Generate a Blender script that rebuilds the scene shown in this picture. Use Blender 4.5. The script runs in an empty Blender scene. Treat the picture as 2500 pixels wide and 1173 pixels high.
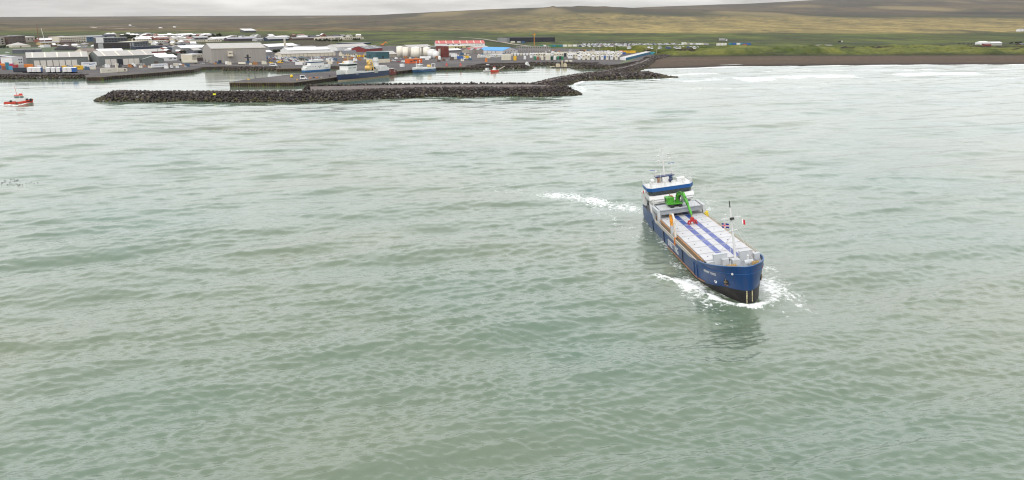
import bpy, bmesh, math, random
import numpy as np
from mathutils import Vector, Matrix, noise as mnoise

random.seed(7)
RNG = np.random.default_rng(11)
SC = bpy.context.scene
COL = SC.collection

# ------------------------------------------------------------------ camera
CAM_H = 55.0
FOC = 2000.0                       # focal length in pixels of a 2500 px wide frame
PITCH = math.atan((586.5 - 46.0) / FOC)
CP, SP = math.cos(PITCH), math.sin(PITCH)
cam_data = bpy.data.cameras.new("camera")
cam_data.sensor_width = 36.0
cam_data.lens = 36.0 * FOC / 2500.0
cam_data.clip_start = 1.0
cam_data.clip_end = 120000.0
cam = bpy.data.objects.new("camera", cam_data)
COL.objects.link(cam)
cam.location = (0, 0, CAM_H)
cam.rotation_euler = (math.pi / 2 - PITCH, 0, 0)
SC.camera = cam

# ------------------------------------------------------------------ sky
SUN_ELEV = math.radians(46)
SUN_AZ = math.radians(205)         # compass style: 0 = +Y, clockwise; the light comes from behind the camera
world = bpy.data.worlds.new("World")
SC.world = world
world.use_nodes = True
wn, wl = world.node_tree.nodes, world.node_tree.links
wn.clear()
w_out = wn.new("ShaderNodeOutputWorld")
sky = wn.new("ShaderNodeTexSky")
sky.sky_type = 'NISHITA'
sky.sun_disc = False
sky.sun_elevation = SUN_ELEV
sky.sun_rotation = SUN_AZ
bg_sky = wn.new("ShaderNodeBackground"); bg_sky.inputs[1].default_value = 0.10
wl.new(sky.outputs[0], bg_sky.inputs[0])
# overcast deck: brighter overhead, grey towards the horizon, broken by soft cloud bases
tc = wn.new("ShaderNodeTexCoord")
sep = wn.new("ShaderNodeSeparateXYZ"); wl.new(tc.outputs["Generated"], sep.inputs[0])
ramp = wn.new("ShaderNodeValToRGB")
SKY_STOPS = [(0.0, (0.40, 0.392, 0.38)), (0.024, (0.49, 0.48, 0.47)), (0.09, (0.90, 0.90, 0.905)), (0.34, (1.30, 1.31, 1.33)), (0.62, (1.10, 1.11, 1.13)), (1.0, (0.95, 0.96, 0.98))]
_re = ramp.color_ramp.elements
_re[0].position = 0.0; _re[1].position = 1.0
for _p, _c in SKY_STOPS[1:-1]: _re.new(_p)
for _e, (_p, _c) in zip(sorted(_re, key=lambda q: q.position), SKY_STOPS): _e.color = (*_c, 1)
wl.new(sep.outputs[2], ramp.inputs[0])
mp = wn.new("ShaderNodeMapping"); mp.inputs["Scale"].default_value = (6.0, 6.0, 55.0)
wl.new(tc.outputs["Generated"], mp.inputs[0])
nz = wn.new("ShaderNodeTexNoise"); nz.inputs["Scale"].default_value = 1.0
nz.inputs["Detail"].default_value = 6.0; nz.inputs["Roughness"].default_value = 0.55
wl.new(mp.outputs[0], nz.inputs["Vector"])
cr = wn.new("ShaderNodeMapRange"); cr.inputs[1].default_value = 0.35; cr.inputs[2].default_value = 0.68
cr.inputs[3].default_value = 0.66; cr.inputs[4].default_value = 1.24
wl.new(nz.outputs[0], cr.inputs[0])
mul = wn.new("ShaderNodeMixRGB"); mul.blend_type = 'MULTIPLY'; mul.inputs[0].default_value = 1.0
wl.new(ramp.outputs[0], mul.inputs[1]); wl.new(cr.outputs[0], mul.inputs[2])
bg_cl = wn.new("ShaderNodeBackground"); bg_cl.inputs[1].default_value = 1.0
wl.new(mul.outputs[0], bg_cl.inputs[0])
mixs = wn.new("ShaderNodeMixShader"); mixs.inputs[0].default_value = 0.90
wl.new(bg_sky.outputs[0], mixs.inputs[1]); wl.new(bg_cl.outputs[0], mixs.inputs[2])
wl.new(mixs.outputs[0], w_out.inputs[0])

# ------------------------------------------------------------------ sun (overcast: weak and very soft)
sun_data = bpy.data.lights.new("sun", 'SUN')
sun_data.energy = 1.15
sun_data.angle = math.radians(14)
sun_data.color = (1.0, 0.955, 0.89)
sun = bpy.data.objects.new("sun", sun_data)
COL.objects.link(sun)
_d = Vector((math.sin(SUN_AZ) * math.cos(SUN_ELEV), math.cos(SUN_AZ) * math.cos(SUN_ELEV), math.sin(SUN_ELEV)))
sun.rotation_euler = (-_d).to_track_quat('-Z', 'Y').to_euler()
sun.location = (-200, -200, 500)

# ------------------------------------------------------------------ picture settings
SC.view_settings.view_transform = 'Standard'
SC.view_settings.look = 'None'
SC.view_settings.exposure = 0.72
SC.view_settings.gamma = 1.0
SC.view_settings.use_curve_mapping = False
SC.render.engine = 'CYCLES'
SC.cycles.use_denoising = True
SC.cycles.denoiser = 'OPENIMAGEDENOISE'
SC.cycles.denoising_input_passes = 'RGB_ALBEDO_NORMAL'
SC.cycles.denoising_prefilter = 'ACCURATE'
SC.cycles.max_bounces = 5
SC.cycles.diffuse_bounces = 2
SC.cycles.glossy_bounces = 2
SC.cycles.transmission_bounces = 2
SC.cycles.volume_bounces = 0
SC.cycles.transparent_max_bounces = 6
SC.cycles.caustics_reflective = False
SC.cycles.caustics_refractive = False
SC.cycles.pixel_filter_type = 'BLACKMAN_HARRIS'
SC.cycles.filter_width = 1.15

# ------------------------------------------------------------------ survey helper: a sighting (photo pixel) to the place it stands on
def at(px, py, z=0.0):
    u, w = px - 1250.0, py - 586.5
    v = w * CP + FOC * SP
    f = FOC * CP - w * SP
    t = (CAM_H - z) / v
    return Vector((u * t, f * t, z))

def per_px(p):                     # metres that one photo pixel spans at a place
    return (p[1] * CP + (CAM_H - p[2]) * SP) / FOC

# ------------------------------------------------------------------ materials
MATS = {}
def mat(name, color, rough=0.6, metal=0.0, var=0.0, vscale=1.0, dirt=None, dscale=0.3, damt=0.5, bump=0.0, bscale=5.0,
        spec=0.5, stretch=None, coords='Object', ob_var=0.0):
    """One procedural material: base colour, mottling, optional stains of a second colour, optional relief."""
    if name in MATS:
        return MATS[name]
    m = bpy.data.materials.new(name)
    m.use_nodes = True
    n, l = m.node_tree.nodes, m.node_tree.links
    b = n["Principled BSDF"]
    b.inputs["Base Color"].default_value = (*color, 1)
    b.inputs["Roughness"].default_value = rough
    b.inputs["Metallic"].default_value = metal
    b.inputs["Specular IOR Level"].default_value = spec
    tcn = n.new("ShaderNodeTexCoord")
    vec = tcn.outputs[coords]
    if stretch:
        mpn = n.new("ShaderNodeMapping"); mpn.inputs["Scale"].default_value = stretch
        l.new(vec, mpn.inputs[0]); vec = mpn.outputs[0]
    src = None
    if var > 0 or ob_var > 0:
        hs = n.new("ShaderNodeHueSaturation"); hs.inputs["Color"].default_value = (*color, 1)
        add = None
        if var > 0:
            t = n.new("ShaderNodeTexNoise"); t.inputs["Scale"].default_value = vscale
            t.inputs["Detail"].default_value = 5.0; t.inputs["Roughness"].default_value = 0.65
            l.new(vec, t.inputs["Vector"])
            r = n.new("ShaderNodeMapRange"); r.inputs[1].default_value = 0.3; r.inputs[2].default_value = 0.7
            r.inputs[3].default_value = 1 - var; r.inputs[4].default_value = 1 + var
            l.new(t.outputs[0], r.inputs[0]); add = r.outputs[0]
        if ob_var > 0:
            oi = n.new("ShaderNodeObjectInfo")
            r2 = n.new("ShaderNodeMapRange"); r2.inputs[3].default_value = 1 - ob_var; r2.inputs[4].default_value = 1 + ob_var
            l.new(oi.outputs["Random"], r2.inputs[0])
            if add is None: add = r2.outputs[0]
            else:
                mm = n.new("ShaderNodeMath"); mm.operation = 'MULTIPLY'
                l.new(add, mm.inputs[0]); l.new(r2.outputs[0], mm.inputs[1]); add = mm.outputs[0]
        l.new(add, hs.inputs["Value"]); src = hs.outputs[0]
    if dirt is not None:
        t = n.new("ShaderNodeTexNoise"); t.inputs["Scale"].default_value = dscale
        t.inputs["Detail"].default_value = 6.0; t.inputs["Roughness"].default_value = 0.7
        l.new(vec, t.inputs["Vector"])
        r = n.new("ShaderNodeMapRange"); r.inputs[1].default_value = 0.5; r.inputs[2].default_value = 0.72
        r.inputs[3].default_value = 0; r.inputs[4].default_value = damt
        l.new(t.outputs[0], r.inputs[0])
        mx = n.new("ShaderNodeMixRGB"); l.new(r.outputs[0], mx.inputs[0])
        if src: l.new(src, mx.inputs[1])
        else: mx.inputs[1].default_value = (*color, 1)
        mx.inputs[2].default_value = (*dirt, 1); src = mx.outputs[0]
    if src: l.new(src, b.inputs["Base Color"])
    if bump > 0:
        t = n.new("ShaderNodeTexNoise"); t.inputs["Scale"].default_value = bscale; t.inputs["Detail"].default_value = 4.0
        l.new(vec, t.inputs["Vector"])
        bn = n.new("ShaderNodeBump"); bn.inputs["Strength"].default_value = bump; bn.inputs["Distance"].default_value = 0.05
        l.new(t.outputs[0], bn.inputs["Height"]); l.new(bn.outputs[0], b.inputs["Normal"])
    MATS[name] = m
    return m

# ------------------------------------------------------------------ object helpers
class MB:
    """Collects closed shapes and links them as one mesh object."""
    def __init__(self):
        self.v, self.f, self.mi = [], [], []
    def add(self, verts, faces, m=0):
        o = len(self.v)
        self.v.extend([tuple(p) for p in verts])
        self.f.extend([tuple(i + o for i in f) for f in faces])
        self.mi.extend([m] * len(faces))
        return self
    def box(self, lo, hi, m=0):
        x0, y0, z0 = lo; x1, y1, z1 = hi
        return self.add([(x0, y0, z0), (x1, y0, z0), (x1, y1, z0), (x0, y1, z0), (x0, y0, z1), (x1, y0, z1), (x1, y1, z1), (x0, y1, z1)],
                        [(0, 3, 2, 1), (4, 5, 6, 7), (0, 1, 5, 4), (1, 2, 6, 5), (2, 3, 7, 6), (3, 0, 4, 7)], m)
    def cbox(self, c, s, m=0):
        return self.box([c[i] - s[i] / 2 for i in range(3)], [c[i] + s[i] / 2 for i in range(3)], m)
    def hexa(self, b4, t4, m=0):       # four bottom points, four top points, both counter-clockwise from above
        return self.add(list(b4) + list(t4), [(3, 2, 1, 0), (4, 5, 6, 7), (0, 1, 5, 4), (1, 2, 6, 5), (2, 3, 7, 6), (3, 0, 4, 7)], m)
    def prism(self, poly, z0, z1, m=0):
        n = len(poly)
        vs = [(p[0], p[1], z0) for p in poly] + [(p[0], p[1], z1) for p in poly]
        return self.add(vs, [tuple(range(n - 1, -1, -1)), tuple(range(n, 2 * n))] + [(i, (i + 1) % n, n + (i + 1) % n, n + i) for i in range(n)], m)
    def profile(self, poly, axis, a, b, m=0):   # a polygon in the plane across 'axis', pushed from a to b
        n = len(poly)
        def put(p, k):
            return (k, p[0], p[1]) if axis == 'x' else ((p[0], k, p[1]) if axis == 'y' else (p[0], p[1], k))
        vs = [put(p, a) for p in poly] + [put(p, b) for p in poly]
        return self.add(vs, [tuple(range(n - 1, -1, -1)), tuple(range(n, 2 * n))] + [(i, (i + 1) % n, n + (i + 1) % n, n + i) for i in range(n)], m)
    def bar(self, a, b, w, h=None, m=0):
        a, b = Vector(a), Vector(b); d = (b - a)
        if d.length < 1e-6: return self
        d.normalize()
        up = Vector((0, 0, 1)) if abs(d.z) < 0.95 else Vector((1, 0, 0))
        s = d.cross(up).normalized(); u = s.cross(d)
        h = h or w
        q = [(-w / 2, -h / 2), (w / 2, -h / 2), (w / 2, h / 2), (-w / 2, h / 2)]
        vs = [a + s * x + u * y for x, y in q] + [b + s * x + u * y for x, y in q]
        return self.add(vs, [(3, 2, 1, 0), (4, 5, 6, 7), (0, 1, 5, 4), (1, 2, 6, 5), (2, 3, 7, 6), (3, 0, 4, 7)], m)
    def tube(self, a, b, r0, r1=None, n=8, m=0):
        a, b = Vector(a), Vector(b); d = (b - a).normalized()
        up = Vector((0, 0, 1)) if abs(d.z) < 0.95 else Vector((1, 0, 0))
        s = d.cross(up).normalized(); u = s.cross(d)
        r1 = r0 if r1 is None else r1
        vs = []
        for p, r in ((a, r0), (b, r1)):
            for k in range(n):
                t = 2 * math.pi * k / n
                vs.append(p + s * math.cos(t) * r + u * math.sin(t) * r)
        return self.add(vs, [tuple(range(n - 1, -1, -1)), tuple(range(n, 2 * n))] + [(i, (i + 1) % n, n + (i + 1) % n, n + i) for i in range(n)], m)
    def dome(self, c, r, h, n=10, rings=4, m=0):
        vs, fs = [], []
        for k in range(rings):
            t = math.pi / 2 * k / rings
            for i in range(n):
                p = 2 * math.pi * i / n
                vs.append((c[0] + r * math.cos(t) * math.cos(p), c[1] + r * math.cos(t) * math.sin(p), c[2] + h * math.sin(t)))
        vs.append((c[0], c[1], c[2] + h))
        for k in range(rings - 1):
            for i in range(n):
                fs.append((k * n + i, k * n + (i + 1) % n, (k + 1) * n + (i + 1) % n, (k + 1) * n + i))
        for i in range(n):
            fs.append(((rings - 1) * n + i, (rings - 1) * n + (i + 1) % n, len(vs) - 1))
        fs.append(tuple(range(n - 1, -1, -1)))
        return self.add(vs, fs, m)
    def ball(self, c, r, n=10, m=0):
        self.dome(c, r, r, n, 3, m); return self.dome((c[0], c[1], c[2]), r, -r, n, 3, m)
    def mesh(self, name, mats):
        me = bpy.data.meshes.new(name)
        me.from_pydata(self.v, [], self.f)
        for mm in (mats if isinstance(mats, (list, tuple)) else [mats]): me.materials.append(mm)
        if isinstance(mats, (list, tuple)) and len(mats) > 1:
            me.polygons.foreach_set("material_index", self.mi)
        bm = bmesh.new(); bm.from_mesh(me); bmesh.ops.recalc_face_normals(bm, faces=bm.faces); bm.to_mesh(me); bm.free()
        return me
    def build(self, name, mats, parent=None):
        o = bpy.data.objects.new(name, self.mesh(name, mats))
        COL.objects.link(o)
        if parent is not None: o.parent = parent
        return o

def tag(o, label=None, cat=None, group=None, kind=None):
    if label: o["label"] = label
    if cat: o["category"] = cat
    if group: o["group"] = group
    if kind: o["kind"] = kind
    return o

def thing(name, label, cat, loc=(0, 0, 0), rz=0.0, group=None):
    o = bpy.data.objects.new(name, None)
    o.empty_display_size = 0.2
    COL.objects.link(o)
    o.location = loc; o.rotation_euler = (0, 0, rz)
    return tag(o, label, cat, group)

def child(name, mesh, parent, loc=None, rot=None):
    o = bpy.data.objects.new(name, mesh)
    COL.objects.link(o); o.parent = parent
    if loc is not None: o.location = loc
    if rot is not None: o.rotation_euler = rot
    return o

def copy_tree(o, parent=None):
    c = o.copy(); COL.objects.link(c)
    if parent is not None: c.parent = parent
    for ch in KIDS.get(o.name, []): copy_tree(ch, c)
    return c
KIDS = {}
def note_kids(o):                   # remember a finished thing's tree once, so that copying stays cheap
    for ch in o.children:
        KIDS.setdefault(o.name, []).append(ch); note_kids(ch)

def np_mesh(name, verts, quads, mats, smooth=False):
    me = bpy.data.meshes.new(name)
    me.vertices.add(len(verts)); me.vertices.foreach_set("co", np.asarray(verts, np.float32).ravel())
    q = np.asarray(quads, np.int32); k = q.shape[1]
    me.loops.add(q.size); me.loops.foreach_set("vertex_index", q.ravel())
    me.polygons.add(len(q)); me.polygons.foreach_set("loop_start", np.arange(0, q.size, k, dtype=np.int32))
    me.polygons.foreach_set("loop_total", np.full(len(q), k, np.int32))
    if smooth: me.polygons.foreach_set("use_smooth", np.ones(len(q), bool))
    me.update(calc_edges=True)
    for mm in mats: me.materials.append(mm)
    return me

def grid_quads(nr, nc, wrap=False):
    i = np.arange(nr - 1)[:, None]; j = np.arange(nc if wrap else nc - 1)[None, :]
    a = i * nc + j; b = i * nc + (j + 1) % nc
    return np.stack([a, b, b + nc, a + nc], -1).reshape(-1, 4)

def smooth01(t):
    t = np.clip(t, 0, 1); return t * t * (3 - 2 * t)

def vnoise(x, y, seed=0):           # cheap value noise on arrays, range 0..1
    xi, yi = np.floor(x), np.floor(y); xf, yf = x - xi, y - yi
    def h(a, b):
        s = np.sin(a * 127.1 + b * 311.7 + seed * 74.7) * 43758.5453
        return s - np.floor(s)
    u, v = xf * xf * (3 - 2 * xf), yf * yf * (3 - 2 * yf)
    return (h(xi, yi) * (1 - u) + h(xi + 1, yi) * u) * (1 - v) + (h(xi, yi + 1) * (1 - u) + h(xi + 1, yi + 1) * u) * v

def fbm(x, y, oct=4, seed=0):
    s, a, t = 0, 0.5, 0
    for k in range(oct):
        s = s + a * vnoise(x * 2 ** k, y * 2 ** k, seed + k * 13); t += a; a *= 0.55
    return s / t

def in_poly(x, y, poly):
    r = np.zeros(x.shape, bool); n = len(poly)
    for i in range(n):
        x0, y0 = poly[i][:2]; x1, y1 = poly[(i + 1) % n][:2]
        if y0 == y1: continue
        c = ((y0 > y) != (y1 > y)) & (x < (x1 - x0) * (y - y0) / (y1 - y0) + x0)
        r ^= c
    return r

def seg_dist(x, y, pts):            # distance to a polyline
    d = np.full(x.shape, 1e9)
    for (x0, y0), (x1, y1) in zip(pts[:-1], pts[1:]):
        dx, dy = x1 - x0, y1 - y0
        t = np.clip(((x - x0) * dx + (y - y0) * dy) / (dx * dx + dy * dy + 1e-9), 0, 1)
        d = np.minimum(d, np.hypot(x - x0 - t * dx, y - y0 - t * dy))
    return d

# ================================================================== LAYOUT (surveyed points of the coast)
GZ = 3.3                                               # quay level above the water
def W(pts):                                            # list of sightings -> places
    return [at(p[0], p[1], p[2] if len(p) > 2 else 0.0) for p in pts]
QUAY = W([(-330, 190), (0, 190), (206, 190.5), (213, 198), (256, 197), (274, 194.7), (390, 185.5), (474, 177.5), (494, 172.0),
          (542, 170.0), (580, 169.8), (672, 170.2), (676, 175.6), (739, 174.3), (756, 169.8), (834, 169.3), (838, 172.5, GZ), (719, 181.3, GZ),
          (602, 194.4, GZ), (572, 199.5, GZ), (561, 212), (719, 211.3), (820, 198), (950, 184.5), (1009, 177.5), (1062, 172.7),
          (1149, 171), (1152, 166.5), (1175, 162.5), (1292, 160), (1409, 160), (1455, 162), (1475, 166.5), (1507, 164.5), (1560, 155), (1604, 147.5),
          (1630, 139, GZ), (1560, 128, GZ), (1400, 119, GZ), (1000, 112, GZ), (500, 112, GZ), (-330, 116, GZ)])
SHORE = [(p.x, p.y) for p in W([(1480, 175), (1575, 169.5), (1640, 168.0), (1700, 166.3), (1800, 162.6), (2000, 160.6), (2200, 159.2), (2500, 158.2), (2800, 157.5), (3600, 156.5)])]
LAND = [(p.x, p.y) for p in QUAY[:36]] + SHORE[1:] + [(24000, 8000), (24000, 60000), (-60000, 60000), (-25000, 780)]

# ================================================================== SEA
SHIP_P = dict(X=47.52, Y=154.541, yaw=0.046, heel=0.133, trim=0.027)
def ship_xy(s, t):                                     # a point of the water beside the ship (s ahead of the stem, t to port)
    fx, fy = math.sin(SHIP_P['yaw']), -math.cos(SHIP_P['yaw'])
    return (SHIP_P['X'] + fx * s + math.cos(SHIP_P['yaw']) * t, SHIP_P['Y'] + fy * s + math.sin(SHIP_P['yaw']) * t)

BASIN = [(p.x, p.y) for p in W([(-400, 205), (240, 224), (700, 226), (1040, 219), (1330, 214), (1395, 205), (1500, 172)])] + [(400, 1500), (-900, 1500)]

def build_sea():
    az = np.concatenate([np.linspace(-180, -46, 26, endpoint=False), np.linspace(-46, 46, 930, endpoint=False), np.linspace(46, 180, 26, endpoint=False)])
    az = np.radians(az)
    r = np.concatenate([[1.0], np.geomspace(12, 74, 14, endpoint=False), np.geomspace(74, 1250, 1000, endpoint=False), np.geomspace(1250, 25000, 14)])
    A, R = np.meshgrid(az, r)
    X, Y = R * np.sin(A), R * np.cos(A)
    cell = np.maximum(np.gradient(r)[:, None] * np.ones_like(A), R * 0.0017)
    cell[(np.abs(A) > math.radians(46.2)) | (R > 1300) | (R < 74)] = 60.0
    Z = np.zeros_like(X); DX = np.zeros_like(X); DY = np.zeros_like(X)
    g = np.random.default_rng(5)
    calm = in_poly(X, Y, BASIN).astype(float)
    amp_mask = (1 - 0.90 * calm) * np.interp(Y, [150, 300, 620, 1000], [1.0, 0.84, 0.66, 0.55])
    _sx, _sy = ship_xy(-36, 0); _fx, _fy = math.sin(SHIP_P['yaw']), -math.cos(SHIP_P['yaw'])
    _s = (X - _sx) * _fx + (Y - _sy) * _fy; _t = -(X - _sx) * _fy + (Y - _sy) * _fx
    lee = np.exp(-np.maximum(np.hypot(np.maximum(np.abs(_s) - 38, 0), np.maximum(np.abs(_t) - 6.5, 0)) - 2, 0) / 9.0)
    amp_mask = amp_mask * (1 - 0.78 * lee)             # the hull flattens the water along its side
    # slow gusts: some patches of the surface are rougher than others
    gust = 0.55 + 0.9 * fbm(X / 46 + Y / 160, Y / 30 - X / 140, 3, 3)
    n = 175
    lam = np.geomspace(0.85, 46, n)
    main = math.radians(-69)                           # waves run towards the camera, crests tilted
    for i, L in enumerate(lam):
        k = 2 * math.pi / L
        spread = 0.55 if L < 6 else (0.34 if L < 13 else 0.22)
        th = main + g.normal(0, spread)
        slope = 0.054 if L < 1.9 else (0.036 if L < 4 else (0.018 if L < 13 else 0.0195))
        a = slope / k * g.uniform(0.6, 1.4)
        ph = g.uniform(0, 2 * math.pi)
        fade = np.clip((L / cell - 2.2) / 2.2, 0, 1)
        arg = k * (X * math.cos(th) + Y * math.sin(th)) + ph
        if L < 9: fade = fade * gust
        am = a * fade * amp_mask
        s, c = np.sin(arg), np.cos(arg)
        Z += am * s
        DX += am * 0.25 * math.cos(th) * c; DY += am * 0.25 * math.sin(th) * c
    X2, Y2 = X + DX, Y + DY
    # ---------------- foam
    foam = np.zeros_like(X)
    def streak(pts, width, val, edge=1.0):
        nonlocal foam
        d = seg_dist(X2, Y2, [(p.x, p.y) for p in W(pts)])
        foam = np.maximum(foam, val * (1 - smooth01(d / width) ** edge))
        return d
    near = (R < 330)
    # bow wave, starboard leg, stem and port leg
    d1 = streak([(1602, 676), (1640, 688), (1690, 704), (1722, 722), (1755, 738), (1790, 748), (1835, 752), (1872, 744), (1900, 725)], 2.8, 0.92)
    streak([(1690, 702), (1722, 722), (1755, 738), (1790, 748), (1835, 751), (1872, 743)], 1.0, 1.0)
    streak([(1606, 682), (1660, 694), (1700, 712)], 2.4, 0.78)
    streak([(1870, 742), (1902, 715), (1895, 680), (1880, 655)], 3.4, 0.60)
    streak([(1870, 742), (1905, 726), (1908, 700)], 2.4, 0.62)
    streak([(1700, 690), (1750, 705), (1770, 722)], 1.6, 0.80)
    streak([(1640, 640), (1665, 662), (1690, 690)], 3.0, 0.54)
    Z += 0.55 * np.exp(-(d1 / 1.7) ** 2) * near
    # stern wash and the churned track behind it
    streak([(1568, 512), (1525, 506), (1470, 497)], 12.0, 0.70)
    streak([(1430, 490), (1400, 482), (1355, 477)], 14.0, 0.74)
    streak([(1728, 497), (1733, 512)], 2.6, 0.74)
    streak([(1712, 490), (1745, 493)], 1.8, 0.7)
    streak([(1568, 512), (1460, 496), (1380, 480)], 13.0, 0.56)
    streak([(1420, 488), (1330, 474), (1230, 462)], 13.0, 0.42)
    streak([(1470, 520), (1530, 555), (1565, 585)], 7.0, 0.40)
    # the tug's wash
    streak([(-30, 254), (10, 256), (40, 257), (70, 253), (92, 250)], 2.8, 0.95)
    streak([(-60, 256), (-10, 255)], 5.0, 0.8)
    # white water along the outside of the rocks
    streak([(1040, 239.5), (1141, 240.5), (1326, 239.5), (1359, 238), (1395, 235.5), (1424, 231)], 2.6, 0.80)
    streak([(820, 249.5), (940, 245.5)], 1.3, 0.62)
    streak([(1398, 209), (1425, 226), (1420, 212)], 9.0, 0.70)
    streak([(1398, 207), (1432, 198.5), (1470, 196.3), (1560, 196.0), (1630, 193.5), (1655, 190.5)], 5.5, 0.92)
    # surf: long broken lines parallel to the beach
    ds = seg_dist(X2, Y2, SHORE)
    sea_side = ~in_poly(X2, Y2, LAND)
    right = smooth01((X2 - 105) / 60)
    along = X2 / 55.0
    band = fbm(along * 0.9, (ds + 26 * fbm(along * .7, ds * 0, 3, 9)) / 11.0, 4, 21) * .62 + fbm(along * .35, (ds + 20 * fbm(along * .5, ds * 0, 2, 12)) / 34.0, 2, 25) * .38
    surf = (1 - smooth01((ds - 60) / 190)) * right * sea_side
    for k_, (d0, wd, va) in enumerate(((95, 16, 1.0), (168, 30, 1.1), (236, 14, .7))):
        wob_ = 40 * (fbm(X2 / 120, X2 * 0, 3, 90 + k_) - .5)
        patchy = np.clip((fbm(X2 / 46, ds / 60, 3, 95 + k_) - .36) * 6, 0, 1)
        foam = np.maximum(foam, va * np.exp(-((ds - d0 - wob_) / wd) ** 2) * patchy * right * sea_side * (.55 + .6 * band))
    foam = np.maximum(foam, (1 - smooth01(ds / (9 + 22 * fbm(along * 1.3, ds * 0, 3, 28)))) * right * sea_side * 0.95)
    # lacy water between the bow wave and the side
    sx, sy = ship_xy(0, 0); fx, fy = math.sin(SHIP_P['yaw']), -math.cos(SHIP_P['yaw'])
    S_ = (X2 - sx) * fx + (Y2 - sy) * fy; T_ = (X2 - sx) * fy * -1 + (Y2 - sy) * fx
    lace = np.exp(-((S_ + 9) / 15) ** 2) * np.exp(-((np.abs(T_) - 8.0) / 5.2) ** 2) * (.25 + fbm(X2 / 3.0, Y2 / 5.0, 3, 55) * 1.3)
    foam = np.maximum(foam, np.clip(lace, 0, .86) * near)
    side = np.exp(-((np.abs(T_) - 6.8) / 2.4) ** 2) * smooth01((S_ + 76) / 6) * smooth01((-4 - S_) / 10) * (0.34 + .34 * fbm(X2 / 4, Y2 / 9, 3, 58))
    foam = np.maximum(foam, side * near)
    # a few whitecaps on the highest crests
    foam = np.maximum(foam, np.clip((Z - 1.75) * 2.0, 0, 0.6) * (R < 260))
    foam = np.where(R < 900, foam * (0.42 + 1.05 * fbm(X2 / 2.6, Y2 / 4.2, 3, 77)), foam)
    quads = grid_quads(len(r), len(az), wrap=True)
    me = np_mesh("sea", np.stack([X2, Y2, Z], -1).reshape(-1, 3), quads, [sea_material()], smooth=True)
    rip = (1 - 0.85 * calm) * np.interp(Y, [160, 450, 900], [1.0, 0.55, 0.35])
    ar = me.attributes.new("ripple", 'FLOAT', 'POINT'); ar.data.foreach_set("value", rip.astype(np.float32).ravel())
    at_ = me.attributes.new("foam", 'FLOAT', 'POINT'); at_.data.foreach_set("value", foam.astype(np.float32).ravel())
    o = bpy.data.objects.new("sea", me); COL.objects.link(o)
    tag(o, "pale green choppy sea water", None, None, 'structure')
    return o

def sea_material():
    m = bpy.data.materials.new("sea_water"); m.use_nodes = True
    n, l = m.node_tree.nodes, m.node_tree.links
    b = n["Principled BSDF"]
    b.inputs["IOR"].default_value = 1.55
    b.inputs["Roughness"].default_value = 0.10
    g = n.new("ShaderNodeNewGeometry")
    # silty water: slow drift between olive and sea green
    t1 = n.new("ShaderNodeTexNoise"); t1.inputs["Scale"].default_value = 0.011; t1.inputs["Detail"].default_value = 3
    l.new(g.outputs["Position"], t1.inputs["Vector"])
    ramp = n.new("ShaderNodeValToRGB")
    ramp.color_ramp.elements[0].position = 0.34; ramp.color_ramp.elements[0].color = (0.112, 0.138, 0.088, 1)
    ramp.color_ramp.elements[1].position = 0.66; ramp.color_ramp.elements[1].color = (0.086, 0.136, 0.098, 1)
    l.new(t1.outputs[0], ramp.inputs[0])
    # foam breaks up into lace
    fa = n.new("ShaderNodeAttribute"); fa.attribute_name = "foam"
    t2 = n.new("ShaderNodeTexNoise"); t2.inputs["Scale"].default_value = 0.9; t2.inputs["Detail"].default_value = 8; t2.inputs["Roughness"].default_value = 0.72
    l.new(g.outputs["Position"], t2.inputs["Vector"])
    sub = n.new("ShaderNodeMath"); sub.operation = 'SUBTRACT'; l.new(fa.outputs["Fac"], sub.inputs[0]); nr_ = n.new("ShaderNodeMapRange"); nr_.inputs[1].default_value = .32; nr_.inputs[2].default_value = .68; l.new(t2.outputs[0], nr_.inputs[0]); l.new(nr_.outputs[0], sub.inputs[1])
    mr = n.new("ShaderNodeMapRange"); mr.inputs[1].default_value = 0.0; mr.inputs[2].default_value = 0.55
    l.new(sub.outputs[0], mr.inputs[0])
    mx = n.new("ShaderNodeMixRGB"); l.new(mr.outputs[0], mx.inputs[0]); l.new(ramp.outputs[0], mx.inputs[1])
    mx.inputs[2].default_value = (0.83, 0.85, 0.84, 1)
    l.new(mx.outputs[0], b.inputs["Base Color"])
    rr = n.new("ShaderNodeMapRange"); rr.inputs[3].default_value = 0.10; rr.inputs[4].default_value = 0.7
    l.new(mr.outputs[0], rr.inputs[0]); l.new(rr.outputs[0], b.inputs["Roughness"])
    # cat's-paw ripples
    mp_ = n.new("ShaderNodeMapping"); mp_.inputs["Rotation"].default_value = (0, 0, math.radians(21)); mp_.inputs["Scale"].default_value = (0.6, 1.5, 1)
    l.new(g.outputs["Position"], mp_.inputs[0])
    t3 = n.new("ShaderNodeTexNoise"); t3.inputs["Scale"].default_value = 1.5; t3.inputs["Detail"].default_value = 3.0; t3.inputs["Roughness"].default_value = 0.55
    l.new(mp_.outputs[0], t3.inputs["Vector"])
    bp = n.new("ShaderNodeBump"); bp.inputs["Strength"].default_value = 1.0; bp.inputs["Distance"].default_value = 0.085
    ra = n.new("ShaderNodeAttribute"); ra.attribute_name = "ripple"; l.new(ra.outputs["Fac"], bp.inputs["Strength"])
    l.new(t3.outputs[0], bp.inputs["Height"]); l.new(bp.outputs[0], b.inputs["Normal"])
    return m

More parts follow.
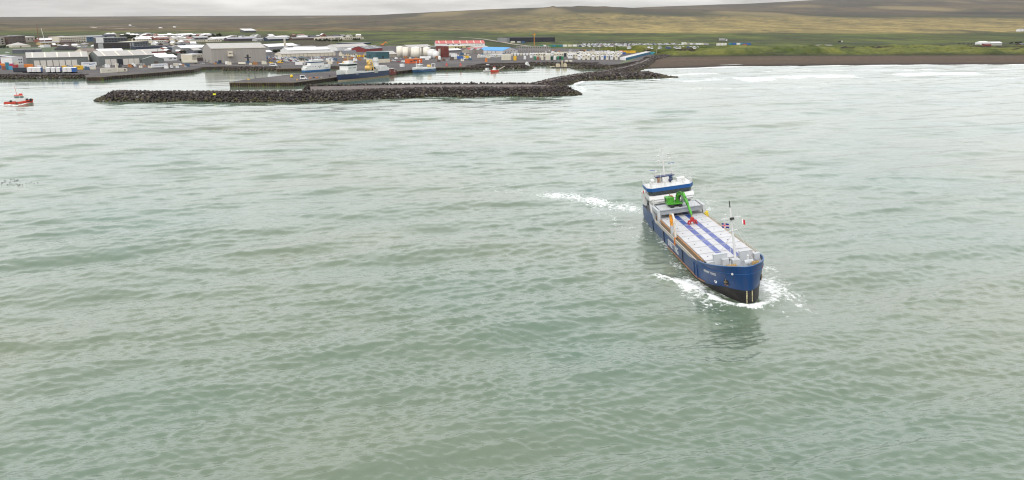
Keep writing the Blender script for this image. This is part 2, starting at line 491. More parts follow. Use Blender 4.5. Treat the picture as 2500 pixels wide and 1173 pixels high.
# ================================================================== LAND
def crest_row(px):                                     # skyline of the shield volcano, as sighted
    return np.interp(px, [-2000, 0, 500, 700, 800, 950, 1100, 1200, 1320, 1335, 1342, 1350, 1370, 1385, 1400, 1420, 1440, 1460, 1480, 1500, 1560, 1700, 2000, 2500, 3500],
                     [49, 49, 47.5, 46.5, 43.5, 36.5, 28.5, 22.5, 18.5, 17, 14.4, 16.5, 16.0, 16.4, 14.6, 15.2, 16.2, 15.6, 17.6, 18.2, 21.5, 24, 30, 36, 44])
def crest2_row(px):
    return np.interp(px, [-2000, 1300, 1450, 1550, 1650, 1800, 1960, 2200, 2500, 3000, 4000], [52, 36, 24, 18.0, 14.0, 8.5, -1, -12, -19, -26, -30])
def row_slope(py):
    w = py - 586.5
    return (w * CP + FOC * SP) / (FOC * CP - w * SP)

def terrain_z(X, Y):
    D = np.hypot(X, Y)
    Yc = np.maximum(Y, 1.0)
    px = 1250 + X / Yc * FOC * CP                      # near enough for bearings
    z = 3.4 + 1.6 * smooth01((Y - 1450) / 700) + 2.5 * smooth01((Y - 2500) / 3000)
    rough = smooth01((Y - 1550) / 1500)
    z = z + rough * (fbm(X / 160, Y / 160, 4, 1) - 0.5) * (np.interp(Y, [1500, 3000, 8000, 14000], [1.2, 4, 6, 6]) + smooth01((px - 800) / 500) * np.interp(Y, [1500, 3000, 8000, 14000], [0, 1, 8, 22]))
    # two shield slopes
    for row, d0, dc, pw in ((crest_row, 4300, 9000, 1.35), (crest2_row, 6500, 15000, 1.2)):
        zc = CAM_H - dc * row_slope(row(px)) - 4
        zc = np.maximum(zc, 0)
        t = np.clip((Y - d0) / (dc - d0), 0, 1)
        up = t ** pw * zc
        down = np.clip(1 - (Y - dc) / 26000, 0, 1)
        hill = up * down * (1 + 0.10 * (fbm(X / 900, Y / 900, 4, 5) - 0.5) * smooth01(1.2 - t))
        z = np.maximum(z, 4 + hill)
    # a dark scoria mound far to the left and an old lava scarp to the right
    z = z + 26 * np.exp(-((X + 3350) / 230) ** 2 - ((Y - 5200) / 260) ** 2)
    return z

def ground_color(X, Y, Z, ds, shore_side):
    px = 1250 + X / np.maximum(Y, 1) * FOC * CP
    n1 = fbm(X / 110, Y / 330, 5, 31); n2 = fbm(X / 30, Y / 90, 4, 37); n3 = fbm(X / 600, Y / 1500, 4, 41); n4 = fbm(X / 260, Y / 900, 4, 47)
    n5 = fbm(X / 55, Y / 120, 4, 53); n6 = fbm(X / 16, Y / 55, 3, 59)
    def C(*c): return np.array(c)[None, None, :]
    def mix(a, b, t): return a + (b - a) * t[..., None]
    green = mix(C(0.042, 0.066, 0.019), C(0.105, 0.135, 0.028), np.clip((n1 - .3) * 2.4, 0, 1))
    green = mix(green, C(0.035, 0.033, 0.026), np.clip((n2 - .55) * 3.0, 0, .8))
    heath = mix(C(0.092, 0.066, 0.040), C(0.200, 0.155, 0.075), np.clip((n1 - .35) * 2.5, 0, 1))
    heath = mix(heath, C(0.060, 0.075, 0.032), np.clip((n4 - .5) * 3.5, 0, .75))
    sunlit_straw = mix(C(0.22, 0.19, 0.09), C(0.40, 0.325, 0.145), np.clip((n1 - .33) * 2.6, 0, 1))  # straw moss, with a patch of sunlight brightened into its colour
    sunlit_straw = mix(sunlit_straw, C(0.062, 0.062, 0.040), np.clip((n2 * .6 + n4 * .5 - .58) * 4.5, 0, .85))
    lava = mix(C(0.080, 0.066, 0.054), C(0.150, 0.122, 0.080), np.clip((n4 - .35) * 2.4, 0, 1))
    lava = mix(lava, C(0.055, 0.068, 0.038), np.clip((n3 - .52) * 4.0, 0, .6))
    far = mix(C(0.074, 0.064, 0.058), C(0.140, 0.114, 0.080), np.clip((n3 - .38) * 2.6, 0, 1))
    far = mix(far, C(0.050, 0.062, 0.046), np.clip((n4 - .56) * 4.0, 0, .55))
    streak_ = np.clip((n5 - .5) * 3.2, -1, 1); fine_ = np.clip((n6 - .5) * 3.0, -1, 1)
    green = green * (1 + .42 * streak_ + .25 * fine_)[..., None]; heath = heath * (1 + .45 * streak_ + .2 * fine_)[..., None]
    sunlit_straw = sunlit_straw * (1 + .34 * streak_ + .2 * fine_)[..., None]; lava = lava * (1 + .40 * streak_)[..., None]; far = far * (1 + .25 * streak_)[..., None]
    heath = mix(heath, C(0.24, 0.20, 0.10), np.clip((n4 - .55) * 5, 0, .6) * np.clip((n5 - .4) * 4, 0, 1))
    wob = (n3 - .5) * 0.9
    LY = np.log(np.maximum(Y, 100))
    rgt = smooth01((px - 1000) / 500)
    col = green
    g_end = np.log(2750) + 0.14 * (1 - rgt) + wob * .35
    col = mix(col, mix(heath, sunlit_straw, rgt), smooth01((LY - g_end) / .12))
    g2 = smooth01(1 - np.abs(LY - np.log(3250)) / 0.12) * (1 - rgt) * 0.55
    col = mix(col, green, g2)
    col = mix(col, mix(lava, sunlit_straw, rgt * .75), smooth01((LY - np.log(4300) - wob * .4) / .2))
    lft = 1 - smooth01((px - 700) / 350)
    shrub = lft * np.exp(-((LY - np.log(2420) - wob * .1) / .09) ** 2) * np.clip((n5 - .36) * 4, 0, 1)
    col = mix(col, C(0.034, 0.026, 0.022), np.clip(shrub, 0, .65))
    townearth = (1 - smooth01((px - 820) / 120)) * smooth01((Y - 1480) / 60) * (1 - smooth01((Y - 2250) / 150)) * np.clip((n1 * .5 + n5 * .6 - .46) * 6, 0, 1)
    col = mix(col, C(0.062, 0.050, 0.044), townearth * .85)
    dark = np.clip(1 - np.abs(LY - np.log(7600) - wob * .1) / .10, 0, 1) * rgt
    col = mix(col, far, smooth01((LY - np.log(6600) - wob * .3) / .18))
    col = mix(col, C(0.036, 0.052, 0.026), dark * .75)
    scarp = np.exp(-((LY - np.log(8900)) / .035) ** 2) * smooth01((px - 2180) / 120)
    col = mix(col, C(0.038, 0.036, 0.036), np.clip(scarp * 1.3, 0, .9))
    tan = np.clip((fbm(X / 700, Y / 2600, 3, 61) - .60) * 7, 0, 1) * smooth01((Y - 6500) / 1500) * (1 - smooth01((Y - 11500) / 2500))
    col = mix(col, C(0.36, 0.30, 0.18), tan * .55)
    mound = np.exp(-((X + 3350) / 260) ** 2 - ((Y - 5200) / 300) ** 2)
    col = mix(col, C(0.045, 0.040, 0.036), np.clip(mound * 1.6, 0, 1))
    # beach: wet black sand below, dry brown sand above, then the dune foot
    wet = smooth01((ds - 12) / 40)
    sand = mix(C(0.052, 0.040, 0.037), C(0.108, 0.080, 0.066), wet)
    sand = mix(sand, C(0.135, 0.105, 0.085), np.clip((fbm(X / 120, ds / 14, 3, 71) - .52) * 4, 0, .6) * wet)
    onb = shore_side * (1 - smooth01((ds - 176) / 14))
    col = mix(col, sand, onb)
    dune = shore_side * smooth01((ds - 178) / 12) * (1 - smooth01((ds - 420) / 60))
    grassd = mix(C(0.075, 0.105, 0.028), C(0.185, 0.205, 0.060), np.clip((n2 - .35) * 2.6, 0, 1))
    col = mix(col, grassd, dune)
    hollow_shade = np.clip((.62 - (1 - np.abs(fbm(X / 38, Y / 30, 3, 15) - 0.5) * 2)) * 5, 0, 1); col = mix(col, C(0.040, 0.052, 0.024), dune * hollow_shade * .8)  # shade of the dune hollows painted in, so the hummocks stand out
    dark_foot = shore_side * np.exp(-((ds - 190) / 12) ** 2)
    col = mix(col, C(0.030, 0.034, 0.024), dark_foot * .85)
    scar = dune * np.clip((fbm(X / 55, ds / 60, 3, 83) - .60) * 12, 0, 1) * smooth01((ds - 225) / 20)
    col = mix(col, C(0.034, 0.026, 0.022), scar)
    return np.clip(col * 0.51 * np.array([1.10, 1.03, 0.80])[None, None, :], 0, 1)

def land_height(X, Y):
    """Full ground height, coast included; also the distance to the beach and which points belong to it."""
    inside = in_poly(X, Y, LAND)
    hp = [(p.x, p.y) for p in QUAY]
    quay = in_poly(X, Y, hp)
    ds = seg_dist(X, Y, SHORE)
    shore_side = (smooth01((X - 105) / 25)) * inside
    z = terrain_z(X, Y)
    beach = np.minimum(0.1 + ds * 0.0172, 3.4)
    onb = shore_side * (1 - smooth01((ds - 185) / 40))
    z = z * (1 - onb) + beach * onb
    hum = np.abs(fbm(X / 38, Y / 30, 3, 15) - 0.5) * 2
    hm = shore_side * smooth01((ds - 184) / 40) * (1 - smooth01((ds - 400) / 110))
    big = fbm(X / 75, Y / 75, 2, 19)
    z = z + hm * ((1 - hum) ** 2 * 7.0 + (big - .45) * 8.0 + 0.6)
    scar = np.clip((fbm(X / 55, ds / 60, 3, 83) - .60) * 12, 0, 1) * hm * smooth01((ds - 225) / 20)
    z = z - scar * 1.6
    z = np.where(quay, np.minimum(z, 2.6), z)
    z = np.where(inside, z, -6.0)
    return z, ds, shore_side, inside

def build_land():
    az = np.radians(np.linspace(-46, 46, 820))
    r = np.concatenate([np.geomspace(600, 1750, 270, endpoint=False), np.geomspace(1750, 22000, 200, endpoint=False), [25500.0]])
    A, R = np.meshgrid(az, r)
    X, Y = R * np.sin(A), R * np.cos(A)
    Z, ds, ss, inside = land_height(X, Y)
    col = ground_color(X, Y, Z, ds, ss)
    quads = grid_quads(*X.shape)
    keep = inside.reshape(-1)[quads].any(axis=1)
    quads = quads[keep]
    used = np.unique(quads); remap = np.zeros(X.size, np.int64); remap[used] = np.arange(len(used))
    V = np.stack([X, Y, Z], -1).reshape(-1, 3)[used]
    m = bpy.data.materials.new("moor"); m.use_nodes = True
    n, l = m.node_tree.nodes, m.node_tree.links; b = n["Principled BSDF"]
    b.inputs["Roughness"].default_value = 0.95; b.inputs["Specular IOR Level"].default_value = 0.15
    ca = n.new("ShaderNodeAttribute"); ca.attribute_name = "soil"
    g = n.new("ShaderNodeNewGeometry")
    t = n.new("ShaderNodeTexNoise"); t.inputs["Scale"].default_value = 0.16; t.inputs["Detail"].default_value = 6; t.inputs["Roughness"].default_value = .7
    l.new(g.outputs["Position"], t.inputs["Vector"])
    r1 = n.new("ShaderNodeMapRange"); r1.inputs[1].default_value = .3; r1.inputs[2].default_value = .7; r1.inputs[3].default_value = .66; r1.inputs[4].default_value = 1.55
    l.new(t.outputs[0], r1.inputs[0])
    hs = n.new("ShaderNodeHueSaturation"); l.new(ca.outputs["Color"], hs.inputs["Color"]); l.new(r1.outputs[0], hs.inputs["Value"])
    l.new(hs.outputs[0], b.inputs["Base Color"])
    me = np_mesh("moorland", V, remap[quads], [m], smooth=True)
    a = me.color_attributes.new("soil", 'FLOAT_COLOR', 'POINT')
    c4 = np.concatenate([col.reshape(-1, 3)[used], np.ones((len(used), 1))], 1).astype(np.float32)
    a.data.foreach_set("color", c4.ravel())
    o = bpy.data.objects.new("terrain", me); COL.objects.link(o)
    tag(o, "flat moor with black sand beach rising to a shield hill", None, None, 'structure')
    return o

def gz(p):                                             # ground height at a place
    z = land_height(np.array([[p[0]]], float), np.array([[p[1]]], float))[0][0, 0]
    return float(z)

def build_quay():
    mb = MB()
    poly = [(p.x, p.y) for p in QUAY]
    mb.prism(poly, -5, GZ)
    asphalt = mat("quay_asphalt", (0.068, 0.061, 0.061), .9, var=.28, vscale=.05, dirt=(0.13, 0.118, 0.108), dscale=.018, damt=.7, coords='Object', spec=.2)
    wall = mat("sheet_piling", (0.035, 0.026, 0.022), .85, var=.4, vscale=.25, dirt=(0.115, 0.062, 0.03), dscale=.12, damt=.8)
    me = mb.mesh("harbour_ground", [asphalt, wall])
    for p in me.polygons:
        p.material_index = 0 if abs(p.normal.z) > .5 else 1
    o = bpy.data.objects.new("harbour_ground", me); COL.objects.link(o)
    tag(o, "dark paved harbour ground behind steel quay walls", None, None, 'structure')
    return o

def build_haze():
    mb = MB(); mb.box((-26000, -900, -7.5), (26000, 27000, 900))
    m = bpy.data.materials.new("haze"); m.use_nodes = True
    n, l = m.node_tree.nodes, m.node_tree.links
    n.remove(n["Principled BSDF"])
    v = n.new("ShaderNodeVolumePrincipled"); v.inputs["Color"].default_value = (0.93, 0.93, 0.95, 1)
    v.inputs["Density"].default_value = HAZE; v.inputs["Anisotropy"].default_value = 0.2
    l.new(v.outputs[0], n["Material Output"].inputs["Volume"])
    o = mb.build("haze", m); tag(o, "thin grey sea haze", None, None, 'stuff')
    return o
HAZE = 0.7e-5
sea = build_sea()
land = build_land()
quay_ground = build_quay()
haze = build_haze()

# ================================================================== CARGO SHIP (ship frame: x ahead of the stem, y to port, z up)
def ship_matrix():
    h, y, tr = SHIP_P['heel'], SHIP_P['yaw'], SHIP_P['trim']
    F = Vector((math.sin(y), -math.cos(y), tr)).normalized()
    P = Vector((math.cos(y) * math.cos(h), math.sin(y) * math.cos(h), math.sin(h)))
    Z = F.cross(P).normalized(); P = Z.cross(F)
    m = Matrix.Identity(4)
    for i in range(3):
        m[i][0], m[i][1], m[i][2] = F[i], P[i], Z[i]
    m[0][3], m[1][3], m[2][3] = SHIP_P['X'], SHIP_P['Y'], 0
    return m
SHIP_M = ship_matrix()

def text_mesh(name, s, size, m, depth=0.02):
    c = bpy.data.curves.new(name + "_curve", 'FONT'); c.body = s; c.size = size; c.extrude = depth; c.align_x = 'LEFT'
    c.resolution_u = 2
    o = bpy.data.objects.new(name + "_tmp", c); COL.objects.link(o)
    dg = bpy.context.evaluated_depsgraph_get(); dg.update()
    me = bpy.data.meshes.new_from_object(o.evaluated_get(dg)); me.name = name
    bpy.data.objects.remove(o); bpy.data.curves.remove(c)
    me.materials.clear(); me.materials.append(m)
    return me
def fit_text(me, w, h):             # stretch lettering to a width and a height, lower left corner at the origin
    co = np.zeros(len(me.vertices) * 3, np.float32); me.vertices.foreach_get("co", co); co = co.reshape(-1, 3)
    lo, hi = co.min(0), co.max(0)
    co[:, 0] = (co[:, 0] - lo[0]) / (hi[0] - lo[0]) * w; co[:, 1] = (co[:, 1] - lo[1]) / (hi[1] - lo[1]) * h
    me.vertices.foreach_set("co", co.ravel()); me.update()
def place_text(o, origin, xa, ya):
    xa, ya = Vector(xa).normalized(), Vector(ya).normalized(); n = xa.cross(ya).normalized(); ya = n.cross(xa)
    m = Matrix.Identity(4)
    for i in range(3): m[i][0], m[i][1], m[i][2], m[i][3] = xa[i], ya[i], n[i], origin[i]
    o.matrix_local = m

M_BLUE = mat("hull_blue", (0.002, 0.037, 0.138), .36, var=.18, vscale=.5, dirt=(0.055, 0.045, 0.045), dscale=.55, damt=.55, stretch=(1.3, 1.3, .16))
M_BOOT = mat("boot_black", (0.012, 0.011, 0.012), .6, var=.4, vscale=.6, dirt=(0.07, 0.05, 0.04), dscale=.4, damt=.55)
M_RUST = mat("rusty_steel", (0.26, 0.135, 0.065), .8, var=.4, vscale=1.2, dirt=(0.09, 0.045, 0.025), dscale=.8, damt=.8)
M_WHITE = mat("ship_white", (0.54, 0.545, 0.54), .45, var=.05, vscale=.6, dirt=(0.50, 0.42, 0.33), dscale=.5, damt=.4)
M_COVER = mat("hatch_white", (0.42, 0.42, 0.43), .5, var=.09, vscale=.35, dirt=(0.29, 0.275, 0.255), dscale=.5, damt=.55)
M_STRIPE = mat("hatch_blue", (0.040, 0.062, 0.23), .5, var=.22, vscale=.5, dirt=(0.22, 0.24, 0.42), dscale=.45, damt=.7)
M_STRIPE2 = mat("hatch_blue_deep", (0.014, 0.050, 0.215), .5, var=.22, vscale=.5, dirt=(0.10, 0.12, 0.28), dscale=.45, damt=.5)
M_GREY = mat("deck_grey", (0.235, 0.255, 0.275), .6, var=.13, vscale=.8, dirt=(0.20, 0.15, 0.11), dscale=.7, damt=.5)
M_LGREY = mat("light_grey", (0.42, 0.44, 0.455), .55, var=.1, vscale=.6, dirt=(0.26, 0.21, 0.17), dscale=.6, damt=.5)
M_BEIGE = mat("pale_bulwark", (0.46, 0.43, 0.38), .6, var=.15, vscale=.7, dirt=(0.30, 0.19, 0.11), dscale=.8, damt=.6)
M_BRACK = mat("bracket_brown", (0.36, 0.28, 0.19), .7, var=.25, vscale=1.5)
M_DARK = mat("dark_recess", (0.022, 0.022, 0.024), .7, var=.3, vscale=1)
M_DECK = mat("deck_brown", (0.10, 0.085, 0.08), .85, var=.25, vscale=.7, dirt=(0.17, 0.10, 0.07), dscale=.5, damt=.6)
M_GLASS = mat("dark_glass", (0.012, 0.028, 0.030), .08, spec=.8)
M_ORANGE = mat("crane_orange", (0.62, 0.25, 0.012), .5, var=.15, vscale=.8)
M_GREEN = mat("machine_green", (0.060, 0.290, 0.022), .5, var=.28, vscale=1.3, dirt=(0.035, 0.07, 0.02), dscale=.9, damt=.8)
M_RED = mat("grab_red", (0.40, 0.022, 0.018), .5, var=.25, vscale=1.2)
M_BLACK = mat("black_gear", (0.02, 0.02, 0.02), .6)
M_YELLOW = mat("signal_yellow", (0.62, 0.47, 0.04), .6)
M_ROPE = mat("rope_tan", (0.36, 0.24, 0.10), .9, var=.3, vscale=4)
M_LBLUE = mat("lettering_white", (0.78, 0.78, 0.78), .55)

HB = 6.35
def hull_c(z): return -18.5 + 7.1 * min(max(z / 8, 0), 1)
def hull_tip(z): return 0.15 + 0.75 * min(max(z / 8, 0), 1) + 0.5 * math.sin(min(max(z / 8, 0), 1) * math.pi) * 0.3
def hull_n(z): return 1.50 + 0.28 * min(max(z / 8, 0), 1)
def hull_s(t, z):                   # where the bow surface is, at a breadth and a height
    n = hull_n(z); q = min(abs(t) / HB, 1)
    return hull_c(z) + (hull_tip(z) - hull_c(z)) * (1 - q ** n) ** (1 / n)
def rim_z(s): return 6.2 + 1.85 * min(max((s + 14) / 14, 0), 1)

def build_ship():
    root = thing("cargo_ship", "blue hulled cargo ship with white hatch covers heeling as it steams past the breakwater", "cargo ship")
    root.matrix_world = SHIP_M
    # ---------------- hull columns: stern, straight side, bow round to the stem
    cols = []                                          # functions z -> (s, t), with boundary and top height
    def boot_z(s): return 1.95 + 1.05 * min(max((s + 10) / 6, 0), 1)
    stern = [(-75.6, 0), (-75.6, 2.4), (-75.5, 4.3), (-75.1, 5.4), (-74.2, 6.05), (-72.5, 6.3)]
    for s, t in stern:
        cols.append((lambda z, s=s, t=t: (s + max(0, 2.5 - z) * (0.9 if s < -72 else 0.5), t * (1 - 0.10 * max(0, 3 - z) / 3)), 1.95, 6.75))
    for s in (-66, -60.5, -57.5):
        cols.append((lambda z, s=s: (s, HB - (0.25 if z < 0 else 0)), 1.95, 6.75 if s < -60 else (6.6 if s < -58 else 5.25)))
    for s in (-48, -38, -28, -21):
        cols.append((lambda z, s=s: (s, HB), 1.95, 5.2))
    NB = 30
    for k in range(NB + 1):
        th = math.pi / 2 * k / NB
        def f(z, th=th):
            n = hull_n(z)
            return (hull_c(z) + (hull_tip(z) - hull_c(z)) * math.sin(th) ** (2 / n), HB * max(math.cos(th), 0) ** (2 / n))
        s7 = f(6.5)[0]
        top = rim_z(f(7.0)[0]) if s7 > -14.6 else 5.2
        cols.append((f, boot_z(f(2.5)[0]), top))
    rows_low = [0, .35, .7, 1.0]; rows_up = [0, .2, .4, .6, .75, .87, 1.0]
    blue, black = MB(), MB()
    def wall(mb, side, lo, hi, rows):
        grid = []
        for fn, zb, zt in cols:
            a, b = (-4.5, zb) if lo == 'keel' else (zb, zt)
            grid.append([(lambda p: (p[0], p[1] * side, a + (b - a) * r))(fn(a + (b - a) * r)) for r in rows])
        nr = len(rows); vs = [p for c in grid for p in c]
        fs = [(i * nr + j, (i + 1) * nr + j, (i + 1) * nr + j + 1, i * nr + j + 1) for i in range(len(grid) - 1) for j in range(nr - 1)]
        mb.add(vs, fs)
    def wall_in(mb, side):                             # inner face of the bulwarks, so that the shell has thickness
        grid = []
        for fn, zb, zt in cols:
            p, q = fn(zt), fn(max(zt - 1.7, 4.6))
            nx = 0.16
            def inn(p): return (p[0] - (nx if p[0] > -13 else (-nx if p[0] < -73 else 0)), max(p[1] - (0.14 if p[0] < -6 else 0.08), 0) * side)
            a, b = inn(p), inn(q)
            grid.append([(p[0], p[1] * side, zt), (a[0], a[1], zt), (b[0], b[1], max(zt - 1.7, 4.6))])
        vs = [p for c in grid for p in c]
        fs = [(i * 3 + j, i * 3 + j + 1, (i + 1) * 3 + j + 1, (i + 1) * 3 + j) for i in range(len(grid) - 1) for j in range(2)]
        mb.add(vs, fs)
    for sd in (-1, 1):
        wall(blue, sd, 'boot', 'top', rows_up); wall(black, sd, 'keel', 'boot', rows_low); wall_in(blue, sd)
    for mb, nm, mm in ((blue, "hull", M_BLUE), (black, "lower_hull", M_BOOT)):
        o = mb.build(nm, mm, root)
        bm = bmesh.new(); bm.from_mesh(o.data); bmesh.ops.remove_doubles(bm, verts=bm.verts, dist=.004); bmesh.ops.recalc_face_normals(bm, faces=bm.faces)
        for f in bm.faces: f.smooth = True
        for e in bm.edges: e.smooth = e.calc_face_angle(0) < 0.6
        bm.to_mesh(o.data); bm.free()
    # ---------------- decks
    mb = MB()
    mb.prism([(-75.2, -5.2), (-73.8, -5.9), (-72, -6.15), (-13.4, -6.18), (-13.4, 6.18), (-72, 6.15), (-73.8, 5.9), (-75.2, 5.2)], 4.7, 5.0)
    mb.build("main_deck", M_DECK, root)
    fp = []
    for k in range(15):
        th = math.pi / 2 * k / 14; n = hull_n(6)
        fp.append((hull_c(6) + (hull_tip(6) - hull_c(6)) * math.sin(th) ** (2 / n) - .12, -(HB - .12) * math.cos(th) ** (2 / n)))
    fp = [(-14.0, -HB + .15)] + [p for p in fp if p[0] > -13.9]
    fp = fp + [(p[0], -p[1]) for p in fp[::-1] if p[1] < -.02]
    mb = MB(); mb.prism(fp, 5.6, 6.15); mb.build("forecastle_deck", M_GREY, root)
    # break of the forecastle: the raised bulwark end plates
    for sd in (-1, 1):
        mb = MB(); mb.box((-14.3, sd * 6.3 - .08, 5.1), (-13.7, sd * 6.3 + .08, 6.28)); mb.build("bulwark_end", M_BLUE, root)
    # cap rail along the bow bulwark
    mb = MB(); last = {}
    for k in range(31):
        th = math.pi / 2 * k / 30
        for sd in (-1, 1):
            zt = 7.0; n = hull_n(zt)
            s = hull_c(zt) + (hull_tip(zt) - hull_c(zt)) * math.sin(th) ** (2 / n); t = sd * HB * max(math.cos(th), 0) ** (2 / n)
            if s < -14.4: continue
            p = (s, t, rim_z(s) + .02)
            if sd in last: mb.bar(last[sd], p, .2, .1)
            last[sd] = p
    mb.build("cap_rail", mat("rail_blue", (0.035, 0.11, 0.26), .5), root)
    # knuckle moulding under the bow rail
    mb = MB(); last = {}
    for k in range(31):
        th = math.pi / 2 * k / 30
        for sd in (-1, 1):
            zt = 6.3; n = hull_n(zt)
            s = hull_c(zt) + (hull_tip(zt) - hull_c(zt)) * math.sin(th) ** (2 / n); t = sd * HB * max(math.cos(th), 0) ** (2 / n)
            if s < -13.5: continue
            p = (s + .03, t * 1.004, 5.5 + .95 * (s + 14) / 14)
            if sd in last: mb.bar(last[sd], p, .12, .09)
            last[sd] = p
    mb.build("hull_moulding", mat("rail_blue2", (0.020, 0.085, 0.24), .4), root)
    # rubbing strake at the foot of the blue side, ending in a curl near the bow
    for sd in (-1, 1):
        mb = MB(); pts = [(-73, 6.32 * sd, 2.05), (-60, 6.45 * sd, 2.02), (-40, 6.46 * sd, 2.0), (-22, 6.46 * sd, 2.0)]
        for k in range(8):
            t = 6.32 - k * .085; pts.append((hull_s(t, 2.0) + .06, sd * (t + .09), 2.0 + .02 * k))
        for a, b in zip(pts[:-1], pts[1:]): mb.bar(a, b, .22, .2)
        mb.build("rubbing_strake", M_RUST, root)
    # vertical fender bars on the side
    for s in (-59.5, -46.6, -27.6, -17.3, -14.8):
        mb = MB(); mb.box((s - .09, -6.5, 2.1), (s + .09, -6.34, 5.15)); mb.build("fender_bar", M_BOOT if s < -20 else M_BLUE, root)
    # ---------------- low pale bulwark and hand rail along the main deck
    for sd in (-1, 1):
        mb = MB(); mb.box((-57.2, sd * 6.27 - .05, 5.2), (-14.4, sd * 6.27 + .05, 5.95))
        mb.box((-57.2, sd * 6.27 - .09, 5.95), (-14.4, sd * 6.27 + .09, 6.03))
        mb.build("side_bulwark", M_BEIGE, root)
    # ---------------- hatch coaming with brackets, pipe rail above
    mb = MB()
    mb.box((-59.4, -5.38, 5.0), (-10.9, -5.2, 6.62)); mb.box((-59.4, 5.2, 5.0), (-10.9, 5.38, 6.62)); mb.box((-11.1, -5.2, 5.9), (-10.9, 5.2, 6.62)); mb.box((-59.4, -5.2, 5.0), (-59.2, 5.2, 6.62))
    mb.build("hatch_coaming", M_DARK, root)
    br = MB(); br.hexa([(-.06, -.5, 0), (.06, -.5, 0), (.06, 0, 0), (-.06, 0, 0)], [(-.06, -.32, 1.55), (.06, -.32, 1.55), (.06, 0, 1.55), (-.06, 0, 1.55)])
    bme = br.mesh("coaming_bracket", M_BRACK)
    for k in range(62):
        s = -57.0 + k * .735
        child("coaming_bracket", bme, root, (s, -5.38, 5.0))
        child("coaming_bracket", bme, root, (s, 5.38, 5.0), (0, 0, math.pi))
    for sd in (-1, 1):
        mb = MB(); mb.bar((-57.5, sd * 5.72, 6.66), (-12.0, sd * 5.72, 6.62), .2, .13)
        mb.build("coaming_rail", mat("rail_rust", (0.42, 0.19, 0.07), .75, var=.35, vscale=1.0), root)
    mb = MB()
    for s in np.arange(-56, -12.5, 1.45): mb.bar((s, 6.2, 6.0), (s, 6.2, 7.0), .06)
    for z in (6.5, 7.0): mb.bar((-56.5, 6.2, z), (-12.4, 6.2, z), .05)
    mb.build("deck_railing", M_BRACK, root)
    # ---------------- nine hatch covers, each with two painted bands
    for k in range(9):
        b = -10.75 - 5.37 * k; a = b - 5.16
        mb = MB()
        mb.hexa([(a, -5.5, 6.62), (b, -5.5, 6.62), (b, 5.5, 6.62), (a, 5.5, 6.62)], [(a, -5.5, 6.93), (b, -5.5, 6.93), (b, 5.5, 6.93), (a, 5.5, 6.93)])
        mb.box((b - .22, -5.44, 6.93), (b - .08, 5.44, 6.975))
        mb.box((a - .06, -5.46, 6.64), (a - .01, 5.46, 6.80))
        h = mb.build("hatch_cover", M_COVER, root)
        for t0, t1 in ((-2.03, -.73), (.88, 2.14)):
            sb = MB(); sb.box((a + .02, t0, 6.931), (b - .23, t1, 6.937)); sb.box((b - .225, t0, 6.976), (b - .075, t1, 6.981))
            sb.build("painted_band", M_STRIPE if k < 6 else M_STRIPE2, h)
        for t in (-4.2, 3.4):
            lb = MB(); lb.box((a + 2.2, t - .12, 6.93), (a + 2.42, t + .12, 6.99)); lb.build("lifting_lug", M_DARK, h)
    # ---------------- forecastle: shelter boxes, mast, windlasses
    for lo, hi in (((-10.4, -4.0, 6.15), (-9.4, -1.15, 8.28)), ((-9.9, -2.55, 6.15), (-8.1, -1.2, 7.35)), ((-10.4, 1.5, 6.15), (-9.4, 4.2, 8.2)), ((-9.6, 4.24, 6.15), (-8.5, 5.4, 7.55)), ((-10.6, -5.4, 6.15), (-9.6, -4.04, 6.75))):
        mb = MB(); mb.box(lo, hi); mb.box((lo[0] - .04, lo[1] - .04, hi[2]), (hi[0] + .04, hi[1] + .04, hi[2] + .05)); mb.build("deck_locker", M_LGREY, root)
    mb = MB(); mb.box((-8.6, -.75, 6.15), (-6.9, .75, 7.35)); mb.build("mast_foundation", M_LGREY, root)
    mb = MB(); mb.tube((-6.2, 1.3, 6.7), (-6.2, 3.1, 6.7), .62, n=12); mb.box((-6.7, 1.2, 6.15), (-5.7, 3.2, 6.5)); mb.build("winch_housing", M_LGREY, root)
    mb = MB(); mb.tube((-6.4, 2.2, 7.2), (-6.4, 2.2, 8.0), .2, n=8); mb.ball((-6.4, 2.2, 8.05), .26, 8); mb.build("vent_pipe", M_WHITE, root)
    for t0, t1 in ((-2.7, -.95), (2.5, 3.7)):
        mb = MB(); mb.tube((-4.6, t0, 6.85), (-4.6, t1, 6.85), .33, n=10)
        for t in np.linspace(t0, t1, 5): mb.tube((-4.6, t - .06, 6.85), (-4.6, t + .06, 6.85), .5, n=12)
        mb.box((-5.0, t0, 6.15), (-4.2, t1, 6.5))
        mb.build("windlass", M_ROPE, root)
    mb = MB()
    for t in (-3.6, -1.3, 2.0, 4.1):
        mb.tube((-3.4 - abs(t) * .9, t, 6.15), (-3.4 - abs(t) * .9, t, 6.75), .14, n=8); mb.tube((-3.9 - abs(t) * .9, t, 6.15), (-3.9 - abs(t) * .9, t, 6.75), .14, n=8)
    mb.build("mooring_bollards", M_GREY, root)
    fm = MB(); fm.tube((-7.75, 0, 7.35), (-9.0, 0, 18.0), .27, .19, 10)
    fmast = fm.build("foremast", M_WHITE, root)
    mb = MB(); mb.tube((-9.0, 0, 18.0), (-9.2, 0, 19.4), .12, .1, 8); mb.build("mast_light", M_BLACK, fmast)
    mb = MB(); mb.bar((-8.55, -2.2, 15.85), (-8.55, 2.0, 15.95), .28, .2); mb.bar((-8.5, -1.6, 15.5), (-8.5, 0, 15.1), .1); mb.bar((-8.5, 1.4, 15.6), (-8.5, 0, 15.1), .1)
    mb.tube((-8.55, -1.2, 15.95), (-8.55, -1.2, 16.6), .1); mb.ball((-8.55, -1.2, 16.7), .2, 8); mb.tube((-8.55, 1.2, 16), (-8.55, 1.2, 16.6), .06)
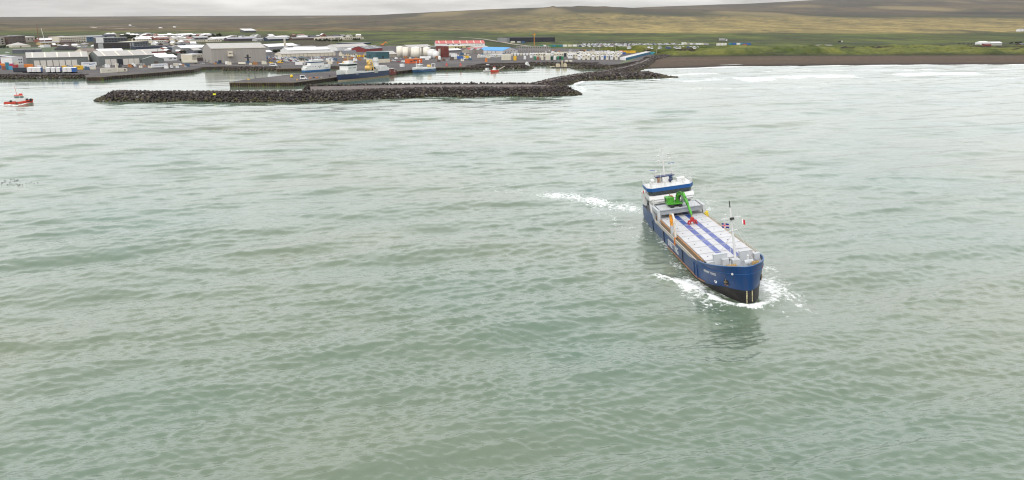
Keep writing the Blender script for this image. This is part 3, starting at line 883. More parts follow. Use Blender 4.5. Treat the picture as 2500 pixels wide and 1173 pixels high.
    mb.build("crossarm", M_WHITE, fmast)
    mb = MB(); mb.box((-8.45, -.38, 15.6), (-8.05, .42, 16.05)); mb.build("lamp_box", M_BLACK, fmast)
    mb = MB(); mb.bar((-8.3, -1.0, 13.2), (-8.3, .95, 13.35), .3, .14); mb.build("crossarm", M_WHITE, fmast)
    for a, b in (((-8.45, .25, 15.2), (-5.8, 3.4, 6.3)), ((-8.45, .25, 15.2), (-8.6, 5.4, 6.9)), ((-8.4, -.2, 15.2), (-5.2, -1.9, 6.4)), ((-8.4, -.1, 12.5), (-14.4, -1.5, 6.98)), ((-8.4, .1, 12.5), (-14.4, 1.6, 6.98))):
        mb = MB(); mb.bar(a, b, .045); mb.build("stay_wire", M_WHITE, fmast)
    # ---------------- bow marks
    me = text_mesh("bow_name", "TERNAN  TORTS", 1.0, M_LBLUE, .01); fit_text(me, 4.4, .55)
    zt = 4.75; ta, tb = 5.78, 4.75
    a = Vector((hull_s(ta, zt), -ta, zt)); b = Vector((hull_s(tb, zt), -tb, zt)); dx = (b - a).normalized()
    co = np.zeros(len(me.vertices) * 3, np.float32); me.vertices.foreach_get("co", co); co = co.reshape(-1, 3)
    nco = []
    for x, y, zz in co:                                # wrap the name round the bow
        t = 6.02 - 1.2 * (x / 4.4) ** 1.35 * 1.0; z = zt + y + .12 * x / 4.4
        e = .01; s = hull_s(t, z); n = Vector((1, (hull_s(t - e, z) - hull_s(t + e, z)) / (2 * e) * -1, 0)); n = Vector((1.0, -(hull_s(t - e, z) - s) / e, 0)).normalized()
        nco.append(Vector((s, -t, z)) + n * (.03 + zz))
    me.vertices.foreach_set("co", np.array(nco, np.float32).ravel()); me.update()
    child("bow_name", me, root)
    def on_bow(t, z, sd=-1, off=.03):
        s = hull_s(t, z); e = .02
        n = Vector(((1.0), sd * (hull_s(t - e, z) - s) / e, 0)).normalized()
        tang = Vector((-(n.y), n.x, 0)) if sd < 0 else Vector((-n.y, n.x, 0))
        return Vector((s, sd * t, z)) + n * off, n, tang
    c, n, tg = on_bow(4.75, 3.55)
    mb = MB(); ring = []
    for k in range(16):
        q = 2 * math.pi * k / 16; ring.append(c + tg * math.cos(q) * .42 + Vector((0, 0, 1)) * math.sin(q) * .46)
    mb.add(ring + [p - n * .05 for p in ring], [tuple(range(16))] + [(i, (i + 1) % 16, 16 + (i + 1) % 16, 16 + i) for i in range(16)])
    disc = mb.build("thruster_mark", M_LBLUE, root)
    mb = MB(); c2 = c + n * .012
    for q in (.6, 2.2): mb.bar(c2 - (tg * math.cos(q) + Vector((0, 0, 1)) * math.sin(q)) * .3, c2 + (tg * math.cos(q) + Vector((0, 0, 1)) * math.sin(q)) * .3, .02, .09)
    mb.build("mark_blades", M_BLUE, disc)
    for sd, t in ((-1, 3.55), (1, 3.55)):
        c, n, tg = on_bow(t, 4.35, sd, .02)
        mb = MB(); up = Vector((0, 0, 1))
        q = [c - tg * .62 - up * .62, c + tg * .62 - up * .62, c + tg * .62 + up * .62, c - tg * .62 + up * .62]
        mb.add([p + n * .03 for p in q] + [p - n * .5 for p in q], [(0, 1, 2, 3), (0, 4, 5, 1), (1, 5, 6, 2), (2, 6, 7, 3), (3, 7, 4, 0)])
        pk = mb.build("anchor_pocket", M_DARK, root)
        mb = MB(); mb.bar(c + n * .12 + up * .5, c + n * .12 - up * .25, .16); mb.bar(c + n * .14 - tg * .4 - up * .05, c + n * .16 - up * .35, .18); mb.bar(c + n * .14 + tg * .4 - up * .05, c + n * .16 - up * .35, .18)
        mb.build("anchor", mat("anchor_rust", (0.16, 0.12, 0.07), .8), pk)
        mb = MB(); mb.bar(c + n * .04 - up * .75 - tg * .5, c + n * .04 - up * .8 + tg * .55, .05, .12); mb.build("rust_streak", M_RUST, root)
    c, n, tg = on_bow(2.75, 6.35, -1, .02); mb = MB(); mb.tube(c - n * .1, c + n * .08, .26, n=10); mb.build("fairlead", M_WHITE, root)
    c, n, tg = on_bow(3.9, 6.35, 1, .02); mb = MB(); mb.tube(c - n * .1, c + n * .08, .26, n=10); mb.build("fairlead", mat("fairlead_pink", (.3, .08, .12), .6), root)
    for t, sd in ((.55, -1), (.5, 1)):                 # draught figures on the stem
        mb = MB()
        for k in range(11):
            z = .15 + k * .26; c, n, tg = on_bow(t, z, sd, .02); up = Vector((0, 0, 1))
            mb.bar(c - tg * .13, c + tg * .13, .03, .11)
            if k % 2 == 0: mb.bar(c - tg * .13 + up * .06, c - tg * .02 + up * .14, .03, .06)
        mb.build("draught_marks", mat("mark_cream", (.62, .56, .33), .7), root)
    # name along the side
    me = text_mesh("side_lettering", "SKRETTING", 1.0, M_LBLUE, .015); fit_text(me, 10.4, 1.62)
    o = child("side_lettering", me, root); place_text(o, (-42.25, -6.39, 2.72), (1, 0, 0), (0, 0, 1))
    # ---------------- deck crane on the starboard side
    mb = MB(); mb.box((-38.95, -6.25, 5.0), (-37.95, -5.5, 8.5))
    cr = mb.build("deck_crane", M_LGREY, root)
    mb = MB(); mb.hexa([(-38.85, -6.2, 8.5), (-38.05, -6.2, 8.5), (-38.05, -5.55, 8.5), (-38.85, -5.55, 8.5)], [(-39.2, -6.2, 10.9), (-38.3, -6.2, 10.9), (-38.3, -5.55, 10.9), (-39.2, -5.55, 10.9)]); mb.box((-38.5, -6.35, 9.3), (-37.9, -5.4, 9.8)); mb.box((-39.3, -6.1, 10.9), (-38.6, -5.65, 11.3))
    mb.build("crane_body", M_ORANGE, cr)
    mb = MB(); mb.bar((-39.0, -5.9, 11.2), (-36.2, -5.95, 11.75), .42, .4); mb.bar((-36.3, -5.95, 11.75), (-34.9, -6.0, 10.6), .42, .42); mb.bar((-35.0, -6.0, 10.8), (-34.4, -6.15, 6.4), .5, .5)
    for z in (7.2, 8.1, 9.0, 9.9): mb.bar((-34.6, -6.45, z), (-34.6, -5.8, z + .3), .12)
    mb.build("crane_boom", mat("boom_pale", (.50, .46, .40), .6, var=.3, vscale=2), cr)
    mb = MB(); mb.bar((-34.45, -6.2, 6.5), (-34.4, -6.5, 4.6), .42, .46); mb.build("boom_end", mat("boom_orange", (.55, .19, .04), .6), cr)
    # ---------------- gantry for the hatch covers
    g = MB(); g.box((-59.2, -5.3, 8.75), (-53.0, 5.3, 9.05))
    gan = g.build("gantry", M_LGREY, root)
    mb = MB(); mb.box((-53.0, -5.6, 7.95), (-52.6, 5.6, 9.1)); mb.box((-52.6, -5.6, 8.95), (-52.45, 5.6, 9.1)); mb.box((-52.6, -5.6, 7.95), (-52.45, 5.6, 8.1)); mb.build("gantry_beam", M_GREY, gan)
    mb = MB(); mb.box((-59.5, -5.6, 7.95), (-59.2, 5.6, 9.1)); mb.build("gantry_beam", M_GREY, gan)
    for t in (-5.95, 5.95):
        for s0, s1 in ((-53.6, -52.5), (-59.5, -58.5)):
            mb = MB(); mb.box((s0, t - .34, 5.0), (s1, t + .34, 9.2)); mb.build("gantry_leg", M_LGREY, gan)
        mb = MB(); mb.box((-58.5, t - .3, 8.2), (-53.6, t + .3, 9.12)); mb.build("gantry_side_beam", M_LGREY, gan)
    mb = MB()
    for t in np.linspace(-5.2, 5.2, 14):
        if -3.6 < t < 2.2: continue
        mb.bar((-53.1, t, 9.05), (-53.1, t, 10.0), .05)
    mb.bar((-53.1, -5.2, 10.0), (-53.1, -3.7, 10.0), .05); mb.bar((-53.1, 2.3, 10.0), (-53.1, 5.2, 10.0), .05)
    mb.build("gantry_railing", M_BEIGE, gan)
    mb = MB(); mb.box((-52.3, 5.7, 6.2), (-50.6, 6.5, 7.1)); mb.ball((-51.2, 6.2, 7.4), .4, 8); mb.build("mooring_drum", M_YELLOW, root)
    # ---------------- accommodation
    mb = MB(); mb.box((-74.2, -4.9, 5.0), (-62.0, 4.9, 9.0)); mb.box((-74.4, -5.1, 9.0), (-61.6, 5.1, 9.12))
    dh = mb.build("deckhouse", M_WHITE, root)
    mb = MB()                                          # upper tiers: stepped white block with wing screens
    mb.box((-73.2, -5.6, 9.12), (-62.6, 5.6, 10.0)); mb.box((-62.6, -5.0, 9.12), (-61.4, 5.6, 9.75))
    mb.hexa([(-72.5, -6.1, 10.0), (-62.4, -6.1, 10.0), (-62.4, 6.1, 10.0), (-72.5, 6.1, 10.0)], [(-72.5, -6.1, 10.95), (-62.9, -6.1, 10.95), (-62.9, 6.1, 10.95), (-72.5, 6.1, 10.95)])
    mb.box((-73.4, -6.2, 7.2), (-69.6, -5.6, 10.7)); mb.box((-73.4, 5.6, 7.2), (-69.6, 6.2, 10.7))
    mb.build("upper_tier", M_WHITE, root)
    mb = MB(); mb.box((-61.35, -4.2, 9.2), (-61.1, 5.4, 9.75)); mb.box((-61.1, -4.2, 9.62), (-60.9, 5.4, 9.75)); mb.build("front_screen", M_WHITE, root)
    for t in (-3.8, -.6, 1.9, 4.0):
        mb = MB(); mb.box((-62.0, t - .45, 7.2), (-61.94, t + .45, 7.9)); mb.build("porthole", M_GLASS, dh)
    for s in (-71.5, -68.5, -65.5):
        mb = MB(); mb.box((s - .4, -5.0, 6.9), (s + .4, -4.9, 7.6)); mb.build("porthole", M_GLASS, dh)
    mb = MB(); mb.box((-64.1, -5.15, 5.0), (-63.2, -4.9, 6.9)); mb.build("door", M_LGREY, dh)
    # staircase screen and posts on the starboard side
    mb = MB(); mb.box((-63.9, -5.3, 5.0), (-62.2, -5.0, 10.3)); mb.hexa([(-63.2, -5.9, 5.0), (-62.0, -5.9, 5.0), (-62.0, -5.3, 5.0), (-63.2, -5.3, 5.0)], [(-65.0, -5.9, 9.0), (-63.8, -5.9, 9.0), (-63.8, -5.3, 9.0), (-65.0, -5.3, 9.0)]); mb.build("stair", M_WHITE, root)
    for s, z in ((-66.0, 6.3), (-64.8, 6.1), (-60.3, 5.7), (-69.5, 11.2)):
        mb = MB(); rg = []
        for k in range(10):
            q = 2 * math.pi * k / 10; rg.append(Vector((s + .36 * math.cos(q), -5.42 if z < 10 else -6.25, z + .36 * math.sin(q))))
        for a, b in zip(rg, rg[1:] + rg[:1]): mb.bar(a, b, .15)
        mb.build("lifebuoy", mat("lifebuoy_orange", (.60, .09, .02), .6), root)
    # wheelhouse: raked windows all round under a blue fascia
    wb, wt = 11.0, 12.2
    ring_b = [(-70.0, -5.6), (-64.4, -5.75), (-63.3, -4.9), (-63.3, 4.9), (-64.4, 5.75), (-70.0, 5.6)]
    ring_t = [(-70.0, -5.95), (-64.1, -6.05), (-62.75, -5.1), (-62.75, 5.1), (-64.1, 6.05), (-70.0, 5.95)]
    mb = MB(); n = len(ring_b)
    mb.add([(p[0], p[1], 10.95) for p in ring_b] + [(p[0], p[1], wt + .05) for p in ring_t], [tuple(range(n - 1, -1, -1)), tuple(range(n, 2 * n))] + [(i, (i + 1) % n, n + (i + 1) % n, n + i) for i in range(n)])
    wh = mb.build("wheelhouse", mat("window_frame", (.05, .055, .06), .5), root)
    for i in range(5):
        a, b, c_, d = [Vector((*ring_b[i], wb)), Vector((*ring_b[i + 1], wb)), Vector((*ring_t[i + 1], wt)), Vector((*ring_t[i], wt))]
        L = (b - a).length; k = max(1, round(L / 1.3)); nn = (b - a).cross(d - a).normalized()
        if nn.dot((a + b) / 2 - Vector((-66.5, 0, 11.6))) < 0: nn = -nn
        for j in range(k):
            f0, f1 = (j + .06) / k, (j + .94) / k
            q = [a.lerp(b, f0).lerp(d.lerp(c_, f0), .08), a.lerp(b, f1).lerp(d.lerp(c_, f1), .08), a.lerp(b, f1).lerp(d.lerp(c_, f1), .95), a.lerp(b, f0).lerp(d.lerp(c_, f0), .95)]
            mb = MB(); mb.add([p + nn * .02 for p in q] + [p - nn * .03 for p in q], [(0, 1, 2, 3), (7, 6, 5, 4)] + [(u, (u + 1) % 4, 4 + (u + 1) % 4, 4 + u) for u in range(4)])
            mb.build("window", M_GLASS, wh)
    f0 = [(-70.2, -6.1), (-64.0, -6.25), (-62.55, -5.2), (-62.55, 5.2), (-64.0, 6.25), (-70.2, 6.1)]
    f1 = [(-70.3, -6.25), (-63.9, -6.4), (-62.35, -5.3), (-62.35, 5.3), (-63.9, 6.4), (-70.3, 6.25)]
    mb = MB(); mb.add([(p[0], p[1], 12.18) for p in f0] + [(p[0], p[1], 13.15) for p in f1], [tuple(range(n - 1, -1, -1)), tuple(range(n, 2 * n))] + [(i, (i + 1) % n, n + (i + 1) % n, n + i) for i in range(n)])
    mb.build("blue_fascia", mat("fascia_blue", (.012, .085, .28), .45, var=.1, vscale=.6), root)
    mb = MB(); mb.prism([(p[0] - .1 if p[0] > -65 else p[0] + .1, p[1] * .975) for p in f1], 13.15, 13.22); roof = mb.build("wheelhouse_roof", M_WHITE, root)
    mb = MB(); pts = [(p[0], p[1] * .97) for p in f1] + [(f1[0][0], f1[0][1] * .97)]
    for a, b in zip(pts[:-1], pts[1:]):
        for z in (13.75, 14.2): mb.bar((a[0], a[1], z), (b[0], b[1], z), .05)
        k = max(1, int(math.hypot(b[0] - a[0], b[1] - a[1]) / 1.2))
        for j in range(k): mb.bar((a[0] + (b[0] - a[0]) * j / k, a[1] + (b[1] - a[1]) * j / k, 13.2), (a[0] + (b[0] - a[0]) * j / k, a[1] + (b[1] - a[1]) * j / k, 14.2), .06)
    mb.build("roof_railing", M_WHITE, roof)
    mb = MB()
    for t in (-5.2, -1.4, 3.6, 5.6): mb.tube((-63.6, t, 13.2), (-63.6, t, 14.5), .16, n=6); mb.box((-63.8, t - .24, 14.3), (-63.4, t + .24, 14.75))
    mb.build("searchlights", M_WHITE, roof)
    mb = MB(); mb.box((-70.0, -.9, 13.2), (-68.2, .95, 14.7)); mb.box((-69.8, -2.4, 13.2), (-69.2, -1.2, 14.7), 0); mb.box((-69.4, 3.0, 13.2), (-67.6, 5.2, 14.1)); mb.build("signal_locker", M_WHITE, roof)
    mb = MB(); mb.box((-69.15, -2.2, 13.3), (-69.05, -1.75, 14.7)); mb.box((-69.15, -1.6, 13.3), (-69.05, -1.35, 14.7)); mb.build("locker_slats", M_RUST, roof)
    mb = MB(); mb.tube((-67.2, -4.0, 13.2), (-67.2, -4.0, 14.0), .25); mb.ball((-67.2, -4.0, 14.4), .62, 12); mb.build("satellite_dome", M_WHITE, roof)
    mb = MB(); mb.ball((-67.4, 1.0, 13.95), .5, 12); mb.tube((-67.4, 1.0, 13.2), (-67.4, 1.0, 13.6), .2); mb.build("compass_binnacle", mat("navy_blue", (.01, .018, .06), .5), roof)
    # compass platform, main mast, radar scanners
    mb = MB(); mb.hexa([(-71.3, -2.5, 14.72), (-68.9, -2.7, 14.72), (-68.9, 2.6, 14.72), (-71.3, 2.4, 14.72)], [(-71.3, -2.5, 14.95), (-68.8, -2.8, 14.95), (-68.8, 2.7, 14.95), (-71.3, 2.4, 14.95)]); pf = mb.build("mast_platform", mat("platform_navy", (.012, .03, .10), .5), root)
    mb = MB(); pl = [(-68.9, -2.7), (-68.9, 2.6), (-71.3, 2.4), (-71.3, -2.5), (-68.9, -2.7)]
    for a, b in zip(pl[:-1], pl[1:]):
        for z in (15.4, 15.85): mb.bar((a[0], a[1], z), (b[0], b[1], z), .045)
        mb.bar((a[0], a[1], 14.95), (a[0], a[1], 15.85), .06)
    mb.build("platform_railing", M_BEIGE, pf)
    mb = MB(); mb.tube((-69.7, .05, 14.95), (-70.2, 0, 22.6), .26, .14, 8); mm_ = mb.build("main_mast", M_WHITE, root)
    for z, w0, w1 in ((22.35, -1.7, 1.45), (20.25, -2.0, 1.85), (18.95, -2.15, 2.15)):
        mb = MB(); mb.bar((-70.0, w0, z), (-70.0, w1, z + .05), .16, .13)
        if z > 22:
            for t in (-1.6, -1.1, -.7, -.35): mb.bar((-70, t, z), (-70, t, z + .75), .08)
            mb.ball((-70, 1.35, z + .2), .16, 6)
        else: mb.ball((-70, w0 + .9, z + .25), .24, 8); mb.ball((-70, w1 - .2, z + .5), .28, 8)
        mb.build("crossarm", M_WHITE, mm_)
    mb = MB(); mb.bar((-70.1, 0, 22.6), (-70.1, -.05, 24.0), .05); mb.build("aerial", M_WHITE, mm_); mb = MB(); mb.bar((-70.1, .75, 21.6), (-70.0, .3, 20.4), .2); mb.build("lamp_bracket", M_WHITE, mm_)
    for p, q, r0 in (((-69.6, -2.35, 14.95), (-69.6, -2.35, 16.4), (-3.9, -1.85, 16.9, 16.5)), ((-69.6, 2.3, 14.95), (-69.6, 1.95, 17.9), (1.25, 3.0, 18.25, 18.15))):
        mb = MB(); mb.tube(p, q, .14, .12, 6); mb.box((q[0] - .25, q[1] - .3, q[2] - .1), (q[0] + .25, q[1] + .3, q[2] + .25)); ps = mb.build("radar_post", M_WHITE, root)
        mb = MB(); mb.bar((-69.4, r0[0], r0[2]), (-69.8, r0[1], r0[3]), .2, .14); mb.build("radar_scanner", mat("scanner_blue", (.02, .07, .25), .4), ps)
    for p, h in (((-66.2, 3.9, 13.2), 3.2), ((-68.0, -1.4, 14.9), 4.4), ((-63.4, 5.9, 13.2), 2.6), ((-64.0, -6.0, 13.2), 2.4)):
        mb = MB(); mb.tube(p, (p[0], p[1], p[2] + h), .035, .02, 5); mb.build("whip_aerial", M_WHITE, root)
    mb = MB(); mb.tube((-72.6, 2.2, 9.1), (-73.0, 2.2, 14.2), .85, .75, 12); mb.build("funnel", M_BLUE, root)
    mb = MB()
    for sd in (-1, 1):
        for s in np.linspace(-72.5, -60, 12): mb.bar((s, sd * 6.15, 6.7), (s, sd * 6.15, 7.2), .05)
    mb.build("stern_stanchions", M_BEIGE, root)
    return root

def build_excavator():
    root = thing("excavator", "bright green excavator with red grab standing on the ship's grey gantry", "excavator")
    base = Vector((-56.0, -.9, 9.05))
    root.matrix_world = SHIP_M @ Matrix.Translation(base)
    B = lambda p: Vector(p) - base
    mb = MB()
    for t in (-1.9, .3): mb.hexa([B((-57.6, t - .45, 9.05)), B((-54.2, t - .45, 9.05)), B((-54.2, t + .45, 9.05)), B((-57.6, t + .45, 9.05))], [B((-57.9, t - .45, 9.65)), B((-53.9, t - .45, 9.65)), B((-53.9, t + .45, 9.65)), B((-57.9, t + .45, 9.65))])
    mb.box(B((-56.8, -1.4, 9.3)), B((-55.2, -.2, 9.8))); mb.build("undercarriage", M_DARK, root)
    mb = MB()
    q = [B(p) for p in ((-58.4, -2.9, 9.8), (-55.0, -2.9, 9.8), (-54.3, .9, 9.8), (-58.0, .9, 9.8))]
    mb.hexa(q, [p + Vector((0, 0, .3)) for p in q])
    q = [B(p) for p in ((-58.6, -2.9, 10.1), (-56.0, -2.9, 10.1), (-56.0, -.9, 10.1), (-58.6, -.9, 10.1))]; mb.hexa(q, [p + Vector((0, .0, 1.35)) for p in q])
    mb.build("upper_body", M_GREEN, root)
    mb = MB(); mb.tube(B((-57.6, -1.6, 11.4)), B((-57.6, -1.6, 12.3)), .1); mb.box(B((-58.2, -1.4, 11.45)), B((-56.4, -.95, 11.65))); mb.build("exhaust", M_RUST, root)
    mb = MB(); q = [B(p) for p in ((-55.9, 1.0, 9.9), (-54.0, 1.0, 9.9), (-54.0, 2.1, 9.9), (-55.9, 2.1, 9.9))]; mb.hexa(q, [q[0] + Vector((0, 0, 1.9)), q[1] + Vector((-.5, 0, 1.9)), q[2] + Vector((-.5, 0, 1.9)), q[3] + Vector((0, 0, 1.9))])
    cab = mb.build("cab", M_LGREY, root)
    mb = MB(); mb.add([B((-53.96, 1.12, 10.3)), B((-53.96, 1.98, 10.3)), B((-54.36, 1.98, 11.6)), B((-54.36, 1.12, 11.6)), B((-54.06, 1.12, 10.3)), B((-54.06, 1.98, 10.3)), B((-54.46, 1.98, 11.6)), B((-54.46, 1.12, 11.6))], [(0, 1, 2, 3), (7, 6, 5, 4), (0, 4, 5, 1), (1, 5, 6, 2), (2, 6, 7, 3), (3, 7, 4, 0)]); mb.build("window", M_GLASS, cab)
    mb = MB()
    pts = [(-56.0, -.1, 9.9), (-55.4, 0.0, 11.8), (-54.2, .1, 12.6), (-52.3, .2, 13.15), (-50.0, .3, 13.1)]
    for k, (a, b) in enumerate(zip(pts[:-1], pts[1:])): mb.bar(B(a), B(b), .85 - .1 * k, 1.25 - .17 * k)
    mb.build("boom", M_GREEN, root)
    mb = MB(); mb.bar(B((-50.6, .3, 13.35)), B((-46.8, .35, 11.2)), .55, .9); mb.bar(B((-47.2, .35, 11.45)), B((-43.7, .4, 9.1)), .42, .6); mb.build("stick", M_GREEN, root)
    mb = MB(); mb.tube(B((-51.6, .3, 13.7)), B((-48.3, .3, 12.6)), .14, n=8); mb.tube(B((-54.6, .1, 11.0)), B((-52.8, .2, 12.5)), .16, n=8); mb.build("hydraulic_ram", M_BLACK, root)
    mb = MB(); mb.bar(B((-43.8, .4, 9.2)), B((-43.2, .3, 8.3)), .3); mb.build("linkage", mat("link_olive", (.2, .2, .03), .6), root)
    mb = MB(); c = (-43.0, .25)
    mb.box(B((c[0] - .35, c[1] - .4, 7.9)), B((c[0] + .35, c[1] + .4, 8.6)))
    mb.box(B((c[0] - .3, c[1] - 1.05, 7.55)), B((c[0] + .3, c[1] + 1.05, 7.9)))
    for t in (-.95, -.45, .45, .95):
        for d in (-1, 1): mb.bar(B((c[0] + d * .2, c[1] + t, 7.6)), B((c[0] + d * .6, c[1] + t, 7.02)), .16, .22)
    mb.box(B((c[0] - .75, c[1] - 1.1, 7.0)), B((c[0] + .75, c[1] - .85, 7.35))); mb.box(B((c[0] - .75, c[1] + .85, 7.0)), B((c[0] + .75, c[1] + 1.1, 7.35)))
    gr = mb.build("grab", M_RED, root)
    mb = MB(); mb.bar(B((-56.0, -.6, 10.4)), B((-54.4, -.35, 12.8)), .09); mb.bar(B((-54.4, -.35, 12.8)), B((-50.6, .05, 13.8)), .09); mb.bar(B((-50.2, .1, 13.7)), B((-45.6, .1, 10.6)), .09); mb.build("hose", M_BLACK, root)
    mb = MB(); mb.box(B((-58.62, -2.7, 10.4)), B((-58.55, -1.1, 11.2))); mb.box(B((-57.9, -2.94, 10.3)), B((-56.4, -2.9, 11.2))); mb.build("vent_grille", M_DARK, root)
    return root

def build_flag(label, cells, origin, w, h, skew):
    """A small cloth built of strips; each strip carries its own colour."""
    o0 = Vector(origin)
    root = thing("flag", label, "flag"); root.matrix_world = SHIP_M @ Matrix.Translation(o0)
    for colr, x0, x1, z0, z1 in cells:
        mb = MB(); n = max(2, int((x1 - x0) * 8))
        for i in range(n):
            a, b = x0 + (x1 - x0) * i / n, x0 + (x1 - x0) * (i + 1) / n
            f = lambda x: .10 * math.sin(x * 7)
            mb.hexa([(f(a), a * w, z0 * h + skew * a), (f(a) + .02, a * w, z0 * h + skew * a), (f(b) + .02, b * w, z0 * h + skew * b), (f(b), b * w, z0 * h + skew * b)],
                    [(f(a), a * w, z1 * h + skew * a), (f(a) + .02, a * w, z1 * h + skew * a), (f(b) + .02, b * w, z1 * h + skew * b), (f(b), b * w, z1 * h + skew * b)])
        mb.build("cloth", mat("cloth_%d_%d_%d" % tuple(int(c * 99) for c in colr), colr, .9), root)
    return root

ship = build_ship()
excavator = build_excavator()
_b, _w, _r = (.012, .018, .16), (.75, .75, .75), (.55, .02, .04)
build_flag("blue flag with a red and white cross on the ship's foremast", [(_b, 0, .28, 0, .36), (_b, 0, .28, .64, 1), (_b, .52, 1, 0, .36), (_b, .52, 1, .64, 1), (_w, 0, .28, .36, .43), (_w, 0, .28, .57, .64), (_w, .52, 1, .36, .43), (_w, .52, 1, .57, .64),
            (_w, .28, .34, 0, .43), (_w, .28, .34, .57, 1), (_w, .46, .52, 0, .43), (_w, .46, .52, .57, 1), (_r, 0, 1, .43, .57), (_r, .34, .46, 0, .43), (_r, .34, .46, .57, 1)], (-8.3, -2.15, 14.2), 1.45, 1.0, -.35)
build_flag("small red and white signal flag at the port end of the foremast yard", [(_w, 0, .4, .1, 1), (_r, .4, 1, 0, .9)], (-8.3, 2.05, 14.35), .62, 1.15, -.25)

# ================================================================== ROCK ARMOUR
def rock_variants(n=14, seed=3):
    rg = np.random.default_rng(seed); out = []
    for k in range(n):
        bm = bmesh.new()
        pts = rg.normal(size=(15, 3)); pts /= np.linalg.norm(pts, axis=1)[:, None]
        pts *= rg.uniform(.72, 1.12, (15, 1)); pts *= np.array([1.0, rg.uniform(.7, 1), rg.uniform(.6, .95)])
        for p in pts: bm.verts.new(p)
        bmesh.ops.convex_hull(bm, input=bm.verts)
        bmesh.ops.delete(bm, geom=[v for v in bm.verts if not v.link_faces], context='VERTS')
        bmesh.ops.triangulate(bm, faces=bm.faces); bmesh.ops.recalc_face_normals(bm, faces=bm.faces)
        bm.verts.index_update()
        out.append((np.array([v.co[:] for v in bm.verts]), np.array([[v.index for v in f.verts] for f in bm.faces])))
        bm.free()
    return out
ROCKS = rock_variants()
M_ROCK = mat("basalt", (0.040, 0.033, 0.031), .9, var=.6, vscale=.35, dirt=(0.085, 0.068, 0.045), dscale=.16, damt=.75, coords='Generated' if False else 'Object', ob_var=.45, spec=.3)
M_ROCKS = bpy.data.materials.new("basalt_heap"); M_ROCKS.use_nodes = True
def _heap():
    n, l = M_ROCKS.node_tree.nodes, M_ROCKS.node_tree.links; b = n["Principled BSDF"]
    b.inputs["Roughness"].default_value = .9; b.inputs["Specular IOR Level"].default_value = .3
    a = n.new("ShaderNodeAttribute"); a.attribute_name = "tone"
    g = n.new("ShaderNodeNewGeometry"); t = n.new("ShaderNodeTexNoise"); t.inputs["Scale"].default_value = .9; t.inputs["Detail"].default_value = 4
    l.new(g.outputs["Position"], t.inputs["Vector"])
    m = n.new("ShaderNodeMapRange"); m.inputs[1].default_value = .3; m.inputs[2].default_value = .7; m.inputs[3].default_value = .7; m.inputs[4].default_value = 1.3
    l.new(t.outputs[0], m.inputs[0])
    h = n.new("ShaderNodeHueSaturation"); l.new(a.outputs["Color"], h.inputs["Color"]); l.new(m.outputs[0], h.inputs["Value"]); l.new(h.outputs[0], b.inputs["Base Color"])
_heap()
M_CORE = mat("rubble_core", (0.022, 0.018, 0.017), .95, var=.5, vscale=.5)
M_TRACK = mat("gravel_top", (0.095, 0.078, 0.070), .95, var=.3, vscale=.3, dirt=(0.06, 0.05, 0.045), dscale=.1, damt=.7)
ROCK_MESH = []
for i, (v, f) in enumerate(ROCKS):
    ROCK_MESH.append(np_mesh("boulder", v, f, [M_ROCK]))

def rock_tone(rg, z):
    base = np.array([0.040, 0.033, 0.031]) * rg.uniform(.55, 1.55)
    if rg.random() < .22: base = np.array([0.075, 0.060, 0.048]) * rg.uniform(.8, 1.3)
    if z < 2.2 and rg.random() < .55: base = np.array([0.058, 0.052, 0.026]) * rg.uniform(.7, 1.3)
    if rg.random() < .02: base = np.array([0.16, 0.15, 0.14])
    return base

def along(pts, step):
    out = []; pts = [Vector((p[0], p[1])) for p in pts]
    for a, b in zip(pts[:-1], pts[1:]):
        L = (b - a).length; n = max(1, int(round(L / step)))
        for k in range(n):
            out.append((a.lerp(b, k / n), (b - a).normalized()))
    out.append((pts[-1], (pts[-1] - pts[-2]).normalized()))
    return out

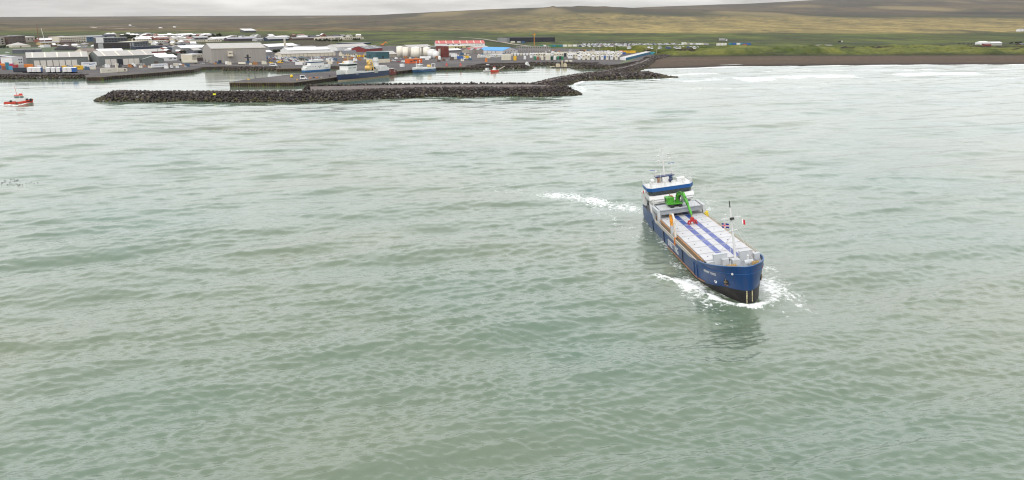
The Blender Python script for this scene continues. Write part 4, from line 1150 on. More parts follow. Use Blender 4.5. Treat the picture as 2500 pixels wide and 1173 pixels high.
def rock_bank(name, label, cat, toe, section, size, single=0, core_m=None, seed=1, ends=True, crest_track=None, group=None):
    """A rubble bank: 'toe' runs along the waterline on the side we see, 'section' lists (distance behind the toe, height)."""
    rg = np.random.default_rng(seed)
    for _ in range(2):                                  # round off the corners of the line
        t2 = [toe[0]]
        for (x0, y0), (x1, y1) in zip(toe[:-1], toe[1:]): t2 += [(x0 * .75 + x1 * .25, y0 * .75 + y1 * .25), (x0 * .25 + x1 * .75, y0 * .25 + y1 * .75)]
        toe = t2 + [toe[-1]]
    c = toe[len(toe) // 2]; root = thing(name, label, cat, (c[0], c[1], 0), group=group)
    off = np.array([c[0], c[1], 0.0])
    rowsec = [(d + .7 * size if i == 0 else d, z - .55 * size) for i, (d, z) in enumerate(section)]
    st = along(toe, 6.0)
    vs = []
    for i, (p, d) in enumerate(st):
        if 0 < i < len(st) - 1: d = (st[i + 1][0] - st[i - 1][0]).normalized()
        n = Vector((-d.y, d.x))
        for dd, z in [(rowsec[0][0], -4)] + rowsec + [(rowsec[-1][0], -4)]:
            vs.append((p.x + n.x * dd - off[0], p.y + n.y * dd - off[1], z))
    k = len(rowsec) + 2; qs = grid_quads(len(st), k)
    me = bpy.data.meshes.new("core"); fs = [tuple(q) for q in qs] + [tuple(range(k)), tuple(range(len(vs) - 1, len(vs) - 1 - k, -1))]
    me.from_pydata(vs, [], fs); me.materials.append(core_m or M_CORE)
    child("core", me, root)
    if crest_track:
        d0, d1, z = crest_track; tv = []
        for i, (p, d) in enumerate(st):
            if 0 < i < len(st) - 1: d = (st[i + 1][0] - st[i - 1][0]).normalized()
            n = Vector((-d.y, d.x))
            for dd, zz in ((d0, z - .6), (d0, z), (d1, z), (d1, z - .6)): tv.append((p.x + n.x * dd - off[0], p.y + n.y * dd - off[1], zz))
        me = bpy.data.meshes.new("track"); me.from_pydata(tv, [], [tuple(q) for q in grid_quads(len(st), 4)]); me.materials.append(M_TRACK); child("track", me, root)
    # scatter stones over the section
    seg = [(section[i], section[i + 1]) for i in range(len(section) - 1)]
    spots = []
    for p, d in along(toe, size * .86):
        n = Vector((-d.y, d.x))
        for (a, b) in seg:
            L = math.hypot(b[0] - a[0], b[1] - a[1]); m = max(1, int(round(L / (size * .86))))
            for j in range(m):
                t = (j + rg.uniform(.1, .9)) / m
                dd, z = a[0] + (b[0] - a[0]) * t, a[1] + (b[1] - a[1]) * t
                if crest_track and crest_track[0] + .3 < dd < crest_track[1] - .3: continue
                q = p + n * (dd + rg.normal(0, .12 * size)) + d * rg.normal(0, .25 * size)
                spots.append((q.x, q.y, z - .22 * size + rg.normal(0, .12 * size), size * .62 * rg.uniform(.72, 1.3)))
    if ends:                                            # rounded heads
        for e, sgn in ((0, -1), (-1, 1)):
            p, d = st[e]; n = Vector((-d.y, d.x))
            w = section[-1][0]; top = max(z for _, z in section); cx = p + n * (w / 2)
            for _ in range(int(2.1 * w * w / size ** 2 / 2.0)):
                a = rg.uniform(-math.pi / 2, math.pi / 2); r = math.sqrt(rg.random()) * w / 2
                q = cx + d * sgn * math.cos(a) * r + n * math.sin(a) * r
                spots.append((q.x, q.y, top * (1 - r / (w / 2)) - .15 * size, size * .62 * rg.uniform(.7, 1.25)))
    spots.sort(key=lambda s: math.hypot(s[0], s[1]) - s[3] * 9)
    pick = set()
    if single:
        vis = [i for i, s in enumerate(spots) if s[2] > .3]
        vis = vis[: max(single * 3, 1)]
        pick = set(int(i) for i in rg.choice(vis, size=min(single, len(vis)), replace=False))
    V, F, C, o = [], [], [], 0
    for i, (x, y, z, r) in enumerate(spots):
        vi = int(rg.integers(len(ROCKS))); e = rg.uniform(0, 6.28, 3); sc = r * np.array([1, 1, 1])
        if i in pick:
            ob = child("boulder", ROCK_MESH[vi], root, (x - off[0], y - off[1], z), tuple(e)); ob.scale = tuple(sc); continue
        R = np.array(Matrix.Rotation(e[2], 3, 'Z') @ Matrix.Rotation(e[0], 3, 'X'))
        V.append((ROCKS[vi][0] * r) @ R.T + np.array([x, y, z]) - off); F.append(ROCKS[vi][1] + o); o += len(ROCKS[vi][0])
        C.append(np.tile(rock_tone(rg, z), (len(ROCKS[vi][0]), 1)))
    V, F, C = np.concatenate(V), np.concatenate(F), np.concatenate(C)
    me = np_mesh("boulder_heap", V, F, [M_ROCKS])
    a = me.color_attributes.new("tone", 'FLOAT_COLOR', 'POINT'); a.data.foreach_set("color", np.concatenate([C, np.ones((len(C), 1))], 1).astype(np.float32).ravel())
    h = child("boulder_heap", me, root); h["kind"] = "stuff"
    return root

def toe(pts): return [(p.x, p.y) for p in W(pts)]
rock_bank("breakwater", "long outer breakwater of dark boulders between the open sea and the harbour", "breakwater",
          toe([(254, 248.5), (419, 250), (620, 249.7), (760, 248.8), (820, 247.8), (930, 243.5), (1040, 238.4), (1141, 238.8), (1326, 238), (1359, 236), (1408, 232)]),
          [(0, -.2), (3.5, 2.6), (8.5, 5.9), (13, 6.0), (18.5, 5.9), (22, 3.2), (25, 0)], 1.8, single=300, seed=4)
def breakwater_platform():
    bw = bpy.data.objects["breakwater"]; o = bw.location
    front = toe([(760, 248.8), (820, 247.8), (930, 243.5), (1040, 238.4), (1141, 238.8), (1326, 238)])
    P = []
    st = [(Vector(p), None) for p in front]
    for i, p in enumerate(front):
        q = Vector(front[min(i + 1, len(front) - 1)]) - Vector(front[max(i - 1, 0)]); q.normalize(); n = Vector((-q.y, q.x)); P.append(Vector(p) + n * 11)
    back = [at(px, py, 5.7) for px, py in ((1345, 207.5), (1289, 206.2), (1180, 206.4), (1040, 206.8), (900, 208.8), (820, 210.0), (757, 211.2))]
    mb = MB(); mb.prism([(p.x - o.x, p.y - o.y) for p in P] + [(p.x - o.x, p.y - o.y) for p in back], -2, 5.55)
    mb.build("platform", M_TRACK, bw)
breakwater_platform()
rock_bank("rock_parapet", "low line of dark rocks along the harbour side of the breakwater's wide top", "parapet",
          [(p.x, p.y) for p in [at(px, py, 5.4) for px, py in ((752, 212.0), (820, 210.2), (900, 209.0), (1040, 207.0), (1180, 206.6), (1289, 206.4), (1350, 207.6))]], [(0, 5.3), (1.6, 6.5), (3.4, 6.4), (7, 2.8), (11, 0)], 1.7, seed=14)
rock_bank("causeway", "dark rubble causeway carrying a track from the beach to the breakwater", "causeway",
          toe([(1340, 222), (1400, 204.5), (1433, 198), (1470, 193), (1520, 184), (1560, 175), (1592, 163), (1606, 153)]),
          [(0, -.2), (7, 4.4), (9, 5.2), (14, 5.2), (20, 3.6), (25, 0)], 2.0, seed=5, crest_track=(9.2, 13.8, 5.1))
rock_bank("rock_spur", "broken rock spur jutting into the surf beside the black beach", "rock spur",
          toe([(1452, 196), (1490, 195.6), (1540, 194.8), (1590, 193.8), (1622, 191.8)]), [(0, -.2), (8, 3.4), (22, 5.0), (40, 3.4), (52, .6)], 2.6, seed=6)
rock_bank("rock_tail", "low scatter of rocks trailing from the rock spur into the waves", "rock spur",
          toe([(1612, 191.2), (1634, 190.3), (1650, 189.6)]), [(0, -.3), (5, .9), (10, -.2)], 2.1, seed=7)
rock_bank("rock_embankment", "rock slope below the white trailers on the left shore", "embankment", toe([(-200, 195), (0, 194.4), (120, 193.8), (209, 193.2)]), [(0, -.2), (4, 2.4), (6.5, 3.9), (8.5, 4.1)], 1.7, seed=8, ends=False)
rock_bank("rock_embankment", "dark rock slope in front of the big grey shed", "embankment", toe([(545, 173.6), (580, 173.2), (640, 173.6), (675, 174.0)]), [(0, -.2), (4, 2.2), (8, 3.8), (10, 3.9)], 1.8, seed=9, ends=False)
rock_bank("rock_mole", "inner rock mole with a sloping tip sheltering the small boats", "mole", toe([(1146, 171.4), (1200, 170.6), (1250, 169.6), (1290, 168.6)]), [(0, -.2), (4, 2.4), (7, 3.9), (16, 3.9), (22, 0)], 1.9, seed=10)
rock_bank("rock_embankment", "rock slope below the rows of refrigerated containers", "embankment", toe([(1296, 161.4), (1350, 161.3), (1409, 161.5), (1450, 162.8)]), [(0, -.2), (6, 2.4), (11, 3.9), (13, 4.0)], 1.9, seed=11, ends=False)
rock_bank("rock_mole", "short rock mole in the corner between the causeway and the container yard", "mole", toe([(1422, 169.2), (1450, 169.2), (1480, 169.4)]), [(0, -.2), (6, 2.6), (10, 4.2), (20, 4.2), (26, 1)], 1.9, seed=12)
rock_bank("rock_embankment", "dark rubble bank where the track meets the black beach", "embankment", toe([(1606, 151), (1640, 144.5), (1680, 140.2), (1730, 138.2)]), [(0, 2.2), (6, 4.2), (14, 5.4), (20, 5.0)], 1.9, seed=13, ends=False)

# sheet piles and fenders on the quay faces
def quay_face(label, pts, step, h=GZ, tyre=False, m=None):
    line = W(pts); c = line[0]
    root = thing("quay_fendering", label, "quay fender", (c.x, c.y, 0))
    pile = MB(); pile.box((-.28, -.42, -1.5), (.28, 0, h - .15)); pme = pile.mesh("pile", m or mat("pile_rust", (0.070, 0.042, 0.026), .85, var=.5, vscale=.9, ob_var=.4))
    for a, b in zip(line[:-1], line[1:]):
        L = (b - a).length; n = int(L / step); ang = math.atan2((b - a).y, (b - a).x)
        for k in range(n):
            p = a.lerp(b, (k + .5) / n)
            child("pile", pme, root, (p.x - c.x, p.y - c.y, 0), (0, 0, ang))
        beam = MB(); beam.box((0, -.3, h - .35), (L, .45, h + .22)); o = beam.build("cope_beam", mat("cope_concrete", (0.13, 0.11, 0.075), .85, var=.3, vscale=.5, dirt=(.30, .24, .10), dscale=.2, damt=.6), root)
        o.location = (a.x - c.x, a.y - c.y, 0); o.rotation_euler = (0, 0, ang)
    return root
quay_face("row of rusty timber fenders along the west quay's short end", [(213.5, 198), (256, 197)], 1.9)
quay_face("dark fender piles along the west quay's long side", [(256, 197), (274, 194.7), (390, 185.5), (474, 177.5)], 2.6, m=mat("pile_dark", (0.035, 0.026, 0.022), .85, var=.5, vscale=.9, ob_var=.4))
quay_face("weedy fender piles round the seaward end of the finger pier", [(560.5, 212.2), (719, 211.5)], 1.8, m=mat("pile_weed", (0.085, 0.060, 0.030), .9, var=.6, vscale=.9, ob_var=.5))
quay_face("dark fender piles along the finger pier's trawler berth", [(719, 211.5), (820, 198.2), (950, 184.7), (1009, 177.7)], 2.6, m=MATS["pile_dark"])
quay_face("rusty piles of the small jetty by the white harbour tower", [(676, 175.9), (739, 174.6)], 1.8)
quay_face("dark piles of the quay where the red mooring buoys stand", [(1062, 172.9), (1149, 171.2)], 3.0, m=MATS["pile_dark"])

# ================================================================== BOATS
def boat_hull(L, B, zb, zm, zs, draft, stripe, full=.5, transom=.75, n=15):
    """Two parts of a hull, bow along +x: above and below the stripe height."""
    up, lo = MB(), MB()
    xs = [-L / 2 + L * (1 - (1 - i / (n - 1)) ** 1.25) for i in range(n)]
    def half(x, z):
        f = (x + L / 2) / L
        stern = transom + (1 - transom) * min(f / .25, 1) ** .6
        t = max((f - full) / (1 - full), 0)
        return B / 2 * stern * (1 - t ** (1.9 if z > stripe + .3 else 1.55)) * (1.0 if z > 0 else .9)
    def top(x):
        f = (x + L / 2) / L
        return zs + (zm - zs) * min(f / .4, 1) if f < .4 else zm + (zb - zm) * ((f - .4) / .6) ** 1.7
    for mb, a, b in ((up, 's', 't'), (lo, 'k', 's')):
        for sd in (-1, 1):
            g = []
            for x in xs:
                z0, z1 = (stripe, top(x)) if a == 's' else (-draft, stripe)
                for r in (0, .5, 1):
                    z = z0 + (z1 - z0) * r; rake = max(z, -.5) * .22 * max(((x + L / 2) / L - .75) / .25, 0)
                    g.append((x + rake, sd * half(x, z), z))
            mb.add(g, [tuple(q) for q in grid_quads(n, 3)])
    g = []
    for x in xs:
        z = top(x) - .45; g += [(x + z * .22 * max(((x + L / 2) / L - .75) / .25, 0), s * half(x, z) * .985, z) for s in (-1, 1)]
    deck = MB(); deck.add(g, [tuple(q) for q in grid_quads(n, 2)])
    tr = [(-L / 2, -half(-L / 2, 1), stripe), (-L / 2, half(-L / 2, 1), stripe), (-L / 2, half(-L / 2, 1), top(-L / 2)), (-L / 2, -half(-L / 2, 1), top(-L / 2))]
    up.add(tr, [(0, 1, 2, 3)])
    tl = [(-L / 2, -half(-L / 2, -1), -draft), (-L / 2, half(-L / 2, -1), -draft), (-L / 2, half(-L / 2, 1), stripe), (-L / 2, -half(-L / 2, 1), stripe)]
    lo.add(tl, [(0, 1, 2, 3)])
    return up, lo, deck
def boat(name, label, cat, bow, stern, beam, zb, zm, zs, stripe, mu, ml, md, group=None, split=None, **k):
    a, b = at(*bow), at(*stern); c = (a + b) / 2; L = (a - b).length
    root = thing(name, label, cat, (c.x, c.y, 0), math.atan2((a - b).y, (a - b).x), group)
    u, l, d = boat_hull(L, beam, zb, zm, zs, 1.2, stripe, **k)
    parts = [(u, "hull", mu), (l, "lower_hull", ml), (d, "deck", md)]
    if split:
        u2, _, _ = boat_hull(L, beam, split, split, split, 1.2, stripe, **k); w2, _, _ = boat_hull(L * 1.0, beam * 1.012, zb, zm, zs, 1.2, split, **k)
        parts = [(u2, "hull", mu), (w2, "bulwark", P_WHITE)] + parts[1:]
    for mb, nm, m in parts:
        o = mb.build(nm, m, root)
        bm = bmesh.new(); bm.from_mesh(o.data); bmesh.ops.remove_doubles(bm, verts=bm.verts, dist=.01); bmesh.ops.recalc_face_normals(bm, faces=bm.faces); bm.to_mesh(o.data); bm.free()
    return root, L
def blk(nm, root, m, *boxes, tubes=(), bars=(), balls=()):
    mb = MB()
    for lo, hi in boxes: mb.box(lo, hi)
    for t in tubes: mb.tube(*t)
    for t in bars: mb.bar(*t)
    for t in balls: mb.ball(*t)
    return mb.build(nm, m, root)
def win_row(root, x0, x1, y, z, n, w, h, axis='x', m=None):
    mb = MB(); mb.cbox((0, 0, 0), (w, .06, h) if axis == 'x' else (.06, w, h)); me = mb.mesh("window", m or M_GLASS)
    for k in range(n):
        q = x0 + (x1 - x0) * (k + .5) / n
        child("window", me, root, (q, y, z) if axis == 'x' else (y, q, z))
P_WHITE = mat("paint_white", (0.60, 0.60, 0.585), .5, var=.05, vscale=.4, dirt=(.42, .37, .29), dscale=.4, damt=.4)
P_NAVY = mat("trawler_navy", (0.006, 0.020, 0.062), .45, var=.15, vscale=.3)
P_TAN = mat("boot_tan", (0.33, 0.25, 0.17), .7)
P_BLUE = mat("rescue_blue", (0.010, 0.085, 0.235), .45, var=.1, vscale=.4)
P_RED = mat("tug_red", (0.50, 0.040, 0.018), .45, var=.1, vscale=.4)
P_MAST = mat("mast_buff", (0.55, 0.36, 0.10), .6, var=.2, vscale=.6)
P_DKRED = mat("old_red", (0.13, 0.025, 0.018), .7, var=.3, vscale=.6)
P_GREYB = mat("boat_grey", (0.16, 0.165, 0.17), .6, var=.2, vscale=.5)
P_RUB = mat("rubber", (0.014, 0.014, 0.016), .85)

def build_boats():
    # stern trawler alongside the finger pier
    r, L = boat("trawler", "navy blue trawler with white upperworks moored at the finger pier", "trawler", (825, 199.2), (941, 186.2), 10.5, 9.3, 7.0, 6.6, 1.0, P_NAVY, P_TAN, P_GREYB, split=5.9, full=.55, transom=.9)
    h = L / 2
    blk("forecastle", r, P_WHITE, ((h - 23, -4.7, 6.0), (h - 8, 4.7, 9.6)))
    w = blk("wheelhouse", r, P_WHITE, ((h - 24, -4.7, 9.6), (h - 10, 4.7, 13.2)), ((h - 24.5, -5.0, 14.8), (h - 9.2, 5.0, 15.5)), ((h - 21, -3.2, 15.5), (h - 14, 3.2, 17.4)))
    blk("window_band", w, M_GLASS, ((h - 23.8, -4.75, 13.2), (h - 9.7, 4.75, 14.8)))
    win_row(w, h - 23, h - 11, 4.74, 11.3, 6, .9, .8); win_row(w, h - 23, h - 11, -4.74, 11.3, 6, .9, .8)
    blk("bow_bulwark", r, P_WHITE, ((h - 20, -4.9, 7.0), (h - 21.2, 4.9, 7.6)), bars=[((h - 9, -4, 9.4), (h + .8, 0, 9.9), .18, .6), ((h - 9, 4, 9.4), (h + .8, 0, 9.9), .18, .6)])
    blk("funnel_tower", r, P_WHITE, ((-h + 11, -3.4, 6.0), (-h + 20, 3.4, 10.8)), tubes=[((-h + 16, 0, 10.8), (-h + 16, 0, 18.4), 2.7, 2.5, 14)])
    blk("funnel_band", r, P_GREYB, tubes=[((-h + 16, 0, 14.4), (-h + 16, 0, 14.9), 2.75, 2.75, 14)])
    blk("aft_house", r, P_WHITE, ((-h + 3, -4.3, 6.0), (-h + 14, 4.3, 10.4)), ((-h + .4, -4.7, 5.0), (-h + 3, 4.7, 8.6)))
    blk("gantry", r, P_MAST, tubes=[((-h + 25, -3.6, 6), (-h + 27, -2.6, 16.5), .6, .5, 8), ((-h + 25, 3.6, 6), (-h + 27, 2.6, 16.5), .6, .5, 8)], bars=[((-h + 27, -3, 16.2), (-h + 27, 3, 16.2), .8), ((-h + 26, -3, 11.6), (-h + 26, 3, 11.6), .8)], balls=[((-h + 29, 0, 15.2), 1.6, 10), ((-h + 30, 2, 13.4), 1.4, 10)])
    blk("net_drum", r, P_MAST, tubes=[((-h + 29, -2.8, 9.4), (-h + 29, 2.8, 9.4), 2.1, 2.1, 14)])
    blk("net_drum", r, mat("net_dark", (.03, .035, .06), .9, var=.4, vscale=.8), tubes=[((-h + 22, -2.6, 8.4), (-h + 22, 2.6, 8.4), 1.5, 1.5, 12)])
    blk("mast", r, P_MAST, tubes=[((h - 17, 0, 17.4), (h - 17.3, 0, 24), .35, .2, 8)], bars=[((h - 17.1, -3, 20), (h - 17.1, 3, 20), .25), ((h - 17.2, -2, 22.4), (h - 17.2, 2, 22.4), .2)], balls=[((h - 22.5, 2, 16.4), 1.0, 8), ((h - 12, -2, 16.2), .8, 8)])
    blk("mast", r, P_GREYB, tubes=[((-h + 20.5, 0, 9), (-h + 20.7, 0, 20.5), .22, .12, 8)])
    blk("trawl_door", r, mat("galvanised", (.30, .29, .27), .6, var=.3, vscale=.8), ((-h + 21, -5.5, 4.6), (-h + 27, -5.2, 8.4)), ((-h + 21, 5.2, 4.6), (-h + 27, 5.5, 8.4)))
    blk("side_stripe", r, P_WHITE, ((-h + 8, -5.32, 4.6), (h - 26, -5.27, 4.75)))
    blk("foremast", r, P_WHITE, tubes=[((h - 5, 0, 8.5), (h - 5, 0, 12.5), .2, .12, 8)])
    me = text_mesh("bow_lettering", "VE 2", 1, M_LBLUE, .01); fit_text(me, 3.4, .8); o = child("bow_lettering", me, r); place_text(o, (h - 21.5, 5.36, 5.0), (-1, 0, 0), (0, 0, 1))
    # white rescue and pilot vessel in the inner berth (bow to the right)
    r, L = boat("rescue_vessel", "white and blue rescue vessel lying stern-on in the inner berth", "rescue vessel", (806, 172.5), (741, 176.8), 7.5, 6.6, 4.6, 4.2, .2, P_BLUE, P_RUB, P_WHITE, split=1.9, full=.6)
    h = L / 2
    blk("upper_hull", r, P_WHITE, ((-h + 2.2, -3.3, 3.9), (h - 9, 3.3, 6.6)), ((-h + 1, -3.5, 4.1), (h - 4, 3.5, 4.7)))
    w = blk("wheelhouse", r, P_WHITE, ((-h + 8, -2.8, 6.6), (h - 11, 2.8, 9.2)), ((-h + 10, -2.4, 10.3), (h - 11.4, 2.4, 12.4)))
    blk("blue_band", w, P_BLUE, ((-h + 9, -2.6, 9.2), (h - 10.8, 2.6, 9.5))); blk("window_band", w, M_GLASS, ((-h + 9.2, -2.5, 9.5), (h - 11.1, 2.5, 10.3)))
    win_row(r, -h + 5, h - 10, -3.32, 5.4, 6, .8, .6)
    blk("bow_rail", r, P_WHITE, bars=[((h - 8, -2.5, 6.0), (h, 0, 6.7), .1, .7), ((h - 8, 2.5, 6.0), (h, 0, 6.7), .1, .7)])
    blk("mast", r, P_WHITE, tubes=[((-h + 12, 0, 12.4), (-h + 12.5, 0, 16), .25, .15, 8)], bars=[((-h + 12.2, -1.8, 14.5), (-h + 12.2, 1.8, 14.5), .18)])
    blk("davit", r, P_GREYB, bars=[((h - 19, -3.6, 3.5), (h - 16, -3.8, 6.3), .5)])
    # small old red workboat behind the trawler's stern
    r, L = boat("workboat", "small rusty red workboat tucked behind the trawler's stern", "workboat", (968, 182.4), (944, 185.2), 5.2, 4.6, 3.0, 3.4, .5, P_DKRED, P_RUB, M_DECK)
    h = L / 2
    w = blk("wheelhouse", r, P_DKRED, ((-1.5, -1.6, 2.9), (2.2, 1.6, 6.4))); blk("wheelhouse_top", r, P_WHITE, ((-1.8, -1.9, 6.4), (2.5, 1.9, 6.8)), ((2.3, -1.2, 3), (3.5, 1.2, 4.4)))
    win_row(w, -1.3, 2.0, -1.62, 5.6, 3, .7, .7)
    blk("mast", r, P_GREYB, tubes=[((-2.2, 0, 3), (-2.2, 0, 11.5), .2, .12, 8)], bars=[((-2.2, 0, 9), (-h + 1, 0, 5.5), .15)])
    # blue and white line boat by the corner of the quay
    r, L = boat("fishing_boat", "blue hulled fishing boat with white wheelhouse at the quay corner", "fishing boat", (1008, 178.6), (1060, 174.2), 7.0, 5.6, 4.0, 4.2, .25, P_BLUE if False else mat("boat_blue", (0.012, 0.060, 0.14), .45), P_RUB, P_WHITE, split=3.1, full=.55)
    h = L / 2
    blk("forecastle", r, P_WHITE, ((h - 9, -2.6, 3.8), (h - 3, 2.6, 5.4)), ((-h + 5, -3.0, 3.8), (h - 9, 3.0, 4.9)))
    w = blk("wheelhouse", r, P_WHITE, ((h - 14, -2.4, 4.8), (h - 8.5, 2.4, 6.4)), ((h - 14.3, -2.6, 7.2), (h - 8.3, 2.6, 8.2))); blk("window_band", w, M_GLASS, ((h - 13.9, -2.45, 6.4), (h - 8.4, 2.45, 7.2)))
    blk("mast", r, P_WHITE, tubes=[((h - 6, 0, 5), (h - 6, 0, 12.2), .3, .2, 8)]); blk("mast", r, P_WHITE, tubes=[((h - 12, 0, 8), (h - 12, 0, 13), .25, .15, 8)], balls=[((h - 12, 0, 12.2), .5, 8)])
    blk("net_drum", r, P_MAST, tubes=[((-h + 8.5, -2, 6), (-h + 8.5, 2, 6), 1.3, 1.3, 10)]); blk("stern_gantry", r, P_WHITE, bars=[((-h + 2, -2.4, 4), (-h + 1, -2.2, 8), .35), ((-h + 2, 2.4, 4), (-h + 1, 2.2, 8), .35), ((-h + 1, -2.2, 8), (-h + 1, 2.2, 8), .4)])
    blk("side_stripe", r, P_WHITE, ((-h + 3, 3.42, 2.4), (h - 10, 3.47, 2.6)), ((-h + 3, -3.47, 2.4), (h - 10, -3.42, 2.6)))
    # two small boats by the mole, one white, one red and white
    r, L = boat("small_boat", "small white cabin boat moored beside a red boat at the rock mole", "boat", (1180, 176.4), (1198, 174.6), 3.4, 2.2, 1.6, 1.5, .2, P_WHITE, P_RUB, P_WHITE)
    w = blk("cabin", r, P_WHITE, ((-2.2, -1.2, 1.2), (1.4, 1.2, 3.4)), ((-2.4, -1.35, 3.4), (1.6, 1.35, 3.7))); win_row(w, -2, 1.2, 1.22, 2.7, 3, .7, .6); win_row(w, -2, 1.2, -1.22, 2.7, 3, .7, .6)
    blk("mast", r, P_GREYB, tubes=[((-1.8, 0, 3.6), (-1.8, 0, 6.2), .1, .07, 6)])
    r, L = boat("small_boat", "small red hulled boat with white wheelhouse and red roof by the rock mole", "boat", (1198, 177.2), (1215, 175.4), 3.8, 2.6, 1.9, 1.8, .2, P_RED, P_RUB, P_WHITE)
    w = blk("wheelhouse", r, P_WHITE, ((-2.4, -1.3, 1.4), (1.6, 1.3, 3.0)), ((-1.8, -1.1, 3.0), (.8, 1.1, 4.9))); blk("roof", r, P_RED, ((-2.0, -1.3, 4.9), (1.0, 1.3, 5.3))); win_row(w, -1.7, .7, -1.12, 4.2, 3, .5, .6)
    blk("mast", r, P_DKRED, tubes=[((-.6, 0, 5.2), (-.6, 0, 8.4), .14, .1, 6)], bars=[((-.6, -.9, 7.2), (-.6, .9, 7.2), .12)])
    r, L = boat("small_boat", "white motor boat half hidden behind the tip of the rock mole", "boat", (1280, 162.2), (1292, 161.4), 3.6, 2.4, 1.8, 1.6, .2, P_WHITE, P_RUB, P_WHITE)
    w = blk("cabin", r, P_WHITE, ((-2.4, -1.3, 1.2), (1.6, 1.3, 3.6)), ((-1.6, -1.0, 3.6), (.8, 1.0, 4.9))); win_row(w, -2.2, 1.4, -1.32, 2.8, 3, .8, .6)
    r, L = boat("small_boat", "cream launch lying behind the rock mole below an orange crane", "boat", (1184, 164.6), (1197, 163.6), 3.4, 2.2, 1.7, 1.6, .2, P_WHITE, P_RUB, P_WHITE)
    w = blk("cabin", r, P_WHITE, ((-2.0, -1.2, 1.2), (1.2, 1.2, 3.2))); win_row(w, -1.8, 1.0, -1.22, 2.5, 3, .6, .6)
    # gangway down the mole
    a, b = at(1215, 171.5, 1.0), at(1232, 162.5, GZ + .7); g = thing("gangway", "pale gangway sloping from the rock mole down to the small boats", "gangway", a)
    blk("walkway", g, mat("pale_timber", (.30, .27, .2), .8), bars=[((0, 0, 0), b - a, 1.3, .25)]); blk("handrail", g, P_GREYB, bars=[((0, 0, 1), b - a + Vector((0, 0, 1)), .1)])
    # work barge
    r, L = boat("work_barge", "low dark work barge with pale machinery in the inlet", "barge", (1347, 166.2), (1391, 165.6), 7.5, 1.1, 1.1, 1.1, .3, M_DECK, P_RUB, M_DECK, full=.9, transom=1)
    cream = mat("cream_gear", (.46, .40, .28), .7, var=.25, vscale=.6)
    blk("barge_house", r, cream, ((1.5, -2, 1), (5.5, 2, 4.6))); blk("barge_house", r, cream, ((-7, -1.8, 1), (-3.4, 1.8, 4.4)), balls=[((-5, 0, 4.6), 1.0, 8)]); blk("spud_leg", r, cream, tubes=[((-1.2, 1, 0), (-1.2, 1, 8.4), .7, .7, 8)])
    blk("crane", r, P_GREYB, bars=[((4, 0, 4.6), (2.2, 0, 9), .4), ((2.2, 0, 9), (6.5, 0, 7.2), .3)]); blk("pipe_stack", r, cream, tubes=[((7, -1.5, 1.4), (12.5, -1.5, 1.4), .45, .45, 8)])
    # harbour tug steaming out at the left edge
    r, L = boat("tug", "red harbour tug with white wheelhouse steaming at the left edge", "tug", (80, 252.2), (11, 254.6), 6.4, 2.9, 1.35, 1.25, .35, P_RED, P_RUB, P_GREYB, full=.55, transom=.9)
    h = L / 2
    blk("bow_fender", r, P_RUB, tubes=[((h - .9, -1.2, 2.2), (h - .9, 1.2, 2.2), .95, .95, 10)]); blk("side_fender", r, P_RUB, bars=[((h - 1.2, 1.6, 1.5), (-h + 7, 3.2, .75), .4, .5), ((h - 1.2, -1.6, 1.5), (-h + 7, -3.2, .75), .4, .5)])
    blk("deckhouse", r, P_WHITE, ((-1.2, -1.9, 1.0), (4.4, 1.9, 3.3)))
    w = blk("wheelhouse", r, P_WHITE, ((-2.0, -1.8, 3.3), (3.6, 1.8, 3.7)), ((-2.0, -1.8, 3.7), (-1.7, 1.8, 5.0)), ((1.0, -1.8, 3.7), (1.3, 1.8, 5.0)), ((-2.1, -1.95, 5.0), (3.8, 1.95, 5.3)))
    blk("window_band", w, mat("wheelhouse_glass", (.10, .15, .14), .15), ((-1.7, -1.7, 3.7), (1.0, 1.7, 5.0)), ((1.3, -1.7, 3.7), (3.5, 1.7, 5.0)))
    blk("red_roof", r, P_RED, ((-1.8, -1.7, 5.3), (3.2, 1.7, 5.75)), ((1.2, -1.2, 5.75), (2.8, 1.2, 6.6)))
    blk("roof_locker", r, P_WHITE, ((.6, -.9, 6.0), (2.4, .9, 7.1))); blk("mast", r, mat("mast_pink", (.55, .25, .22), .6), tubes=[((-.3, 0, 5.7), (-1.0, 0, 11.8), .2, .1, 8)], bars=[((-.7, -1.0, 9.2), (-.7, 1.0, 9.2), .14), ((-.85, -.8, 10.6), (-.85, .8, 10.6), .14)])
    blk("towing_winch", r, P_RUB, tubes=[((-4.4, -.9, 1.7), (-4.4, .9, 1.7), .7, .7, 10)]); blk("foredeck_winch", r, P_RUB, tubes=[((5.3, -.8, 2.6), (5.3, .8, 2.6), .65, .65, 10)])
build_boats()

def build_ducks():
    mb = MB(); mb.ball((0, 0, .08), .20, 8); mb.tube((.12, 0, .15), (.22, 0, .38), .06, .05, 6); mb.ball((.25, 0, .42), .08, 6); mb.bar((.3, 0, .42), (.42, 0, .40), .05)
    me = mb.mesh("duck", mat("duck_dark", (.012, .012, .013), .8))
    rg = np.random.default_rng(8)
    for k in range(44):
        px = rg.normal(40, 17) if k < 36 else rg.choice([88, 92, 84, 5, 8, 3, 12, 79]); py = 447 + rg.normal(0, 3.6) + (px - 40) * -.02
        p = at(float(px), float(py))
        o = bpy.data.objects.new("duck", me); COL.objects.link(o); o.location = (p.x, p.y, .05); o.rotation_euler = (0, 0, float(rg.uniform(0, 6.3))); o.scale = (.62,) * 3
        tag(o, "small dark duck in the flock floating far out at the left", "duck", "ducks floating in a flock")
build_ducks()

